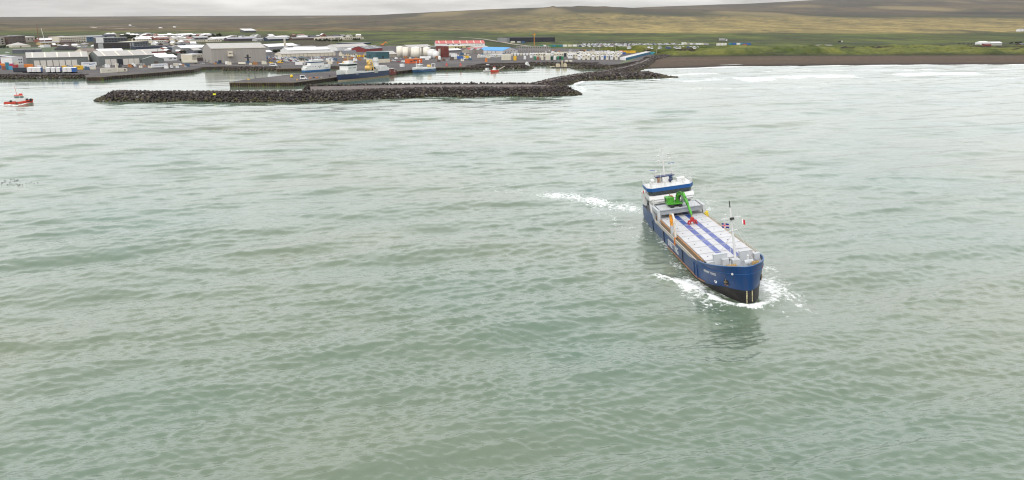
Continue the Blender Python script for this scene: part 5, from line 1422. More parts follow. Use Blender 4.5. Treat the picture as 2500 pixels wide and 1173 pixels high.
# ================================================================== TOWN
QPOLY = [(p.x, p.y) for p in QUAY]
def ground_at(px, py):
    p = at(px, py, GZ)
    if in_poly(np.array([p.x]), np.array([p.y]), QPOLY)[0]: return p
    z = 4.0
    for _ in range(3):
        p = at(px, py, z); z = gz(p)
    return at(px, py, z)

T = {}
def tone(key, c, rough=.75, **k):
    if key not in T: T[key] = mat("wall_" + key, c, rough, **dict(dict(var=.08, vscale=.25, dirt=tuple(x * .72 for x in c), dscale=.12, damt=.5), **k))
    return T[key]
WHITE, CREAM, BEIGE = tone("white", (.60, .60, .59)), tone("cream", (.52, .475, .38)), tone("beige", (.30, .27, .225))
GREY, LGREY, DGREY = tone("grey", (.19, .195, .195)), tone("pale_grey", (.34, .34, .34)), tone("charcoal", (.055, .057, .062))
BLACK, NAVY, SLATE = tone("black", (.014, .016, .022)), tone("navy", (.022, .032, .058)), tone("slate", (.085, .092, .105))
BROWN, REDB, BRICK = tone("brown", (.085, .058, .045)), tone("red", (.165, .022, .020)), tone("brick", (.20, .075, .055))
ROOFW, ROOFG, ROOFR = tone("white_roof", (.62, .61, .595), .55), tone("grey_roof", (.235, .235, .235), .6), tone("red_roof", (.40, .085, .075), .6)
ROOFB, ROOFD, ROOFL = tone("blue_roof", (.020, .22, .52), .5), tone("dark_roof", (.060, .062, .072), .7), tone("pale_roof", (.335, .32, .295), .6)
SHEDG = tone("shed_green", (.115, .128, .120), .6, stretch=(6, 6, .3)); SHEDB = tone("shed_beige", (.265, .245, .22), .6, var=.16, vscale=1.0, stretch=(1.4, 1.4, .05))
TEAL = tone("teal", (.020, .075, .090), .55); DOORW = tone("door_white", (.50, .47, .42), .5); TANKW = tone("tank_cream", (.62, .585, .50), .5, stretch=(1, 1, .15), dirt=(.50, .45, .36))
BLUEW = tone("blue_wall", (.035, .085, .145), .55); BURG = tone("burgundy", (.12, .022, .016), .7); OCHRE = tone("ochre", (.36, .27, .12), .7)
WINM = mat("town_glass", (.028, .034, .042), .15)
_WIN = {}
def win_mesh(w, h):
    k = (round(w, 1), round(h, 1))
    if k not in _WIN:
        mb = MB(); mb.cbox((0, 0, 0), (k[0], .12, k[1])); _WIN[k] = mb.mesh("window", WINM)
    return _WIN[k]

NB = 0
def building(name, label, cat, L, R, hpx, depth, wall, roof, style='flat', rise=0.0, over=.35, doors=(), wins=(), wins_r=(), wins_l=(), lights=0, chimneys=(), group=None, z=None, roof2=None):
    """L and R are sightings of the foot of the side we see; hpx is its height in photo pixels; depth and rise are in metres."""
    a, b = ground_at(*L), ground_at(*R)
    zz = min(a.z, b.z) if z is None else z
    a = Vector((a.x, a.y, zz)); b = Vector((b.x, b.y, zz))
    w = (b - a).length; ang = math.atan2((b - a).y, (b - a).x)
    h = hpx * per_px((a + b) / 2) if hpx > 0 else -hpx
    root = thing(name, label, cat, a, ang, group)
    mb = MB()
    if style == 'gable':                                # ridge runs along the side we see
        mb.profile([(0, -.6), (depth, -.6), (depth, h), (depth / 2, h + rise), (0, h)], 'x', 0, w)
    elif style == 'gable_end':                          # gable end faces us
        mb.profile([(0, -.6), (w, -.6), (w, h), (w / 2, h + rise), (0, h)], 'y', 0, depth)
    else:
        mb.box((0, 0, -.6), (w, depth, h))
    mb.build("wall", wall, root)
    t = .22
    mb = MB()
    if style == 'gable':
        s = rise / (depth / 2)
        for sd in (0, 1):
            y0, y1 = (-over, depth / 2) if sd == 0 else (depth + over, depth / 2)
            z0 = h - s * over; z1 = h + rise
            mb.hexa([(-over, y0, z0 + .03), (w + over, y0, z0 + .03), (w + over, y1, z1 + .03), (-over, y1, z1 + .03)], [(-over, y0, z0 + t), (w + over, y0, z0 + t), (w + over, y1, z1 + t), (-over, y1, z1 + t)])
    elif style == 'gable_end':
        s = rise / (w / 2)
        for sd in (0, 1):
            x0, x1 = (-over, w / 2) if sd == 0 else (w + over, w / 2)
            z0 = h - s * over; z1 = h + rise
            mb.hexa([(x0, -over, z0 + .03), (x1, -over, z1 + .03), (x1, depth + over, z1 + .03), (x0, depth + over, z0 + .03)], [(x0, -over, z0 + t), (x1, -over, z1 + t), (x1, depth + over, z1 + t), (x0, depth + over, z0 + t)])
    elif style == 'hip':
        o = over; r = min(w, depth) * .5
        rx0, rx1 = (r, w - r) if w > depth else (w / 2 - .2, w / 2 + .2)
        mb.add([(-o, -o, h), (w + o, -o, h), (w + o, depth + o, h), (-o, depth + o, h), (rx0, depth / 2, h + rise), (rx1, depth / 2, h + rise)], [(0, 1, 5, 4), (1, 2, 5), (2, 3, 4, 5), (3, 0, 4), (3, 2, 1, 0)])
    elif style == 'mono':
        mb.hexa([(-over, -over, h + .02), (w + over, -over, h + .02), (w + over, depth + over, h + rise + .02), (-over, depth + over, h + rise + .02)], [(-over, -over, h + t), (w + over, -over, h + t), (w + over, depth + over, h + rise + t), (-over, depth + over, h + rise + t)])
    else:
        mb.box((-over * .3, -over * .3, h), (w + over * .3, depth + over * .3, h + .35))
    rf = mb.build("roof", roof, root)
    for k in range(lights):                             # translucent strips up the slope
        x = w * (k + .5) / lights; s = rise / (depth / 2)
        mb = MB(); mb.hexa([(x - .7, .8, h + s * .8 + t), (x + .7, .8, h + s * .8 + t), (x + .7, depth / 2 - .8, h + s * (depth / 2 - .8) + t), (x - .7, depth / 2 - .8, h + s * (depth / 2 - .8) + t)],
                           [(x - .7, .8, h + s * .8 + t + .06), (x + .7, .8, h + s * .8 + t + .06), (x + .7, depth / 2 - .8, h + s * (depth / 2 - .8) + t + .06), (x - .7, depth / 2 - .8, h + s * (depth / 2 - .8) + t + .06)])
        mb.build("skylight", tone("skylight", (.60, .55, .46)), rf)
    for cx, cy, cw, ch in chimneys:
        mb = MB(); mb.box((w * cx - cw / 2, depth * cy - cw / 2, h * .8), (w * cx + cw / 2, depth * cy + cw / 2, h + rise + ch)); mb.build("chimney", LGREY, rf)
    for d in doors:                                     # (from, to, height fraction, material[, foot fraction])
        z0 = h * d[4] if len(d) > 4 else 0
        mb = MB(); mb.box((w * d[0], -.14, z0), (w * d[1], .1, z0 + h * d[2])); mb.build("door", d[3], root)
        if w * (d[1] - d[0]) > 4.5 and d[3] is DOORW:
            pass
    def rows(specs, length, place):
        for n, f0, f1, zf, wf, hf in specs:
            ww = length * (f1 - f0) / n * wf; hh = h * hf
            me = win_mesh(max(ww, .6), max(hh, .6))
            for k in range(n):
                u = length * (f0 + (f1 - f0) * (k + .5) / n); place(me, u, h * zf)
    rows(wins, w, lambda me, u, zf: child("window", me, root, (u, -.03, zf)))
    rows(wins_r, depth, lambda me, u, zf: child("window", me, root, (w + .03, u, zf), (0, 0, math.pi / 2)))
    rows(wins_l, depth, lambda me, u, zf: child("window", me, root, (-.03, u, zf), (0, 0, math.pi / 2)))
    return root, w, h

def u_of(L, R, px): return (px - L[0]) / (R[0] - L[0])
def B(*a, **k): return building(*a, **k)[0]

# ---- the two big warehouses, the small gabled one and the large shed
wl, wr = (67.4, 163.8), (217, 160.2)
B("warehouse", "long grey-green warehouse with seven white loading doors behind the trailers", "warehouse", wl, wr, 21, 34, SHEDG, ROOFL, 'gable', 5.2,
  doors=[(u_of(wl, wr, x), u_of(wl, wr, x + 13.2), .69, DOORW) for x in (84, 99.5, 115, 130.4, 145.2, 160.7, 175.5)], lights=5)
wl, wr = (242.6, 161.2), (378, 156.4)
B("warehouse", "grey-green warehouse with one loading door open, beside the small gabled shed", "warehouse", wl, wr, 22, 34, SHEDG, ROOFL, 'gable', 5.2,
  doors=[(u_of(wl, wr, x), u_of(wl, wr, x + 12.6), .66, m) for x, m in ((257.5, DOORW), (271.7, DOORW), (286.6, BLACK), (300.3, DOORW), (313.8, DOORW), (327.4, DOORW))], lights=4)  # the black panel paints the dark inside of the open door
B("shed", "small grey-green shed with its gable facing the quay", "shed", (349.6, 158.0), (401.5, 156.4), 12, 24, SHEDG, tone("shed_roof", (.25, .27, .25)), 'gable_end', 3.4, doors=[(.52, .7, .55, BROWN)], wins_l=[(2, .2, .8, .35, .35, .6)])
sl, sr = (518.6, 155.2), (651, 151.6)
big = B("storage_hall", "huge ribbed beige-grey hall with a cream hatch housing high on its wall", "storage hall", sl, sr, 34, 46, SHEDB, ROOFL, 'gable', 5.6, doors=[(.105, .165, .2, NAVY)], wins_l=[(2, .2, .5, .1, .14, .2), (1, .75, .85, .12, .5, .25)])
def hatch_box():
    a, b = ground_at(*sl), ground_at(*sr); w = (b - a).length
    q = u_of(sl, sr, 557) * w, u_of(sl, sr, 567.5) * w
    h = 34 * per_px((a + b) / 2)
    o = blk("hatch_housing", big, CREAM, ((q[0], -3.6, h * .52), (q[1], 0, h * .80)), ((q[0] - .6, -4.2, h * .46), (q[1] + .4, 0, h * .52)))
    win_row(o, q[0] + .3, q[1] - .3, -3.62, h * .66, 3, .9, 1.4, m=WINM)
    blk("cope_flashing", big, CREAM, ((-.3, -.5, h - .1), (w + .3, -.4, h + .5)))
hatch_box()
# ---- left side of the harbour
B("office_building", "white and cream office with dark windows at the left end of the warehouse", "office building", (31, 160), (57.5, 158), 20, 14, WHITE, ROOFL, 'mono', -1.0, wins=[(2, .55, .95, .62, .55, .16), (2, .55, .95, .28, .55, .16)])
B("low_building", "low blue-grey building with a pale roof edge behind the first warehouse", "building", (31, 131.5), (100, 130.5), 9.5, 16, SLATE, ROOFL, 'flat', doors=[(.7, .78, .5, BLACK)], wins=[(2, .35, .5, .6, .2, .25)])
B("hall", "cream hall with a shallow hipped roof at the far left", "hall", (30, 116.5), (75, 115.5), 4.5, 34, CREAM, ROOFL, 'hip', 5.0, doors=[(.42, .5, .6, BROWN)])
B("apartment_block", "grey and beige apartment block at the left edge of the town", "apartment block", (-8, 112), (22, 110), 18, 18, BEIGE, ROOFL, 'flat', wins=[(3, .05, .95, .78, .5, .16), (3, .05, .95, .5, .5, .16), (3, .05, .95, .22, .5, .16)])
B("apartment_block", "dark brown terraced apartment block beside the grey one", "apartment block", (22, 110.5), (64, 107.5), 20, 20, BROWN, ROOFG, 'flat', wins=[(4, .05, .95, .82, .6, .13), (5, .05, .95, .55, .7, .1), (5, .05, .95, .3, .7, .1)])
B("apartment_block", "olive-beige apartment block right of the brown one", "apartment block", (64, 104), (86, 102.5), 12.5, 18, OCHRE if False else BEIGE, ROOFW, 'flat', wins=[(2, .1, .9, .6, .3, .3), (1, .7, .95, .25, .6, .2)])
B("house", "low house with a two-level white roof behind the thin white mast", "house", (98, 104), (138, 102), 5, 14, BRICK, ROOFW, 'gable', 3.5, wins=[(6, .3, .95, .55, .4, .4)])
B("hotel", "long cream three-storey block with two rows of windows", "hotel", (145, 106), (212, 102.6), 14.5, 16, CREAM, ROOFW, 'flat', wins=[(13, .05, .97, .70, .55, .15), (13, .05, .97, .40, .55, .15), (6, .4, .97, .12, .5, .16)])
B("community_hall", "brown hall with a low arched roof in front of the cream block", "hall", (155, 109), (186, 107.6), 5, 20, BROWN, tone("brown_roof", (.09, .06, .05)), 'hip', 4.0)
B("terrace", "ochre terrace of low houses left of the brown hall", "terrace", (100, 110.5), (160, 108.5), 5, 12, OCHRE, ROOFG, 'gable', 2.0, wins=[(7, .05, .95, .5, .45, .4)])
B("blue_building", "blue-grey two-storey building with a pale gable behind the black flats", "building", (214, 102), (256, 100), 11, 18, BLUEW, ROOFG, 'gable', 2.5, wins=[(5, .1, .95, .6, .4, .2)])
B("apartment_block", "dark flats with white end wall and white roof line", "apartment block", (235, 106.5), (312, 105), 13.5, 18, DGREY, ROOFW, 'flat', doors=[(.0, .235, .96, WHITE)], wins=[(7, .27, .98, .68, .6, .2), (7, .27, .98, .3, .6, .2), (3, .03, .21, .6, .5, .3)])
B("apartment_block", "black flats with a beige left wing in front of the dark ones", "apartment block", (241, 121.5), (318, 119.5), 14.5, 20, tone("black_brown", (.032, .024, .023)), DGREY, 'flat', doors=[(.0, .155, .98, LGREY), (.44, .52, .5, NAVY)], wins=[(3, .02, .14, .6, .4, .3), (4, .2, .42, .62, .5, .18), (5, .56, .96, .62, .5, .18), (5, .56, .96, .25, .5, .18)])
B("apartment_block", "blue-grey flats with pale balconies beside the black ones", "apartment block", (317, 119), (364, 115.5), 15, 20, SLATE, CREAM, 'flat', doors=[(.0, .07, .9, LGREY), (.14, .2, .9, LGREY)], wins=[(5, .25, .95, .7, .6, .2), (5, .25, .95, .35, .6, .2)])
B("long_store", "long low navy blue building with a dark flat roof", "building", (331, 121.5), (422, 119.2), 6.5, 22, NAVY, ROOFD, 'flat', wins=[(8, .05, .95, .6, .2, .2)])
B("white_store", "white roofed building directly behind the second warehouse", "building", (240, 131.5), (302, 130), 5, 20, WHITE, ROOFW, 'gable', 3.5)
B("church_hall", "cream house with brown roof between the two warehouses", "house", (209, 147), (242, 145), 20, 16, CREAM, tone("brown_roof2", (.15, .115, .095)), 'gable', 3.5, wins=[(3, .3, .95, .75, .5, .12), (3, .3, .95, .5, .5, .12), (2, .5, .95, .2, .5, .14)])
B("red_store", "low building with red wall and cream roof right of the second warehouse", "building", (345, 133), (404, 130.2), 5, 20, REDB, ROOFL, 'gable', 3.5)
B("white_workshop", "white workshop with two dark window groups behind the small shed", "workshop", (385, 150), (433, 148.2), 8.5, 22, WHITE, ROOFW, 'gable', 3.2, wins=[(3, .58, .74, .55, .8, .28), (3, .82, .96, .55, .8, .28)])
B("white_workshop", "white roofed store directly behind the white workshop", "workshop", (378, 141), (412, 139.6), 5, 16, WHITE, ROOFW, 'gable', 2.6)
B("grey_warehouse", "grey warehouse with long white roof left of the huge hall", "warehouse", (444, 128), (522, 125.2), 9.5, 26, GREY, ROOFW, 'gable', 3.6, doors=[(.3, .36, .5, DGREY)])
B("navy_workshop", "dark navy workshop with a white strip on its roof", "workshop", (422, 124), (444, 123.2), 8, 14, NAVY, ROOFW, 'flat')
B("small_house", "dark grey house with a pale peaked end beside the huge hall", "house", (474, 133), (493, 131.4), 9, 12, SLATE, ROOFL, 'gable', 2.6)
B("cream_house", "cream two-storey building with white flat roof at the huge hall's left end", "building", (470, 150.5), (496, 148.5), 16, 16, CREAM, ROOFW, 'flat', doors=[(.45, .98, .5, tone("porch_shade", (.07, .05, .05)))], wins=[(3, .06, .4, .78, .55, .12), (3, .48, .95, .72, .6, .14)])  # the wide dark door panel is a porch's shade painted on the wall
B("grey_annex", "slate grey annex with white roof edge left of the cream building", "building", (452, 145), (470, 146), 10, 14, SLATE, ROOFW, 'flat')
# ---- behind the huge hall
B("long_store", "long building with a blue-grey roof just behind the huge hall", "building", (543, 119), (650, 116.6), 3.5, 24, NAVY, tone("roof_bluegrey", (.20, .22, .27)), 'gable', 3.2)
B("packing_hall", "white roofed packing hall with a blue and white gable", "hall", (657, 124.5), (728, 120.4), 9, 24, GREY, ROOFW, 'gable', 4.0, wins_l=[(3, .3, .7, .45, .5, .9)])
B("grey_store", "low grey store at the right end of the packing hall", "building", (706, 115.4), (732, 114.2), 5, 14, LGREY, LGREY, 'flat')
B("low_store", "small grey roofed store at the huge hall's right corner", "building", (650, 134), (665, 133.2), 6, 10, GREY, ROOFW, 'gable', 2.4)
B("fish_plant", "long white fish plant with a white stepped roof behind the cream wall", "factory", (704, 131.5), (806, 128.4), 7.5, 26, WHITE, ROOFW, 'gable', 3.6, doors=[(.07, .1, .5, DGREY)])
B("fish_plant_office", "white box office with small dark windows on the fish plant's far side", "office building", (727, 123), (772, 121.6), 8, 14, WHITE, ROOFW, 'flat', wins=[(3, .03, .36, .5, .25, .35), (4, .72, .98, .5, .6, .25)])
B("fish_plant_office", "smaller white box with one dark window right of the white office", "office building", (775, 122.5), (792, 121.6), 5.5, 10, WHITE, ROOFW, 'flat', wins=[(2, .45, .9, .5, .7, .4)])
cw = B("cold_store", "long low cream cold store with dark vertical ribs facing the harbour", "cold store", (687, 140.4), (819, 136.2), 7.5, 20, CREAM, ROOFL, 'gable', 2.4)
def ribs():
    a, b = ground_at(687, 140.4), ground_at(819, 136.2); w = (b - a).length; h = 7.5 * per_px((a + b) / 2)
    mb = MB(); mb.box((-.18, -.16, 0), (.18, 0, h)); me = mb.mesh("rib", tone("rib", (.10, .085, .065)))
    for k in range(13): child("rib", me, cw, (w * (k + .2) / 13, 0, 0))
    blk("cope", cw, tone("cope_olive", (.12, .10, .07)), ((0, -.3, h - .25), (w, 0, h + .15)))
ribs()
tw = thing("chimney_tower", "tall pale concrete chimney on a wider square base beside the fish plant", "tower", ground_at(698, 130.6))
def chim():
    p = ground_at(698, 130.6); k = per_px(p)
    blk("base_tower", tw, LGREY, ((-3.8 * k, -2, -1), (3.8 * k, 5, 18.5 * k))); blk("shaft", tw, tone("shaft", (.40, .38, .32)), ((-3.6 * k, 0, 18.5 * k), (-.0 * k, 3.4, 34.5 * k)))
    blk("shaft_stain", tw, OCHRE, ((-3.5 * k, -.1, 19 * k), (-.6 * k, 0, 23 * k)))
chim()
# ---- harbour tower
ht = thing("harbour_tower", "small white harbour tower with a dark pointed roof beside the rescue vessel", "tower", ground_at(735.5, 158.8))
def htower():
    k = per_px(ground_at(735.5, 158.8))
    blk("lower_storey", ht, WHITE, ((-14.5 * k, 0, -.5), (7 * k, 7, 6.5 * k))); blk("tower_room", ht, CREAM, ((-5.5 * k, .3, 6.5 * k), (7.3 * k, 6.5, 16 * k)))
    mb = MB(); q = [(-9.5 * k, -1.5), (11 * k, -1.5), (11 * k, 8.2), (-9.5 * k, 8.2)]
    mb.add([(*p, 15.8 * k) for p in q] + [(.8 * k, 3.2, 21 * k)], [(0, 1, 4), (1, 2, 4), (2, 3, 4), (3, 0, 4), (3, 2, 1, 0)]); mb.build("roof", tone("roof_slate", (.055, .075, .085)), ht)
    for u in (-3.4, .2, 4.2): blk("window", ht, WINM, ((u * k, .2, 10 * k), ((u + 2.4) * k, .32, 15 * k)))
    blk("door", ht, DGREY, ((3.6 * k, -.08, 0), (6 * k, .05, 5.6 * k)))
htower()
cv = thing("conveyor", "sloping blue-roofed gallery between the harbour tower and the rescue vessel", "gallery", ground_at(756, 158))
def conv():
    k = per_px(ground_at(756, 158)); blk("gallery", cv, tone("gallery_blue", (.12, .19, .23)), bars=[((-12 * k, 2, 12.5 * k), (10 * k, 2, 6.5 * k), 3.2, 4 * k)]); blk("gallery_wall", cv, LGREY, ((-10 * k, 3.6, 0), (12 * k, 5.5, 6 * k)))
conv()
# ---- centre: teal building, tanks, red block
tb = building("teal_building", "dark teal building on a beige base behind the trawler", "building", (895, 152.0), (918.5, 154.2), 25, 18, TEAL, tone("teal_roof", (.10, .13, .14)), 'flat', wins=[(1, .3, .42, .62, 1, .14)], wins_r=[(1, .45, .6, .5, .6, .3)])
blk("base", tb[0], CREAM, ((-.3, -.3, -.5), (tb[1] + .3, 18.3, tb[2] * .36)))
B("long_store", "long beige store with a wide pale roof behind the teal building", "building", (905, 141), (969, 139.6), 7, 34, BEIGE, ROOFL, 'gable', 3.6, doors=[(.36, .4, .7, WHITE)])
B("long_hall", "long white hall with pale gable on the slope behind the fish plant", "hall", (823.8, 124.6), (903, 120.4), 7.5, 30, WHITE, ROOFL, 'gable', 4.4, doors=[(.62, .68, .6, LGREY)], wins=[(2, .3, .5, .4, .25, .25)])
B("flat_store", "dark flat-roofed store partly hidden behind the long white hall", "building", (838, 110.2), (906, 108.4), 4, 22, NAVY, ROOFG, 'flat')
B("red_hall", "burgundy hall with grey roof left of the white tanks", "hall", (894, 127.2), (934, 124.0), 6.5, 28, REDB, tone("roof_midgrey", (.14, .145, .155)), 'gable', 4.2, lights=2)
B("white_garage", "small white garage below the long white hall", "garage", (855, 127), (880, 125.4), 5, 12, WHITE, ROOFW, 'gable', 2.4)
B("old_house", "old white house with slate roof and two gables near the yellow buoys", "house", (836, 137.4), (872, 136.2), 6, 10, CREAM, tone("roof_slate2", (.10, .105, .115)), 'gable', 3.6, wins=[(5, .1, .9, .5, .35, .35)])
def tank(label, pl, pr, yb, yt, m=TANKW, cap=True):
    p = ground_at((pl + pr) / 2, yb); k = per_px(p); r = (pr - pl) / 2 * k; h = (yb - yt) * k
    c = p + Vector((p.x, p.y, 0)).normalized() * r
    t = thing("storage_tank", label, "tank", (c.x, c.y, p.z), group=None)
    mb = MB(); mb.tube((0, 0, -.5), (0, 0, h), r, r, 28); o = mb.build("shell", m, t)
    for f in o.data.polygons: f.use_smooth = len(f.vertices) == 4
    mb = MB(); mb.tube((0, 0, h), (0, 0, h + r * .16), r * 1.01, r * .06, 28); mb.build("tank_roof", ROOFW if cap else m, t)
    d = Vector((-p.x, -p.y, 0)).normalized(); s = Vector((-d.y, d.x, 0))
    mb = MB(); a = d * (r * .78) + s * (r * .66); mb.bar((a.x, a.y, 0), (a.x, a.y, h + 1), .35); mb.build("ladder", tone("ladder", (.28, .26, .22)), t)
    mb = MB()
    for i in range(24):
        q0, q1 = 2 * math.pi * i / 24, 2 * math.pi * (i + 1) / 24
        mb.bar((r * math.cos(q0), r * math.sin(q0), h + .9), (r * math.cos(q1), r * math.sin(q1), h + .9), .09)
    mb.build("tank_railing", LGREY, t)
    return t
tank("leftmost tall cream storage tank, half behind its neighbour", 968.5, 986, 140.4, 115.2)
tank("second tall cream storage tank from the left", 983, 1000.5, 141.8, 117.2)
tank("widest cream storage tank in the middle of the row", 1003, 1029.5, 142.4, 117.6)
tank("tall cream storage tank right of the widest one", 1033.5, 1051.5, 140, 117.2)
tank("squat white storage tank in front of the row's right end", 1043.5, 1066, 142.4, 123.2, WHITE)
tank("low white storage tank stepping down right of the squat one", 1056, 1072.6, 143, 127.5, WHITE)
tank("slim beige silo at the right end of the tank row", 1070, 1076.8, 140, 121.4, BEIGE)
B("meal_factory", "pale roofed factory hall rising behind the storage tanks", "factory", (1000, 137), (1056, 135), 20, 24, BEIGE, ROOFL, 'gable', 3.0)
B("grey_block", "tall green-grey factory block right of the storage tanks", "factory", (1053, 139), (1084, 138.6), 24, 22, tone("greygreen", (.135, .14, .12)), ROOFG, 'flat')
B("red_block", "dark red steel-clad block beside the green-grey factory", "factory", (1084, 140.4), (1096, 140.0), 25.5, 20, BURG, BURG, 'flat', wins=[(1, .05, .95, .3, 1, .01)])
rl, rr = (1064, 113.8), (1183.6, 112.3)
B("red_roofed_hall", "long white hall with a pinkish red roof at the edge of the moor", "hall", rl, rr, 6.6, 34, WHITE, ROOFR, 'gable', 5.0, lights=7, wins=[(3, .2, .52, .6, .35, .25), (6, .8, .97, .45, .4, .25)])
B("yellow_row", "low pale yellow row with dark garage openings below the red-roofed hall", "building", (1098, 119), (1137, 117.8), 5.5, 14, tone("pale_yellow", (.46, .42, .22)), ROOFW, 'flat', doors=[(.32, .42, .7, BROWN), (.5, .6, .7, BROWN), (.68, .78, .7, BROWN)])
B("low_shed", "low open shed with a long white roof beside the red block", "shed", (1096, 126.6), (1126, 125.6), 3, 16, DGREY, ROOFW, 'gable', 2.2)
B("red_roofed_house", "grey concrete plant with dull red roof left of the blue-roofed hall", "factory", (1150, 131), (1198, 129.8), 6, 28, BEIGE, tone("dull_red_roof", (.30, .045, .040)), 'gable', 4.2, doors=[(.3, .4, .6, DGREY)])
B("concrete_gable", "small concrete gabled bay, left of two on the red-roofed plant", "factory bay", (1152, 131.8), (1163.5, 131.5), 8.2, 8, tone("concrete", (.22, .20, .18)), ROOFG, 'gable_end', 3.0)
B("concrete_gable", "small concrete gabled bay, right of two on the red-roofed plant", "factory bay", (1168, 131.8), (1180, 131.4), 8.2, 8, tone("concrete", (.22, .20, .18)), ROOFG, 'gable_end', 3.0)
B("white_canopy", "low white canopy roof in front of the red-roofed plant", "canopy", (1169, 131.4), (1185, 131.0), 4, 8, DGREY, ROOFW, 'gable', 1.2)
B("cream_store", "cream roofed store just behind the red-roofed plant", "building", (1158, 121.4), (1194, 119.8), 4, 16, CREAM, ROOFL, 'gable', 2.2)
B("blue_roofed_hall", "white hall with a bright blue roof above the container yard", "hall", (1227.5, 132.4), (1264, 129.9), 7.6, 46, tone("pinkish_white", (.46, .44, .43)), ROOFB, 'gable_end', 4.2, wins=[(4, .1, .85, .82, .3, .2), (3, .1, .6, .4, .4, .2)], wins_l=[(1, .6, .68, .35, .9, .6), (2, .2, .5, .55, .12, .5)])
B("side_annex", "white flat-roofed annex on the blue-roofed hall's left side", "annex", (1184, 131.6), (1196, 131.2), 6, 12, WHITE, ROOFW, 'flat')
bl = B("black_hall", "long black industrial hall standing alone on the moor", "hall", (1244, 103.6), (1355, 102.6), 10.6, 40, BLACK, BLACK, 'flat')
B("grey_porch", "grey end block on the black hall's left side", "annex", (1237, 103.8), (1244, 103.6), 9.6, 30, GREY, GREY, 'flat')
for i, (x, w, lab) in enumerate(((1248, 9, "cream site cabin at the left foot of the black hall"), (1264, 7, "grey site cabin in front of the black hall"), (1275, 7, "blue site cabin in front of the black hall"))):
    B("site_cabin", lab, "cabin", (x, 104.8 + i * .7), (x + w, 104.7 + i * .7), 3.2, 4, (CREAM, LGREY, BLUEW)[i], (ROOFW, ROOFW, ROOFB)[i], 'flat')
B("far_shed", "lone dark shed with a white roof out on the moor behind the town", "shed", (597, 80.4), (626, 80.0), 5, 50, DGREY, ROOFW, 'mono', 6.0, over=1.0)
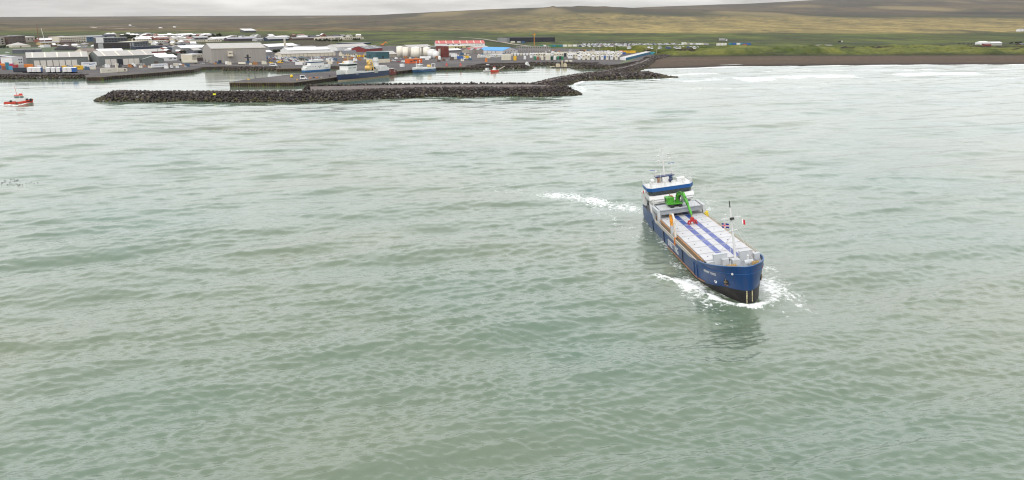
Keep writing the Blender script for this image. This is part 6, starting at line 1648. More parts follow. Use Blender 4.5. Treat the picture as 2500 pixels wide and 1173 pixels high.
# ---- rows of houses behind
HOUSES = [
 # L, R, hpx, depth, wall, roof, style, rise, windows, label
 ((256, 93.5), (283, 92.6), 6, 12, NAVY, ROOFD, 'gable', 2.5, 4, "dark gabled house with white lower roof at the back of the town"),
 ((264, 95.6), (282, 95.0), 2.5, 8, WHITE, ROOFW, 'gable', 2, 0, "white lean-to in front of the dark gabled house"),
 ((320, 89.4), (342, 88.6), 3, 16, BEIGE, ROOFW, 'gable', 3, 3, "white roofed house farthest back behind the dark trees"),
 ((331, 101.0), (371, 99.8), 4.5, 14, CREAM, ROOFW, 'gable', 3.2, 6, "wide house with a bright white roof and small dark dormers"),
 ((346, 95.0), (374, 94.2), 3.2, 14, WHITE, ROOFW, 'gable', 2.6, 3, "white roofed house just behind the one with dormers"),
 ((354, 88.6), (369, 88.0), 3, 12, BRICK, ROOFW, 'gable_end', 3, 2, "small brick house with white gable at the back of the town"),
 ((378, 96.2), (412, 95.2), 3.2, 14, BRICK, ROOFW, 'gable', 2.8, 4, "brick house with a long white roof above the cream terrace"),
 ((372, 105.5), (412, 104.2), 4.8, 12, CREAM, ROOFW, 'flat', 0, 7, "cream terrace with a flat white roof and small dark windows"),
 ((398, 90.6), (432, 89.6), 4, 16, BEIGE, ROOFW, 'hip', 3, 4, "beige house with a white hipped roof left of the lamp mast"),
 ((436, 90.6), (478, 88.6), 4.4, 18, GREY, ROOFW, 'hip', 3.4, 4, "large grey house with a broad white hipped roof"),
 ((388, 98.4), (420, 97.2), 3.6, 14, BRICK, tone("roof_terracotta", (.22, .12, .10)), 'gable', 2.8, 4, "house with dull terracotta roof above the cream wall"),
 ((424, 99.2), (452, 98.2), 4, 12, CREAM, ROOFL, 'gable', 3, 3, "cream house with a pale roof beside the lamp mast"),
 ((436, 104.2), (462, 103.0), 4, 12, OCHRE, ROOFL, 'gable', 2.6, 3, "ochre house with pale roof left of the long cream row"),
 ((472, 90.6), (502, 89.4), 4, 14, LGREY, ROOFW, 'gable', 3, 3, "pale grey house with white roof behind the dark bushes"),
 ((500, 88.2), (518, 87.6), 3.4, 14, CREAM, ROOFW, 'hip', 3.2, 2, "cream house with pointed white roof beside dark bushes"),
 ((474, 97.4), (510, 96.2), 4.6, 14, SLATE, LGREY, 'gable', 3, 3, "slate house with light grey roof in front of dark bushes"),
 ((464, 103.4), (504, 102.4), 4.6, 10, CREAM, ROOFL, 'flat', 0, 7, "long cream row with small dark windows above the green field"),
 ((505, 102.6), (541, 101.8), 4.6, 10, CREAM, ROOFL, 'flat', 0, 6, "second cream row continuing right above the green field"),
 ((520, 98.8), (560, 97.4), 3.5, 16, WHITE, ROOFW, 'gable', 3.6, 3, "low house with a long bright white roof"),
 ((556, 101.4), (626, 99.6), 5.6, 16, tone("dark_terrace", (.05, .035, .045)), tone("roof_violetgrey", (.26, .26, .29)), 'gable', 2.8, 12, "long dark-walled terrace with a violet-grey roof"),
 ((560, 93.2), (578, 92.6), 2.8, 12, BEIGE, ROOFW, 'gable_end', 2.2, 2, "small white roofed house behind the dark terrace"),
 ((600, 95.4), (628, 94.6), 3, 12, BRICK, LGREY, 'gable', 2.4, 3, "grey roofed house with brick gable right of the dark terrace"),
 ((626, 101.4), (656, 100.4), 4.6, 14, LGREY, ROOFG, 'gable', 2.8, 3, "house with a white gable corner and grey roof by the field"),
 ((656, 101.0), (706, 99.2), 4.5, 22, NAVY, ROOFG, 'gable', 4.6, 5, "large house under a broad grey roof with dark wall"),
 ((660, 92.8), (674, 92.2), 3, 10, LGREY, ROOFW, 'hip', 3, 0, "house with a sharp white peaked roof behind the broad grey roof"),
 ((678, 93.4), (708, 92.6), 3, 12, LGREY, ROOFW, 'hip', 2.4, 0, "house with two low white hipped roofs behind the grey one"),
 ((714, 99.2), (778, 97.4), 4.4, 14, BROWN, tone("roof_taupe", (.18, .16, .15)), 'gable', 2.4, 14, "long taupe-roofed school wing with a row of small windows"),
 ((734, 91.8), (757, 91.2), 1.8, 16, WHITE, ROOFW, 'hip', 2.4, 0, "low pale dome-roofed hall behind the school wing"),
 ((760, 92.6), (782, 91.8), 2.4, 14, NAVY, tone("roof_inkblue", (.05, .055, .075)), 'gable', 2.4, 0, "ink-blue roofed house behind the school wing"),
 ((778, 98.4), (818, 96.8), 4.2, 14, CREAM, tone("roof_sand", (.32, .27, .23)), 'gable', 3, 5, "cream house with sand coloured roof above the dark hedge"),
 ((800, 92.6), (818, 92.0), 2.4, 12, NAVY, ROOFD, 'gable', 2.2, 0, "dark blue roofed house behind the sand coloured roof"),
 ((818, 96.4), (840, 95.4), 4.2, 10, BEIGE, ROOFL, 'gable', 2.2, 3, "beige house with pale roof beside the last cream row"),
 ((838, 97.4), (888, 95.8), 5, 10, CREAM, ROOFL, 'flat', 0, 9, "last cream flat-roofed row at the right end of the houses"),
 ((412, 117.4), (442, 116.4), 4, 10, LGREY, ROOFW, 'flat', 0, 2, "pale box building behind the navy store"),
 ((473, 112.4), (491, 111.8), 3.6, 10, LGREY, LGREY, 'flat', 0, 1, "small pale grey box building by the green field"),
 ((446, 112.4), (458, 112.0), 2.6, 8, BLUEW, BLUEW, 'flat', 0, 0, "small blue box building left of the pale grey one"),
 ((107, 116.6), (124, 116.0), 5.5, 10, WHITE, ROOFW, 'flat', 0, 0, "white site hut by the black spoil heap"),
 ((-6, 141), (30, 139.6), 4, 18, tone("blue_slate", (.10, .12, .17)), ROOFW, 'flat', 0, 3, "long low blue-grey building with white roof edge at the left edge"),
]
for L, R, h, dp, wl_, rf_, st, rs, nw, lab in HOUSES:
    building("house" if ("house" in lab) else "building", lab, "house" if "house" in lab else "building", L, R, h, dp, wl_, rf_, st, rs, wins=[(nw, .06, .94, .52, .45, .32)] if nw else ())
# ---- farm and scattered buildings on the right
B("farmhouse", "white two-storey farmhouse with grey roof far to the right", "farmhouse", (2393, 112.2), (2417, 111.8), 7.5, 12, WHITE, ROOFW, 'hip', 2.4, wins=[(4, .1, .9, .5, .4, .25)])
B("barn", "long white barn joined to the right of the farmhouse", "barn", (2418, 111.6), (2446, 111.2), 6, 12, tone("barn_grey", (.36, .36, .33)), ROOFW, 'gable', 2.0)
B("red_barn", "small dark red barn in front of the farmhouse", "barn", (2404, 114.4), (2420, 114.2), 4, 8, REDB, tone("roof_dkred", (.12, .03, .03)), 'gable', 2.0)
B("ruin", "low grey ruin with empty openings on the dunes", "ruin", (1997, 115.2), (2032, 114.8), 4.5, 9, BEIGE, GREY, 'flat', doors=[(.25, .4, .7, DGREY), (.55, .66, .7, DGREY)])
B("far_house", "white house at the right edge below the hills", "house", (2490, 77.4), (2494.5, 77.3), 4.2, 14, WHITE, ROOFG, 'gable', 3)
B("far_house", "second white house at the very right edge below the hills", "house", (2496, 77.4), (2502, 77.3), 4.6, 14, WHITE, ROOFG, 'gable', 3)
B("far_house", "small dark house at the right edge above the dunes", "house", (2492, 113.0), (2502, 112.8), 3.6, 10, BROWN, ROOFD, 'gable', 2.6)
for (px, py, w, lab) in ((424, 67.6, 3.5, "tiny white cottage alone on the moor left of the far shed"), (316, 63.4, 3, "tiny white cottage far out on the moor above the pale track"), (722, 58.4, 4, "tiny white farm farthest out on the brown moor"), (2457, 42.6, 3, "white speck of a house under the dark scarp"), (390, 69.6, 5, "low pale ruin on the moor left of the tiny cottage")):
    B("cottage", lab, "cottage", (px - w / 2, py), (px + w / 2, py), 1.8, 10, WHITE, ROOFW, 'gable', 2)

# ---- the packed back rows of the town: small houses, alike at this distance
CROWD = [("back", 250, 520, 86.6, 90.6, 26), ("middle", 330, 470, 92.5, 98.5, 22), ("front", 372, 470, 106, 112, 16), ("left", 0, 232, 93, 100, 24), ("lower left", 96, 240, 111, 118, 12), ("yard", 398, 500, 121, 130, 14), ("far right", 560, 880, 89.4, 92.0, 16)]
_cr = np.random.default_rng(17)
for nm, x0, x1, y0, y1, n in CROWD:
    for k in range(n):
        px = x0 + (x1 - x0) * (k + float(_cr.uniform(.1, .9))) / n; py = float(_cr.uniform(y0, y1)); w = float(_cr.uniform(6, 14)); i = int(_cr.integers(6))
        wl_, wn_ = ((CREAM, "cream"), (WHITE, "white"), (BRICK, "brick"), (LGREY, "pale grey"), (BROWN, "brown"), (BEIGE, "beige"))[i]
        rf_, rn_ = ((ROOFW, "white"), (ROOFW, "white"), (ROOFG, "grey"), (ROOFD, "dark"), (tone("roof_terracotta", (.22, .12, .10)), "terracotta"))[int(_cr.integers(5))]
        building("house", f"small {wn_} house with {rn_} roof in the packed {nm} rows of the town", "house", (px, py), (px + w, py - float(_cr.uniform(0, .5))), float(_cr.uniform(2.6, 4.4)), float(_cr.uniform(8, 13)), wl_, rf_, ("gable", "gable", "gable_end", "hip", "flat")[int(_cr.integers(5))], float(_cr.uniform(1.8, 3.2)),
                 wins=[(max(2, int(w / 3)), .08, .92, .55, .42, .35)], group=f"{wn_} houses with {rn_} roofs in the {nm} rows")

# ================================================================== YARD: trailers, containers, vehicles
C_WHITE, C_BLUE, C_NAVY = tone("trailer_white", (.60, .60, .595), .5), tone("trailer_blue", (.020, .085, .27), .5), tone("trailer_navy", (.020, .024, .036), .6)
C_YEL, C_ORG, C_RED = tone("container_yellow", (.55, .33, .015), .55), tone("container_orange", (.52, .16, .025), .6), tone("container_red", (.32, .03, .03), .6)
C_TEAL, C_CYAN, C_MAG = tone("container_teal", (.02, .16, .22), .6), tone("container_cyan", (.05, .26, .42), .6), tone("container_magenta", (.36, .02, .11), .6)
C_GREEN, C_GREY, C_CREAM = tone("container_green", (.02, .16, .075), .6), tone("container_grey", (.26, .255, .25), .6), tone("container_cream", (.52, .49, .40), .55)
C_RUST = tone("container_rust", (.24, .085, .05), .7)
TYRE = mat("tyre", (.014, .014, .014), .9)
def container(name, label, cat, pos, ang, L=12.2, Wd=2.5, H=2.75, m=C_WHITE, end=None, side=None, z0=0.0, wheels=False, unit=False, group=None, text=None, tcol=None, cab=None, ts=(.78, .34)):
    """Long side runs along local x; the end with the cooling unit or doors is at x = 0 and faces -x."""
    r = thing(name, label, cat, pos, ang, group)
    zb = z0 + (1.25 if wheels else 0)
    mb = MB(); mb.box((0, -Wd / 2, zb), (L, Wd / 2, zb + H)); mb.build("box", m, r)
    if end: mb = MB(); mb.box((-.06, -Wd / 2 + .05, zb + .05), (0, Wd / 2 - .05, zb + H - .05)); mb.build("end_panel", end, r)
    if side: mb = MB(); mb.box((.2, -Wd / 2 - .05, zb + .1), (L - .2, -Wd / 2, zb + H - .1)); mb.build("side_panel", side, r)
    if unit: mb = MB(); mb.box((-.32, -.9, zb + H * .45), (0, .9, zb + H * .92)); mb.build("cooling_unit", DGREY, r)
    mb = MB()
    for x in (0.02, L - .12):
        for y in (-Wd / 2 - .03, Wd / 2 - .07): mb.box((x, y, zb), (x + .1, y + .1, zb + H))
    mb.build("corner_post", C_GREY, r)
    if wheels:
        mb = MB(); mb.box((.3, -.5, .7), (L - .3, .5, 1.25)); mb.build("chassis", TYRE, r)
        for x in (L - 1.2, L - 2.5, L - 3.8):
            mb = MB(); mb.tube((x, -Wd / 2 + .1, .5), (x, Wd / 2 - .1, .5), .5, .5, 10); mb.build("wheel", TYRE, r)
        mb = MB(); mb.box((2.2, -.9, 0), (2.4, -.7, 1.0)); mb.box((2.2, .7, 0), (2.4, .9, 1.0)); mb.build("landing_leg", C_GREY, r)
    if text:
        me = text_mesh("lettering", text, 1, tcol or tone("print_blue", (.03, .10, .26)), .01); fit_text(me, L * ts[0], H * ts[1])
        o = child("lettering", me, r); place_text(o, (L * (1 - ts[0]) / 2, -Wd / 2 - .03, zb + H * .4), (1, 0, 0), (0, 0, 1))
    if cab: truck_cab(r, -2.6, cab)
    return r
def truck_cab(r, x0, m):
    mb = MB(); mb.hexa([(x0, -1.2, .7), (x0 + 2.3, -1.2, .7), (x0 + 2.3, 1.2, .7), (x0, 1.2, .7)], [(x0 + .15, -1.15, 3.6), (x0 + 2.2, -1.15, 3.7), (x0 + 2.2, 1.15, 3.7), (x0 + .15, 1.15, 3.6)]); c = mb.build("cab", m, r)
    mb = MB(); mb.box((x0 - .02, -1.0, 2.1), (x0 + .12, 1.0, 3.1)); mb.box((x0 + .5, -1.22, 2.1), (x0 + 1.4, 1.22, 3.0)); mb.build("window", WINM, c)
    mb = MB(); mb.tube((x0 + .9, -1.15, .5), (x0 + .9, 1.15, .5), .5, .5, 10); mb.build("wheel", TYRE, r)
def place(px, py): return ground_at(px, py)
def ang2(p, q):
    a, b = ground_at(*p), ground_at(*q); return math.atan2((b - a).y, (b - a).x), (b - a).length
SLANT = math.radians(70)
# row of nine white trailers above the rocks, three by three
TR = [(67.8, "first of nine white trailers above the rocks, next to the long black trailer"), (79, "second of the nine white trailers above the rocks"), (90.2, "third of the nine white trailers, with blue lettered side"),
      (113, "fourth of the nine white trailers, first of the middle three"), (125.4, "fifth of the nine white trailers, middle of the middle three"), (137.6, "sixth of the nine white trailers, last of the middle three"),
      (154.2, "seventh of the nine white trailers, first of the last three"), (165.6, "eighth of the nine white trailers, with a white side"), (176.2, "last of the nine trailers, with a blue front and side")]
for k, (px, lab) in enumerate(TR):
    p = place(px + 4.7, 179.4); s = per_px(p)
    last = k == 8
    container("trailer", lab, "trailer", p, math.radians(111), L=13.2, Wd=9.2 * s, H=10.2 * s, m=C_BLUE if last and False else C_WHITE, end=C_BLUE if last else None, side=C_BLUE if k in (2, 5, 8) else (tone("trailer_greyblue", (.10, .12, .2)) if k in (3, 4) else None), wheels=True, unit=False, group="white trailers in a row above the rocks")  # the fourth and fifth trailers carry dark grey-blue side panels
a, L = ang2((33.5, 178.4), (68, 178.0))
container("trailer", "long black trailer parked sideways at the left end of the white trailers", "trailer", place(33.5, 178.4), a, L=L, Wd=3, H=9.2 * per_px(place(50, 178)), m=C_NAVY, wheels=True)
# coloured containers at the left edge
def stack(px0, px1, yb, hpx, m, lab, deep=9, **k):
    a, L = ang2((px0, yb), (px1, yb - .3)); p = place(px0, yb)
    return container("container", lab, "container", p + Vector((0, 1.3, k.pop('lift', 0))), a, L=L, Wd=2.6, H=hpx * per_px(p), m=m, **k)
stack(12, 36, 168.5, 9, C_RED, "dark red container at the back of the coloured stacks", lift=0)
for px0, px1, yb, h, m, lab in [(-6, 17, 157.5, 6.5, C_RED, "bright red container high in the back stack at the left edge"), (-8, 13, 165, 9, C_ORG, "orange-red container at the far left edge"), (3, 15, 171, 9, C_RUST, "rust brown container in front of the orange-red one"), (-10, 2, 167.5, 7.5, C_BLUE, "dark blue container cut by the left edge of the picture"),
     (13, 22, 171, 17.5, C_TEAL, "tall teal container stack left of the magenta one"), (21.5, 32, 163.2, 7, C_MAG, "magenta container on the upper level of the stacks"), (20, 29.5, 171, 8.6, C_CYAN, "bright cyan container at the foot of the stacks"), (29, 36, 168, 8.4, tone("container_steelblue", (.03, .11, .20)), "steel blue container beside the cyan one"),
     (36, 46, 167, 8.6, C_RED, "small crimson container between the blue ones and the grey box"), (44, 58, 167.5, 9, C_GREY, "grey container left of the orange one"), (57, 80, 166.6, 9.2, C_ORG, "bright orange container in front of the first warehouse"),
     (34, 46, 160, 8, C_CREAM, "pale box container below the white office"), (89.5, 98, 166.2, 5.2, C_WHITE, "small white box in front of the loading doors"),
     (150, 162, 170, 9, C_YEL, "yellow container behind the middle white trailers"), (162, 176, 168, 6.6, C_GREY, "grey flat unit between the two yellow containers"), (179, 203, 170.5, 9.5, C_YEL, "yellow container with dark print behind the last white trailer")]:
    stack(px0, px1, yb, h, m, lab, text="REN" if "dark print" in lab else None, tcol=BLACK, ts=(.3, .36))
# lettered trailers and reefers on the west quay
a, L = ang2((371, 168.2), (409, 166.6)); k_ = per_px(place(390, 167))
container("trailer", "white articulated trailer with large blue lettering on the west quay", "trailer", place(371, 168.4), a, L=L, Wd=2.6, H=8.2 * k_, m=C_WHITE, wheels=True, text="SMYRIL LINE CARGO")
p = place(411, 167.4); r = thing("truck", "white truck tractor coupled right of the lettered trailer", "truck", p + Vector((6.5 * k_, 0, 0)), math.pi); truck_cab(r, -2.2, C_WHITE); blk("frame", r, TYRE, ((-.2, -.5, .7), (4.5, .5, 1.1)), tubes=[((3.4, -1.1, .5), (3.4, 1.1, .5), .5, .5, 10)])
a, L = ang2((200, 163.2), (236, 162)); container("trailer", "white trailer with blue lettering standing between the warehouses", "trailer", place(200, 164.2), a, L=L, Wd=2.6, H=8.5 * k_, m=C_WHITE, wheels=True, text="SMYRIL LINE")
a, L = ang2((203, 169.4), (234, 168.4)); container("trailer", "shorter white trailer with dark blue letters in front of the longer one", "trailer", place(203, 170), a, L=L, Wd=2.6, H=7.4 * k_, m=C_WHITE, wheels=True, text="LINE CARGO")
stack(212, 233, 170.2, 6, C_CREAM, "cream flatbed load in front of the lettered trailers")
a, L = ang2((248, 178.8), (286, 176.8)); container("refrigerated_container", "long cream refrigerated container with a dark mark near the quay edge", "container", place(247, 178.8), a, L=L, Wd=2.8, H=9.6 * k_, m=C_CREAM, text="ISCO", tcol=BLACK, ts=(.2, .2))
a, L = ang2((287, 176.2), (302, 175.4)); container("refrigerated_container", "short cream refrigerated container end-on beside the long one", "container", place(287, 176.2), a, L=L, Wd=2.8, H=8.4 * k_, m=C_CREAM, text=None, unit=False)
p = place(302.5, 175.6); r = thing("generator_set", "small cream cooling unit at the right end of the containers", "cooling unit", p); blk("casing", r, C_CREAM, ((0, 0, .3), (6 * k_, 2.4, 7.4 * k_))); blk("grille", r, BROWN, ((1.2 * k_, -.08, 2 * k_), (4.6 * k_, 0, 6.5 * k_)))
stack(282, 288, 166.8, 10.5, C_CREAM, "upright cream container end beside the dark truck")
p = place(288, 168); r = thing("truck", "dark truck with an open frame in front of the open loading door", "truck", p); truck_cab(r, 1.0, C_NAVY); blk("bed", r, DGREY, ((3.5, -1.2, .8), (11, 1.2, 1.5)), ((3.5, -1.2, 1.5), (4, 1.2, 4.4))); blk("wheel", r, TYRE, tubes=[((9, -1.2, .5), (9, 1.2, .5), .5, .5, 10)])
a, L = ang2((446, 155.6), (482.5, 155.2)); container("trailer", "long cream trailer parked before the cream two-storey building", "trailer", place(446, 156), a, L=L, Wd=2.6, H=6.4 * k_, m=C_CREAM, wheels=True)
a, L = ang2((425, 161.4), (435, 161)); container("kiosk", "small cream kiosk on the west quay", "kiosk", place(425, 161.6), a, L=L, Wd=3, H=6.6 * k_, m=C_CREAM)

# ---- cars, vans
_CAR = {}
def car_mesh(key, m):
    if key in _CAR: return _CAR[key]
    mb = MB()
    mb.hexa([(-2.1, -.86, .3), (2.1, -.86, .3), (2.1, .86, .3), (-2.1, .86, .3)], [(-2.1, -.84, .95), (2.05, -.82, .82), (2.05, .82, .82), (-2.1, .84, .95)], 0)
    mb.hexa([(-1.9, -.8, .94), (1.0, -.8, .90), (1.0, .8, .90), (-1.9, .8, .94)], [(-1.5, -.66, 1.5), (.35, -.66, 1.5), (.35, .66, 1.5), (-1.5, .66, 1.5)], 1)
    mb.box((-1.62, -.72, 1.42), (.45, .72, 1.56), 0)
    for x in (-1.3, 1.3):
        for y in (-.8, .8): mb.tube((x, y - .1, .32), (x, y + .1, .32), .33, .33, 8, 2)
    _CAR[key] = mb.mesh("car", [m, WINM, TYRE]); return _CAR[key]
CARC = {"white": tone("car_white", (.70, .70, .70), .35), "silver": tone("car_silver", (.36, .37, .38), .35), "red": tone("car_red", (.30, .02, .02), .35), "blue": tone("car_blue", (.02, .05, .16), .35), "black": tone("car_black", (.018, .018, .02), .35), "orange": tone("car_orange", (.45, .12, .02), .4), "yellow": tone("car_yellow", (.5, .35, .02), .4), "green": tone("car_green", (.02, .12, .06), .4)}
def car(px, py, c, label, group=None, rz=None, sc=1.0, p=None):
    o = bpy.data.objects.new("car", car_mesh(c, CARC[c])); COL.objects.link(o)
    p = p if p is not None else place(px, py); o.location = p; o.rotation_euler = (0, 0, random.uniform(0, 6.28) if rz is None else rz); o.scale = (sc,) * 3
    return tag(o, label, "car", group)
def van(px, py, c, label, rz=0.0, L=5.6, H=2.4):
    r = thing("van", label, "van", place(px, py), rz); m = CARC[c]
    mb = MB(); mb.hexa([(-L / 2, -1, .4), (L / 2, -1, .4), (L / 2, 1, .4), (-L / 2, 1, .4)], [(-L / 2, -1, 1.3), (L / 2, -1, 1.2), (L / 2, 1, 1.2), (-L / 2, 1, 1.3)]); mb.hexa([(-L / 2, -.98, 1.3), (L / 2 - 1.0, -.98, 1.25), (L / 2 - 1.0, .98, 1.25), (-L / 2, .98, 1.3)], [(-L / 2 + .1, -.9, H), (L / 2 - 1.9, -.9, H), (L / 2 - 1.9, .9, H), (-L / 2 + .1, .9, H)]); mb.build("body", m, r)
    mb = MB()
    for sd in (-1, 1): mb.box((-L / 2 + .6, sd * .97 - .04, 1.5), (L / 2 - 1.9, sd * .97 + .04, H - .3))
    mb.build("window", WINM, r)
    for x in (-L / 2 + 1.1, L / 2 - 1.2):
        for y in (-.9, .9): mb = MB(); mb.tube((x, y - .12, .42), (x, y + .12, .42), .42, .42, 10); mb.build("wheel", TYRE, r)
    return r
van(668, 161.8, "white", "white estate van parked on the edge of the rock slope", .1, L=8.2, H=3.0)
van(440, 160.0, "white", "white pickup next to the cream kiosk", .2, L=4.6, H=1.9)
van(741, 194.2, "white", "white box van among nets on the finger pier", .25, L=6.0, H=3.6)
car(495, 156.4, "silver", "pale car by the huge hall's gable", rz=.3, sc=1.15)
car(131, 129.2, "white", "white car alone on the lane behind the first warehouse", rz=.1, sc=1.6)
car(44, 130.6, "red", "red car in front of the low blue-grey building", rz=.2, sc=1.3)
car(18, 130.4, "white", "white car at the left end of the low blue-grey building", rz=.1, sc=1.3)
car(961, 150.4, "white", "white car parked between the teal building and the tanks", rz=.1, sc=1.25)
car(973, 152.6, "red", "red car beside the white pickup on the quay", rz=2.8, sc=1.1)
van(986, 153.2, "white", "white pickup with canopy on the quay behind the blue fishing boat", .1, L=5.4, H=2.3)
car(183, 110.6, "blue", "blue car left of the parked cars below the cream block", rz=.4, sc=1.3)
for i, px in enumerate((189, 194.5, 200, 205.5, 211)): car(px, 112.6 + i * .35, "white" if i != 2 else "silver", "one of the pale cars parked in a line below the cream three-storey block", "cars parked below the cream block", rz=.5, sc=1.35)
car(308, 124.6, "silver", "silver car right of the black flats", rz=1.0, sc=1.2)
# crowded car lot left of the harbour tower
rg = np.random.default_rng(21)
cols = ["white"] * 7 + ["silver"] * 3 + ["red", "blue", "black", "orange"]
for i in range(58):
    px = float(rg.uniform(655, 727)); py = float(rg.uniform(141.5, 153.5))
    if py > 149 and px < 676: py -= 6
    c = cols[int(rg.integers(len(cols)))]
    car(px, py, c, f"small {c} car in the crowded lot between the huge hall and the harbour tower", f"{c} cars in the lot beside the harbour tower", sc=1.25)
for i in range(16):
    px = float(rg.uniform(764, 812)); c = cols[int(rg.integers(len(cols)))]
    car(px, float(rg.uniform(141, 148)), c, f"small {c} car parked in front of the ribbed cream cold store", f"{c} cars before the cold store", rz=float(rg.uniform(-.2, .2)), sc=1.25)
for i in range(26):
    px = float(rg.uniform(372, 412)); c = cols[int(rg.integers(len(cols)))]
    car(px, float(rg.uniform(106.5, 112.5)), c, f"tiny {c} car below the flat-roofed cream terrace", f"{c} cars below the cream terrace", sc=1.4)
# far lot of new cars beyond the container yard
cols2 = ["white"] * 17 + ["silver"] * 3 + ["blue"] * 2 + ["black"] * 2 + ["red"]
for row in range(9):
    y = 110.2 + row * 1.22
    x0 = 1420 - row * 2 if row < 5 else 1470 + row * 6; x1 = 1650 + row * 7
    n = 30 - row
    for k in range(n):
        px = x0 + (x1 - x0) * (k + float(rg.uniform(.1, .9))) / n; c = cols2[int(rg.integers(len(cols2)))]
        car(px, y + float(rg.normal(0, .18)), c, f"tiny {c} car in the vast far lot beyond the container yard", f"{c} cars in the far lot", rz=float(rg.uniform(-.25, .25)) + 1.3, sc=2.15)
# ---- containers in the yard on the right: rows of refrigerated boxes
def reefer(px, py, ang, m, lab, grp, H=2.9, L=12.2, Wd=2.6, unit=True, lift=0.0, end=None):
    p = place(px, py); key = (m.name, round(H, 1), round(L, 1), round(Wd, 1), unit, end.name if end else '')
    if key not in _RF:
        mb = MB(); mb.box((0, -Wd / 2, .1), (L, Wd / 2, H), 0)
        if unit: mb.box((-.14, -Wd * .2, H * .62), (0, Wd * .22, H * .82), 1)
        if end: mb.box((-.08, -Wd / 2 + .1, .2), (0, Wd / 2 - .1, H - .1), 2)
        for x in (.05, L - .15): mb.box((x, -Wd / 2 - .04, 0), (x + .12, -Wd / 2, H), 1)
        _RF[key] = mb.mesh("refrigerated_container", [m, DGREY, end or m])
    o = bpy.data.objects.new("refrigerated_container", _RF[key]); COL.objects.link(o)
    o.location = p + Vector((0, 0, lift)); o.rotation_euler = (0, 0, ang)
    return tag(o, lab, "container", grp)
_RF = {}
up = math.radians(84)
for k in range(12):                                     # back row, below the blue-roofed hall
    px = 1168 + k * 5.6
    reefer(px, 141.6 - k * .22, up, C_WHITE if k % 4 else C_CREAM, "white refrigerated container with a dark cooling unit in the row left of the stacked block", "containers left of the stacked block", H=3.4, Wd=2.9, L=10)
for k in range(12): reefer(1250 + k * 7.4, 136.4 - k * .1, up, C_WHITE if k % 3 else C_CREAM, "white container in the back row running behind the stacked block", "containers in the long back row", H=3.2, Wd=3.0, L=10)
for k in range(6):                                      # stacked block of cream boxes
    for l in range(2): reefer(1226 + k * 3.75, 147.6, up, C_CREAM, f"cream container in the {'lower' if l == 0 else 'upper'} tier of the two-high stacked block", f"{'lower' if l == 0 else 'upper'} containers of the stacked block", H=3.7, Wd=1.98, L=8, unit=False, lift=l * 3.75)
for k in range(3):
    for l in range(2): reefer(1333.5 + k * 3.8, 147.8, up, C_CREAM, f"cream container in the {'lower' if l == 0 else 'upper'} tier of the small stack right of the yellow one", f"{'lower' if l == 0 else 'upper'} containers of the small stack", H=3.7, Wd=1.98, L=8, unit=False, lift=l * 3.75)
reefer(1257, 148.2, up, C_YEL, "single bright yellow container standing on end of the yard's front row", None, H=5.6, Wd=3.6, L=6, unit=False)
for px, py, m, lab in ((1281, 145.8, C_WHITE, "white container with narrow foot right of the yellow one"), (1306, 146.2, C_GREEN, "green container right of the yellow one"), (1313, 147.4, C_RUST, "rusty red container beside the green one"), (1324, 147.4, C_CREAM, "cream container with brown end in the front row"), (1354, 147, C_WHITE, "narrow white container beside the small stack"), (1362, 146.2, C_GREEN, "green container left of the dark blue one in the front row"), (1368, 145.6, C_NAVY, "dark blue container amid green ones in the front row"), (1373, 146.6, C_GREEN, "last green container of the front row"), (1347, 147, tone("container_dkgreen", (.015, .07, .05)), "dark green container right of the small stack")):
    reefer(px, py, up, m, lab, None, H=4.2, Wd=2.7, L=7, unit=False)
rows = [(1294, 1345, 141.4, 8, "second row from the stacked block"), (1346, 1412, 136.0, 11, "upper left field"), (1352, 1420, 139.2, 11, "middle left field"), (1386, 1440, 143.6, 9, "lower middle field"), (1412, 1520, 133.6, 16, "topmost row"), (1416, 1515, 136.8, 14, "second topmost row"), (1424, 1512, 140.2, 11, "third row from the top"), (1408, 1510, 146.8, 9, "front row nearest the water")]
for x0, x1, y, n, nm in rows:
    for k in range(n):
        m = (C_WHITE, C_CREAM, C_WHITE, C_CREAM, C_WHITE, C_NAVY, C_CREAM)[int(rg.integers(7))] if k % 5 == 4 else (C_WHITE if rg.random() < .5 else C_CREAM)
        cn = {C_WHITE: "white", C_CREAM: "cream", C_NAVY: "navy"}[m]
        reefer(x0 + (x1 - x0) * (k + .5) / n + float(rg.normal(0, .6)), y + float(rg.normal(0, .3)), up + float(rg.normal(0, .03)), m, f"{cn} container in the {nm} of the right-hand yard", f"{cn} containers in the {nm}", H=5.6 if y > 141 else 4.7, Wd=3.5, L=9)
for px, lab in ((1379, "low white tank container lying at the yard's edge, left of two"), (1389, "low white tank container lying at the yard's edge, right of two")): reefer(px, 151.2, 0.05, C_CREAM, lab, None, H=2.0, L=4.2, Wd=2.2, unit=False)
for k in range(16):                                     # slanting double line of white boxes towards the beach
    px = 1530 + k * 3.9; py = 148.2 - k * 1.02
    reefer(px, py, math.radians(118), C_WHITE, "white trailer with blue end in the slanting line beside the track", "trailers in the slanting line", H=3.7, Wd=2.9, L=13, unit=False, end=tone("trailer_endblue", (.02, .09, .15)))
reefer(1586, 133.6, .1, tone("trailer_turq", (.04, .24, .30)), "turquoise trailer at the far end of the slanting line", None, H=3.4, L=8, unit=False)
for k, (px, m, nm) in enumerate(((1511, C_ORG, "orange"), (1523, C_YEL, "yellow"), (1535, C_YEL, "yellow"))): reefer(px, 130.4, .03, m, f"{nm} container of the coloured row behind the slanting trailers" + (", leftmost" if k == 0 else (", middle" if k == 1 else ", rightmost")), None, H=3.9, L=10.5, unit=False)
reefer(1518, 133.2, .03, C_BLUE, "blue container in front of the orange and yellow row", None, H=3.0, L=6, unit=False)
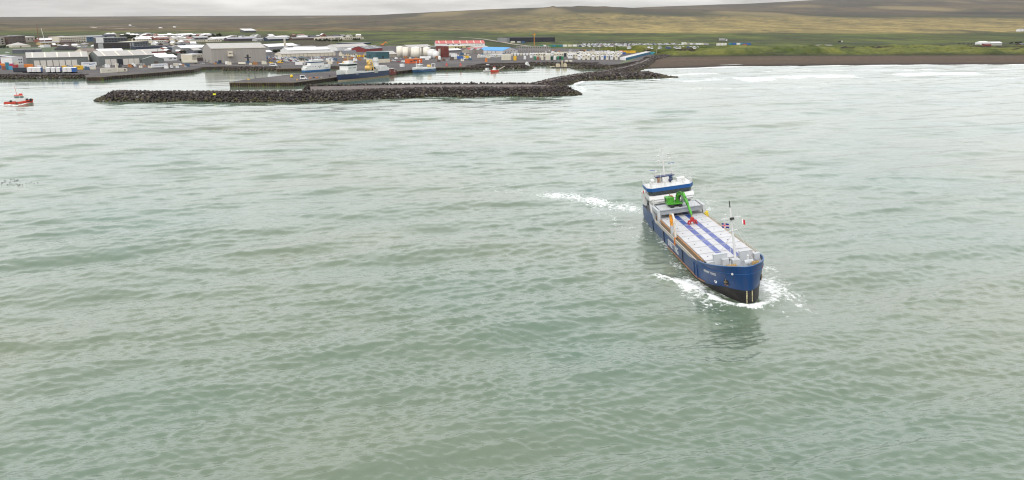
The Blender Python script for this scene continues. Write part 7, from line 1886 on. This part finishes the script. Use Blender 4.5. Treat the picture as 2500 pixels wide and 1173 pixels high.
reefer(1470, 131.6, .03, C_NAVY, "navy container at the top right of the yard", None, H=3.2, L=14, unit=False); reefer(1471, 143.4, .06, C_BLUE, "blue container amid white ones near the front of the yard", None, H=3.8, L=9, unit=False)
# trailers near the dunes
for k in range(9):
    px = 1664 + k * 6.9; m = C_WHITE if k in (0, 3, 5, 6) else (C_CREAM if k % 2 else C_GREY)
    reefer(px, 109.4 + .35 * k * .3, .04, m, f"pale trailer in the row by the moor road, {['leftmost', 'second from the left', 'third', 'fourth', 'fifth', 'sixth', 'seventh', 'eighth', 'rightmost'][k]} of nine", "trailers by the moor road", H=4.2 if k == 0 else 3.4, L=9, unit=False)
for k in range(6): reefer(1751 + k * 4.2, 112.2 - k * .1, up, C_WHITE if k % 2 else C_CREAM, "upright white box in the tight row of six by the moor road", "boxes in the tight row of six", H=4.6, Wd=2.7, L=4, unit=False)
for k in range(5): reefer(1779 + k * 9.6, 109.6 + .1 * k, .03, (C_TEAL, C_BLUE, C_WHITE, C_TEAL, C_BLUE)[k], ("teal", "blue", "white", "dark teal", "royal blue")[k] + " trailer at the right end of the moor road yard", None, H=3.6, L=13, unit=False)
reefer(1812, 112.2, .0, C_RUST, "rusty orange tipper body by the blue trailers", None, H=3.4, L=9, unit=False)
for px, py, lab, m in ((1758.5, 101.0, "grey tipper truck with white cab driving on the moor road", C_GREY), (2053.5, 104.2, "white truck alone on the moor road far to the right", tone("truck_black", (.03, .025, .025)))):
    p = place(px, py); k = per_px(p); r = thing("truck", lab, "truck", p, math.pi if px < 2000 else 0.0)
    s = 1 if px < 2000 else .62
    blk("tipper_body", r, m, ((-13 * k * s, -1.4, 1.2), (-1.0, 1.4, 1.2 + 4.2 * k * s))); truck_cab(r, 0.3, C_WHITE); blk("wheel", r, TYRE, tubes=[((-9 * k * s, -1.2, .5), (-9 * k * s, 1.2, .5), .55, .55, 10)]); blk("wheel", r, TYRE, tubes=[((-6 * k * s, -1.2, .5), (-6 * k * s, 1.2, .5), .55, .55, 10)])
    r.scale = (1, 1, 1)
    if px < 2000: r.location = p + Vector((4, 0, 0)); r.rotation_euler = (0, 0, 0); r.scale = (1.25,) * 3; r.location = p + Vector((13 * k, 0, 0)); 
# ---- other things in the harbour
def thing_blk(nm, lab, cat, px, py, rz=0.0, group=None): return thing(nm, lab, cat, place(px, py), rz, group)
r = thing_blk("monument", "black cross-shaped frame on a blue base before the huge hall", "monument", 606, 154.4); k = per_px(place(606, 154.4))
blk("upright", r, BLACK, ((-1.6 * k, -.8, 4 * k), (1.6 * k, .8, 17 * k)), ((-1.9 * k, -1, 15 * k), (1.9 * k, 1, 20.2 * k))); blk("arm", r, BLACK, ((-7.5 * k, -.6, 12.6 * k), (7.6 * k, .6, 14.4 * k))); blk("base", r, BLUEW, ((-4 * k, -1.5, 0), (4 * k, 1.5, 4.2 * k)))
r = thing_blk("storage_drum", "long cream cylinder lying in front of the huge hall", "cylinder", 591, 158.2); blk("drum", r, C_CREAM, tubes=[((-8.5 * k, 0, 2.4 * k), (8.5 * k, 0, 2.4 * k), 2.5 * k, 2.5 * k, 14)]); blk("cradle", r, TYRE, ((-6 * k, -1, 0), (-5 * k, 1, 1 * k)), ((5 * k, -1, 0), (6 * k, 1, 1 * k)))
r = thing_blk("tractor", "red and green tractor beside the cream cylinder", "tractor", 614, 158.2); blk("body", r, C_RED, ((-4 * k, -1, 1 * k), (3 * k, 1, 3.2 * k))); blk("cab", r, C_GREEN, ((2.5 * k, -1, 1 * k), (6 * k, 1, 4.8 * k)))
for x in (-2.5, 4.5): blk("wheel", r, TYRE, tubes=[((x * k, -1.3, 1.2 * k), (x * k, 1.3, 1.2 * k), 1.3 * k, 1.3 * k, 12)])
r = thing_blk("wheel_loader", "yellow wheel loader on the quay left of the white estate van", "loader", 662, 156.6); blk("body", r, C_YEL, ((-5 * k, -1.3, 1 * k), (1 * k, 1.3, 3.4 * k)), ((-3 * k, -1, 3.4 * k), (0, 1, 5 * k))); blk("arm", r, C_YEL, bars=[((1 * k, 0, 2.6 * k), (5 * k, 0, 1.4 * k), 1.4)]); blk("bucket", r, DGREY, ((4.6 * k, -1.5, .2 * k), (6.6 * k, 1.5, 2 * k)))
for x in (-3.4, 2.0): blk("wheel", r, TYRE, tubes=[((x * k, -1.5, 1 * k), (x * k, 1.5, 1 * k), 1.1 * k, 1.1 * k, 12)])
r = thing_blk("crane_truck", "yellow crane truck amid the parked cars by the small jetty", "crane truck", 684, 155); blk("carrier", r, C_YEL, ((-7 * k, -1.3, 1 * k), (7 * k, 1.3, 3 * k))); blk("jib", r, C_YEL, bars=[((-5 * k, 0, 4 * k), (5 * k, 0, 6.4 * k), 1.2)]); blk("cab", r, C_NAVY, ((3 * k, -1.2, 3 * k), (6.4 * k, 1.2, 5.2 * k)))
for x in (-4.6, 4.6): blk("wheel", r, TYRE, tubes=[((x * k, -1.4, .9 * k), (x * k, 1.4, .9 * k), 1.0 * k, 1.0 * k, 12)])
r = thing_blk("buoy", "big yellow ball-shaped buoy standing on the finger pier", "buoy", 712, 190.2); k2 = per_px(place(712, 190)); blk("ball", r, tone("buoy_yellow", (.62, .44, .01), .5), balls=[((0, 0, 3.4 * k2), 3.9 * k2, 14)]); blk("foot", r, DGREY, tubes=[((0, 0, 0), (0, 0, 1.2 * k2), 1.6 * k2, 1.6 * k2, 12)])
for px, py, lab in ((842, 133, "pile of yellow buoys beside the old white house"),):
    pass
for k_i, px in enumerate((874, 879, 884, 888)): r = thing_blk("buoy", ("yellow buoy in the row left of the teal building, " + ("leftmost", "second", "third", "rightmost")[k_i]), "buoy", px, 139.4); blk("drum", r, tone("buoy_yellow", (.62, .44, .01), .5) if k_i != 2 else C_ORG, tubes=[((0, 0, 0), (0, 0, 5.4 * k), 2.2 * k, 2.0 * k, 10)])
r = thing_blk("tanker_trailer", "long white tank trailer in front of the squat white tank", "tanker", 1038.5, 145.4); k3 = per_px(place(1038, 145)); blk("tank", r, C_WHITE, tubes=[((-13 * k3, 0, 3.8 * k3), (13 * k3, 0, 3.8 * k3), 3.0 * k3, 3.0 * k3, 14)]); blk("legs", r, LGREY, ((-9 * k3, -1, 0), (-8 * k3, 1, 1.5 * k3)), ((8 * k3, -1, 0), (9 * k3, 1, 1.5 * k3)))
r = thing_blk("vertical_tank", "small upright white tank at the right end of the tank trailer", "tank", 1073, 146); blk("shell", r, C_WHITE, tubes=[((0, 0, 0), (0, 0, 5.6 * k3), 3.6 * k3, 3.6 * k3, 14)], balls=[((0, 0, 5.6 * k3), 3.4 * k3, 12)])
r = thing_blk("round_tank", "squat white round tank standing on the open quay", "tank", 982, 163.4); blk("shell", r, C_WHITE, tubes=[((0, 0, 0), (0, 0, 5.6 * k3), 5.0 * k3, 5.0 * k3, 18)])
B("orange_store", "low orange store with black lettering behind the blue fishing boat", "store", (998, 155.6), (1031, 154.2), 9.6, 8, tone("store_orange", (.56, .095, .020), .55), C_ORG, 'flat', doors=[(.12, .27, .3, BROWN, .3), (.34, .62, .34, BROWN, .5)])
for px, lab in ((1090.5, "red mooring winch on the quay, left of two"), (1124.5, "red mooring winch on the quay, right of two")):
    r = thing_blk("mooring_winch", lab, "winch", px, 162.4); blk("housing", r, mat("signal_red", (.55, .05, .02), .5), ((-2 * k3, -1, 0), (2 * k3, 1, 3.6 * k3)), ((-.7 * k3, -.6, 3.6 * k3), (.9 * k3, .6, 6.6 * k3))); blk("drum", r, C_GREY, tubes=[((-1.2 * k3, -1.3, 1.6 * k3), (1.2 * k3, -1.3, 1.6 * k3), 1.0 * k3, 1.0 * k3, 10)])
r = thing_blk("crane", "small orange crane on the yard above the white small boat", "crane", 1187, 151.6); blk("post", r, C_ORG, ((-1.4, -1, 0), (1.4, 1, 7.5 * k3))); blk("jib", r, C_ORG, bars=[((0, 0, 7 * k3), (1.4 * k3, -2, 8.5 * k3), .9)])
for i, (px, py, c, lab) in enumerate(((1124, 145.6, C_BLUE, "blue truck body left of the yellow-striped one on the quay"), (1138, 144.6, C_YEL, "white and yellow truck body on the quay"), (1105, 137.6, C_WHITE, "white truck beside the dark red block"), (1109, 141, C_WHITE, "white and blue truck in front of the dark red block"))):
    r = thing_blk("truck", lab, "truck", px, py, .05); truck_cab(r, 4.2, C_WHITE); blk("box_body", r, c, ((-4.5, -1.3, 1), (4.0, 1.3, 4.2))); blk("wheel", r, TYRE, tubes=[((-2.5, -1.2, .5), (-2.5, 1.2, .5), .5, .5, 10)])
r = thing_blk("excavator_machine", "orange excavator digging on the slope behind the tanks", "excavator", 934, 112.4); k4 = per_px(place(934, 112)); blk("body", r, C_ORG, ((-4 * k4, -1.5, 1.5 * k4), (2.6 * k4, 1.5, 4.6 * k4))); blk("tracks", r, DGREY, ((-4.5 * k4, -1.6, 0), (3 * k4, 1.6, 1.5 * k4))); blk("boom", r, C_ORG, bars=[((1 * k4, 0, 4 * k4), (8.6 * k4, 0, 9.6 * k4), 1.6), ((8.6 * k4, 0, 9.6 * k4), (11 * k4, 0, 6 * k4), 1.0)])
# tower crane, steel frame under construction
r = thing_blk("tower_crane", "slender orange tower crane by the black hall", "crane", 1304.5, 113.6); k5 = per_px(place(1304.5, 113.6))
mst = MB(); Ht = 28 * k5
for sx in (-1, 1):
    for sy in (-1, 1): mst.bar((sx * .9 * k5, sy * .9 * k5, 0), (sx * .9 * k5, sy * .9 * k5, Ht), .45)
for i in range(16):
    z0, z1 = Ht * i / 16, Ht * (i + 1) / 16; s = 1 if i % 2 else -1
    for y in (-.9, .9): mst.bar((-s * .9 * k5, y * k5, z0), (s * .9 * k5, y * k5, z1), .3)
mst.build("mast", tone("crane_paint", (.42, .17, .03)), r); blk("jib", r, tone("crane_paint", (.42, .17, .03)), bars=[((-5 * k5, 6, Ht), (3.2 * k5, -4, Ht), .8), ((0, 0, Ht), (0, 0, Ht + 4 * k5), .7), ((0, 0, Ht + 4 * k5), (3 * k5, -4, Ht), .25)]); blk("cab", r, C_YEL, ((-1.2 * k5, -1.4 * k5, Ht - 3 * k5), (1.2 * k5, -.9 * k5, Ht - .6 * k5)))
r = thing_blk("steel_frame", "bare grey steel skeleton of a hall going up behind the yard", "steel frame", 1262, 128.6); k5 = per_px(place(1262, 128.6))
cm = MB(); cm.box((-.3, -.3, 0), (.3, .3, 13.5 * k5)); cme = cm.mesh("column", tone("steel", (.22, .21, .195)))
for k in range(15):
    for dy in (0, 16, 32): child("column", cme, r, (k * 5.6 * k5, dy, 0))
for dy in (0, 16, 32):
    for z in (7, 13.4): blk("beam", r, tone("steel", (.22, .21, .195)), bars=[((0, dy, z * k5), (14 * 5.6 * k5, dy, z * k5), .4)])
for k in range(0, 15, 2): blk("rafter", r, tone("steel", (.22, .21, .195)), bars=[((k * 5.6 * k5, 0, 13.4 * k5), (k * 5.6 * k5, 16, 15.4 * k5), .35), ((k * 5.6 * k5, 16, 15.4 * k5), (k * 5.6 * k5, 32, 13.4 * k5), .35)])
for i, (px, m, nm) in enumerate(((1316, C_GREEN, "green"), (1323, C_WHITE, "white"), (1338, C_GREEN, "green"), (1347, C_TEAL, "teal"), (1355, C_GREEN, "green"), (1363, C_TEAL, "teal"), (1374, C_WHITE, "white"), (1386, C_CREAM, "cream"), (1398, C_WHITE, "white"), (1409, C_GREY, "grey"))):
    reefer(px, 115.2 - i * .12, .04, m, f"{nm} site container in the line behind the steel frame, number {['one', 'two', 'three', 'four', 'five', 'six', 'seven', 'eight', 'nine', 'ten'][i]} from the left", None, H=3.6, L=8, unit=False)
# masts and lamp posts
def pole(px, py, hpx, lab, name="lamp_post", lean=0.0, m=None, head=True, w=.35):
    p = place(px, py); k = per_px(p); r = thing(name, lab, "lamp post" if name == "lamp_post" else "mast", p); h = hpx * k
    blk("post", r, m or LGREY, tubes=[((0, 0, 0), (lean * k, 0, h), w, w * .6, 6)])
    if head: blk("lamp_head", r, m or LGREY, ((lean * k - .9, -.5, h), (lean * k + .9, .5, h + .4)))
    return r
pole(111, 108.5, 38, "tall thin white mast leaning left above the town", "mast", -5, WHITE, False, .55)
pole(436, 104, 28, "thin grey mast among the houses left of the dark bushes", "mast", 0, GREY, False, .5)
pole(95.5, 104, 42, "rust red lattice mast at the left behind the town", "mast", 0, tone("mast_rust", (.16, .07, .05)), True, .8)
pole(623.5, 192.8, 17.5, "dark lamp post with a pale head on the finger pier", "lamp_post", -1.2, DGREY)
pole(283, 157.6, 23, "twin-headed lamp post before the second warehouse", m=DGREY); pole(387, 145, 22, "slim lamp post behind the small grey-green shed", m=DGREY)
pole(711.5, 176, 20, "thin yellow pole by the small jetty", m=C_YEL, head=False); pole(274, 220, 7.5, "short dark beacon pole on the breakwater's left end", m=DGREY, head=False, w=.2)
for px, y, h, lab in ((1377, 125, 12, "tall lamp mast left of the yard's centre"), (1463, 127.5, 15, "tall yellowish lamp mast at the yard's centre"), (1502, 132, 15, "tall lamp mast at the yard's right side"), (1343, 140, 24, "tall dark lamp mast behind the small stack"), (1577, 131.6, 9, "lamp mast by the turquoise trailer"), (1603, 131.4, 9, "lamp mast by the track to the causeway")): pole(px, y, h, lab, m=tone("mast_tan", (.28, .25, .18)))
def on_bank(px, py, h): return at(px, py, h)
for px, py, lab in ((525, 231.5, "lime yellow marker plate on the breakwater, left of two"), (792, 226.5, "lime yellow marker plate on the breakwater, right of two")):
    p = on_bank(px, py, 4.6); r = thing("marker_plate", lab, "marker", p + Vector((0, -1.2, 0))); lime = mat("lime_marker", (.66, .62, .02), .5)
    blk("plate", r, lime, ((-1.0, -.1, -.2), (1.0, .1, .85))); blk("post", r, DGREY, ((-.1, .1, -2.2), (.1, .25, .4)))
# gear lying on the finger pier
for px, py, m, lab, w in ((752, 193.4, C_GREY, "grey heap of fishing gear right of the box van", 3), (757, 192.2, tone("net_orange", (.36, .14, .05)), "heap of orange nets on the finger pier", 5), (766, 191, NAVY, "heap of dark blue nets on the finger pier", 5), (774, 191.2, tone("net_orange", (.36, .14, .05)), "smaller heap of orange nets next to the blue heap", 4), (784, 190.4, BEIGE, "pale heap of ropes on the finger pier", 3.4), (805, 187.4, TYRE, "dark heap of fenders near the trawler's bow", 3), (726, 196.4, C_YEL, "yellow crate heap left of the box van", 2.4), (606, 196, C_YEL, "yellow-topped block at the finger pier's tip", 3.4)):
    p = place(px, py); k = per_px(p); r = thing("gear_heap", lab, "heap", p)
    mb = MB(); rr = np.random.default_rng(int(px))
    for i in range(7):
        c = (float(rr.normal(0, w * k * .3)), float(rr.normal(0, .9)), 0); mb.dome(c, float(rr.uniform(.5, 1.0)) * w * k * .35, float(rr.uniform(.6, 1.2)) * 1.1, 7, 2)
    mb.build("heap", m, r)
for px, py in ((640, 190.2), (666, 187.2), (690, 184.6), (718, 181.8), (300, 191.4), (340, 188.8), (380, 185.6), (290, 181.0)):
    p = place(px, py) if py > 182.5 or px < 600 else at(px, py + .4, GZ); r = thing("bollard", "small mooring bollard along the quay edge", "bollard", p, group="mooring bollards along the quays"); blk("post", r, tone("bollard", (.20, .15, .06)), tubes=[((0, 0, 0), (0, 0, .8), .35, .3, 8), ((0, 0, .7), (0, 0, .95), .5, .5, 8)])
# ---- black spoil heap, yellow field, trees and hedges
def mound(px, py, w, hpx, lab, m):
    p = place(px, py); k = per_px(p); r = thing("spoil_heap", lab, "heap", p); mb = MB()
    mb.dome((0, 0, -1), w * k / 2, hpx * k + 1, 22, 6); o = mb.build("heap", m, r); o.scale = (1, .45, 1)
mound(163, 123, 62, 11, "black spoil heap on the waste ground behind the first warehouse", tone("spoil", (.030, .027, .030), .95))
LEAF = mat("leaves_dark", (0.022, 0.034, 0.014), .9, var=.5, vscale=.6, ob_var=.35); BARK = mat("bark", (.05, .038, .028), .9)
_TREE = []
def tree_mesh(seed):
    rr = np.random.default_rng(seed); n = 420
    d = rr.normal(size=(n, 3)); d /= np.linalg.norm(d, axis=1)[:, None]
    lump = 1 + .28 * np.sin(d[:, 0] * 3.1 + seed) * np.cos(d[:, 1] * 2.7) + .2 * np.sin(d[:, 2] * 5 + seed * 2)
    c = d * (rr.uniform(.45, 1, (n, 1)) * lump[:, None]) * np.array([1, .9, .8]) + np.array([0, 0, 1.05])
    a = rr.normal(size=(n, 3)); a /= np.linalg.norm(a, axis=1)[:, None]; b = np.cross(a, rr.normal(size=(n, 3))); b /= np.linalg.norm(b, axis=1)[:, None]
    s = rr.uniform(.10, .2, (n, 1))
    V = np.stack([c - a * s, c + b * s, c + a * s, c - b * s], 1).reshape(-1, 3); F = np.arange(4 * n).reshape(-1, 4)
    return np_mesh("crown", V, F, [LEAF])
for s in range(5): _TREE.append(tree_mesh(s + 3))
_tk = MB(); _tk.tube((0, 0, -.3), (.03, 0, .9), .09, .05, 6); _tk.bar((.02, 0, .5), (.4, .1, 1.0), .05); _tk.bar((.02, 0, .55), (-.35, -.1, 1.05), .05); _TRUNK = _tk.mesh("trunk", BARK)
def tree(px, py, hpx, lab, grp, wide=1.0):
    p = place(px, py); k = per_px(p); s = hpx * k / 1.75
    r = thing("tree", lab, "tree", p, random.uniform(0, 6.28), grp); 
    c = child("crown", _TREE[random.randrange(5)], r); c.scale = (s * wide, s * wide, s); t = child("trunk", _TRUNK, r); t.scale = (s, s, s)
for x0, x1, y, h, n, lab, grp in ((520, 540, 91.5, 7, 5, "dark tree in the clump behind the cream rows", "trees behind the cream rows"), (462, 474, 92.5, 6, 3, "dark tree between the grey and slate houses", "trees between the houses"), (503, 513, 94.5, 5, 2, "dark bush beside the slate house", "bushes beside the slate house"), (668, 688, 130, 9, 6, "dark tree beside the chimney tower", "trees beside the chimney tower"), (440, 492, 131.5, 7, 10, "dark tree in front of the grey warehouse left of the huge hall", "trees before the grey warehouse"),
      (404, 432, 136.5, 7, 6, "dark tree above the white workshop", "trees above the white workshop"), (770, 836, 101.5, 5, 15, "dark hedge tree below the sand-roofed house", "trees of the dark hedge"), (862, 878, 99, 4.5, 4, "dark bush before the last cream row", "bushes before the last cream row"), (296, 330, 95, 8, 10, "dark tree at the back of the town behind the dark flats", "trees behind the dark flats"), (322, 346, 100, 6, 6, "dark tree beside the house with dormers", "trees beside the dormer house"),
      (130, 146, 104, 7, 4, "dark tree left of the cream three-storey block", "trees left of the cream block"), (86, 98, 101, 8, 3, "dark tree right of the olive-beige flats", "trees by the olive-beige flats"), (440, 460, 148, 6, 6, "green bush beside the cream trailer", "bushes beside the cream trailer"), (412, 440, 106, 5, 7, "dark bush among the ochre houses", "bushes among the ochre houses"), (0, 20, 118, 6, 4, "dark tree below the apartment blocks at the left edge", "trees at the left edge"), (1400, 1470, 106.5, 2.2, 9, "low dark shrub on the moor behind the car lot", "shrubs behind the car lot"), (2330, 2380, 109.5, 3.2, 5, "dark shrub on the grass left of the farm", "shrubs left of the farm"), (2460, 2495, 107, 4.5, 5, "dark tree on the grass at the right edge", "trees at the right edge")):
    for k in range(n): tree(x0 + (x1 - x0) * (k + random.uniform(.1, .9)) / n, y + random.gauss(0, .5), h * random.uniform(.7, 1.2), lab, grp, random.uniform(.9, 1.3))

# ================================================================== GRASS PATCHES, ROADS AND TRACKS
def strip(name, pts, width, m, lift=.12, step=18):
    P = [ground_at(*p) for p in pts]; vs = []; st = along([(p.x, p.y) for p in P], step)
    X = np.array([[p.x for p, _ in st]]); Y = np.array([[p.y for p, _ in st]]); zz = None
    for i, (p, d) in enumerate(st):
        if 0 < i < len(st) - 1: d = (st[i + 1][0] - st[i - 1][0]).normalized()
        n = Vector((-d.y, d.x))
        for s in (-.5, .5): vs.append([p.x + n.x * width * s, p.y + n.y * width * s, 0])
    vs = np.array(vs); z = land_height(vs[None, :, 0], vs[None, :, 1])[0][0]
    q = in_poly(vs[:, 0], vs[:, 1], QPOLY); z = np.where(q, GZ - .1, z); vs[:, 2] = z + lift
    me = np_mesh(name, vs, grid_quads(len(st), 2), [m]); o = bpy.data.objects.new(name, me); COL.objects.link(o)
    return tag(o, None, None, None, 'structure')
GRAVEL = mat("gravel_road", (.235, .205, .165), .95, var=.2, vscale=.05); TAR = mat("tarmac", (.055, .052, .052), .9, var=.2, vscale=.05); PALE = mat("pale_track", (.34, .29, .22), .95, var=.15, vscale=.02)
strip("road", [(936, 88.6), (1040, 90), (1120, 91.6), (1180, 96.2), (1215, 102), (1255, 109), (1300, 114.6), (1345, 117.4)], 11, GRAVEL, .5)
strip("road", [(820, 98.6), (950, 98.2), (1060, 97.6), (1180, 98.4)], 6, GRAVEL, .5)
strip("road", [(1340, 103.2), (1500, 102.4), (1760, 101.6), (2050, 104.6), (2290, 106.4), (2600, 108)], 11, TAR, .6)
strip("track", [(330, 63.2), (262, 65.2), (221, 66.8), (232, 69.2), (300, 71.4), (420, 72.6)], 22, PALE, 2.0, 40)
strip("road", [(140, 131.8), (230, 129.6), (300, 127.6)], 9, TAR, .3)
strip("road", [(150, 118), (196, 114), (235, 126)], 9, TAR, .3)
def patch(name, pts, m, lift):
    P = [ground_at(*p) for p in pts]; c = P[0]; mb = MB(); mb.prism([(p.x, p.y) for p in P], GZ - .4, GZ + lift); o = mb.build(name, m); return tag(o, None, None, None, 'structure')
GRASS = mat("harbour_grass", (.034, .056, .016), .95, var=.35, vscale=.05, dirt=(.06, .058, .03), dscale=.03, damt=.7)
GRASS2 = mat("harbour_lawn", (.070, .098, .026), .95, var=.25, vscale=.05)
patch("grass", [(-300, 136), (28, 134.5), (140, 132.5), (300, 128), (420, 121.5), (440, 116), (640, 114.6), (640, 112.6), (-300, 117)], GRASS, .05)
patch("grass", [(1512, 156.6), (1540, 156.2), (1566, 152.4), (1540, 152.2)], GRASS2, .05)
patch("grass", [(442, 151), (470, 150.4), (470, 143), (440, 144)], GRASS, .055)

# ---- loose goods on the aprons
_AP = MB(); _AP.box((-.6, -.5, 0), (.6, .5, 1.1)); _AP.box((.65, -.45, 0), (1.8, .5, .9)); _AP.box((-.5, -.4, 1.1), (.5, .4, 2.0)); _AP.box((.75, -.35, .9), (1.6, .4, 1.7))
_APM = [_AP.mesh("crate_stack", m) for m in (C_WHITE, BLUEW, C_GREY, tone('tub_orange', (.30, .13, .05)), C_CREAM, BROWN)]; _APN = ("white", "blue", "grey", "orange", "cream", "rust brown")
APRON = [(950, 1160, 143, 152, 42, "on the open quay behind the blue fishing boat"), (250, 480, 161, 169, 34, "on the west quay apron"), (100, 230, 164, 172, 16, "between the trailers and the first warehouse"), (640, 730, 140, 146, 22, "beside the huge hall's right end"), (745, 835, 148, 158, 26, "behind the rescue vessel"), (830, 900, 139, 150, 24, "on the yard left of the teal building"), (1080, 1230, 134, 146, 34, "on the yard below the blue-roofed hall"), (525, 655, 156.2, 158.6, 16, "along the foot of the huge hall"), (1250, 1500, 124, 131, 40, "on the rough ground behind the container yard")]
_ar = np.random.default_rng(33)
for x0, x1, y0, y1, n, where in APRON:
    for k in range(n * 6 // 10):
        i = int(_ar.integers(6)); o = bpy.data.objects.new("crate_stack", _APM[i]); COL.objects.link(o)
        o.location = place(float(_ar.uniform(x0, x1)), float(_ar.uniform(y0, y1))); o.rotation_euler = (0, 0, float(_ar.uniform(-.4, .4))); s = float(_ar.uniform(.8, 1.9)); o.scale = (s * 1.2, s, s)
        tag(o, f"small stack of {_APN[i]} tubs {where}", "crate stack", f"{_APN[i]} tubs {where}")
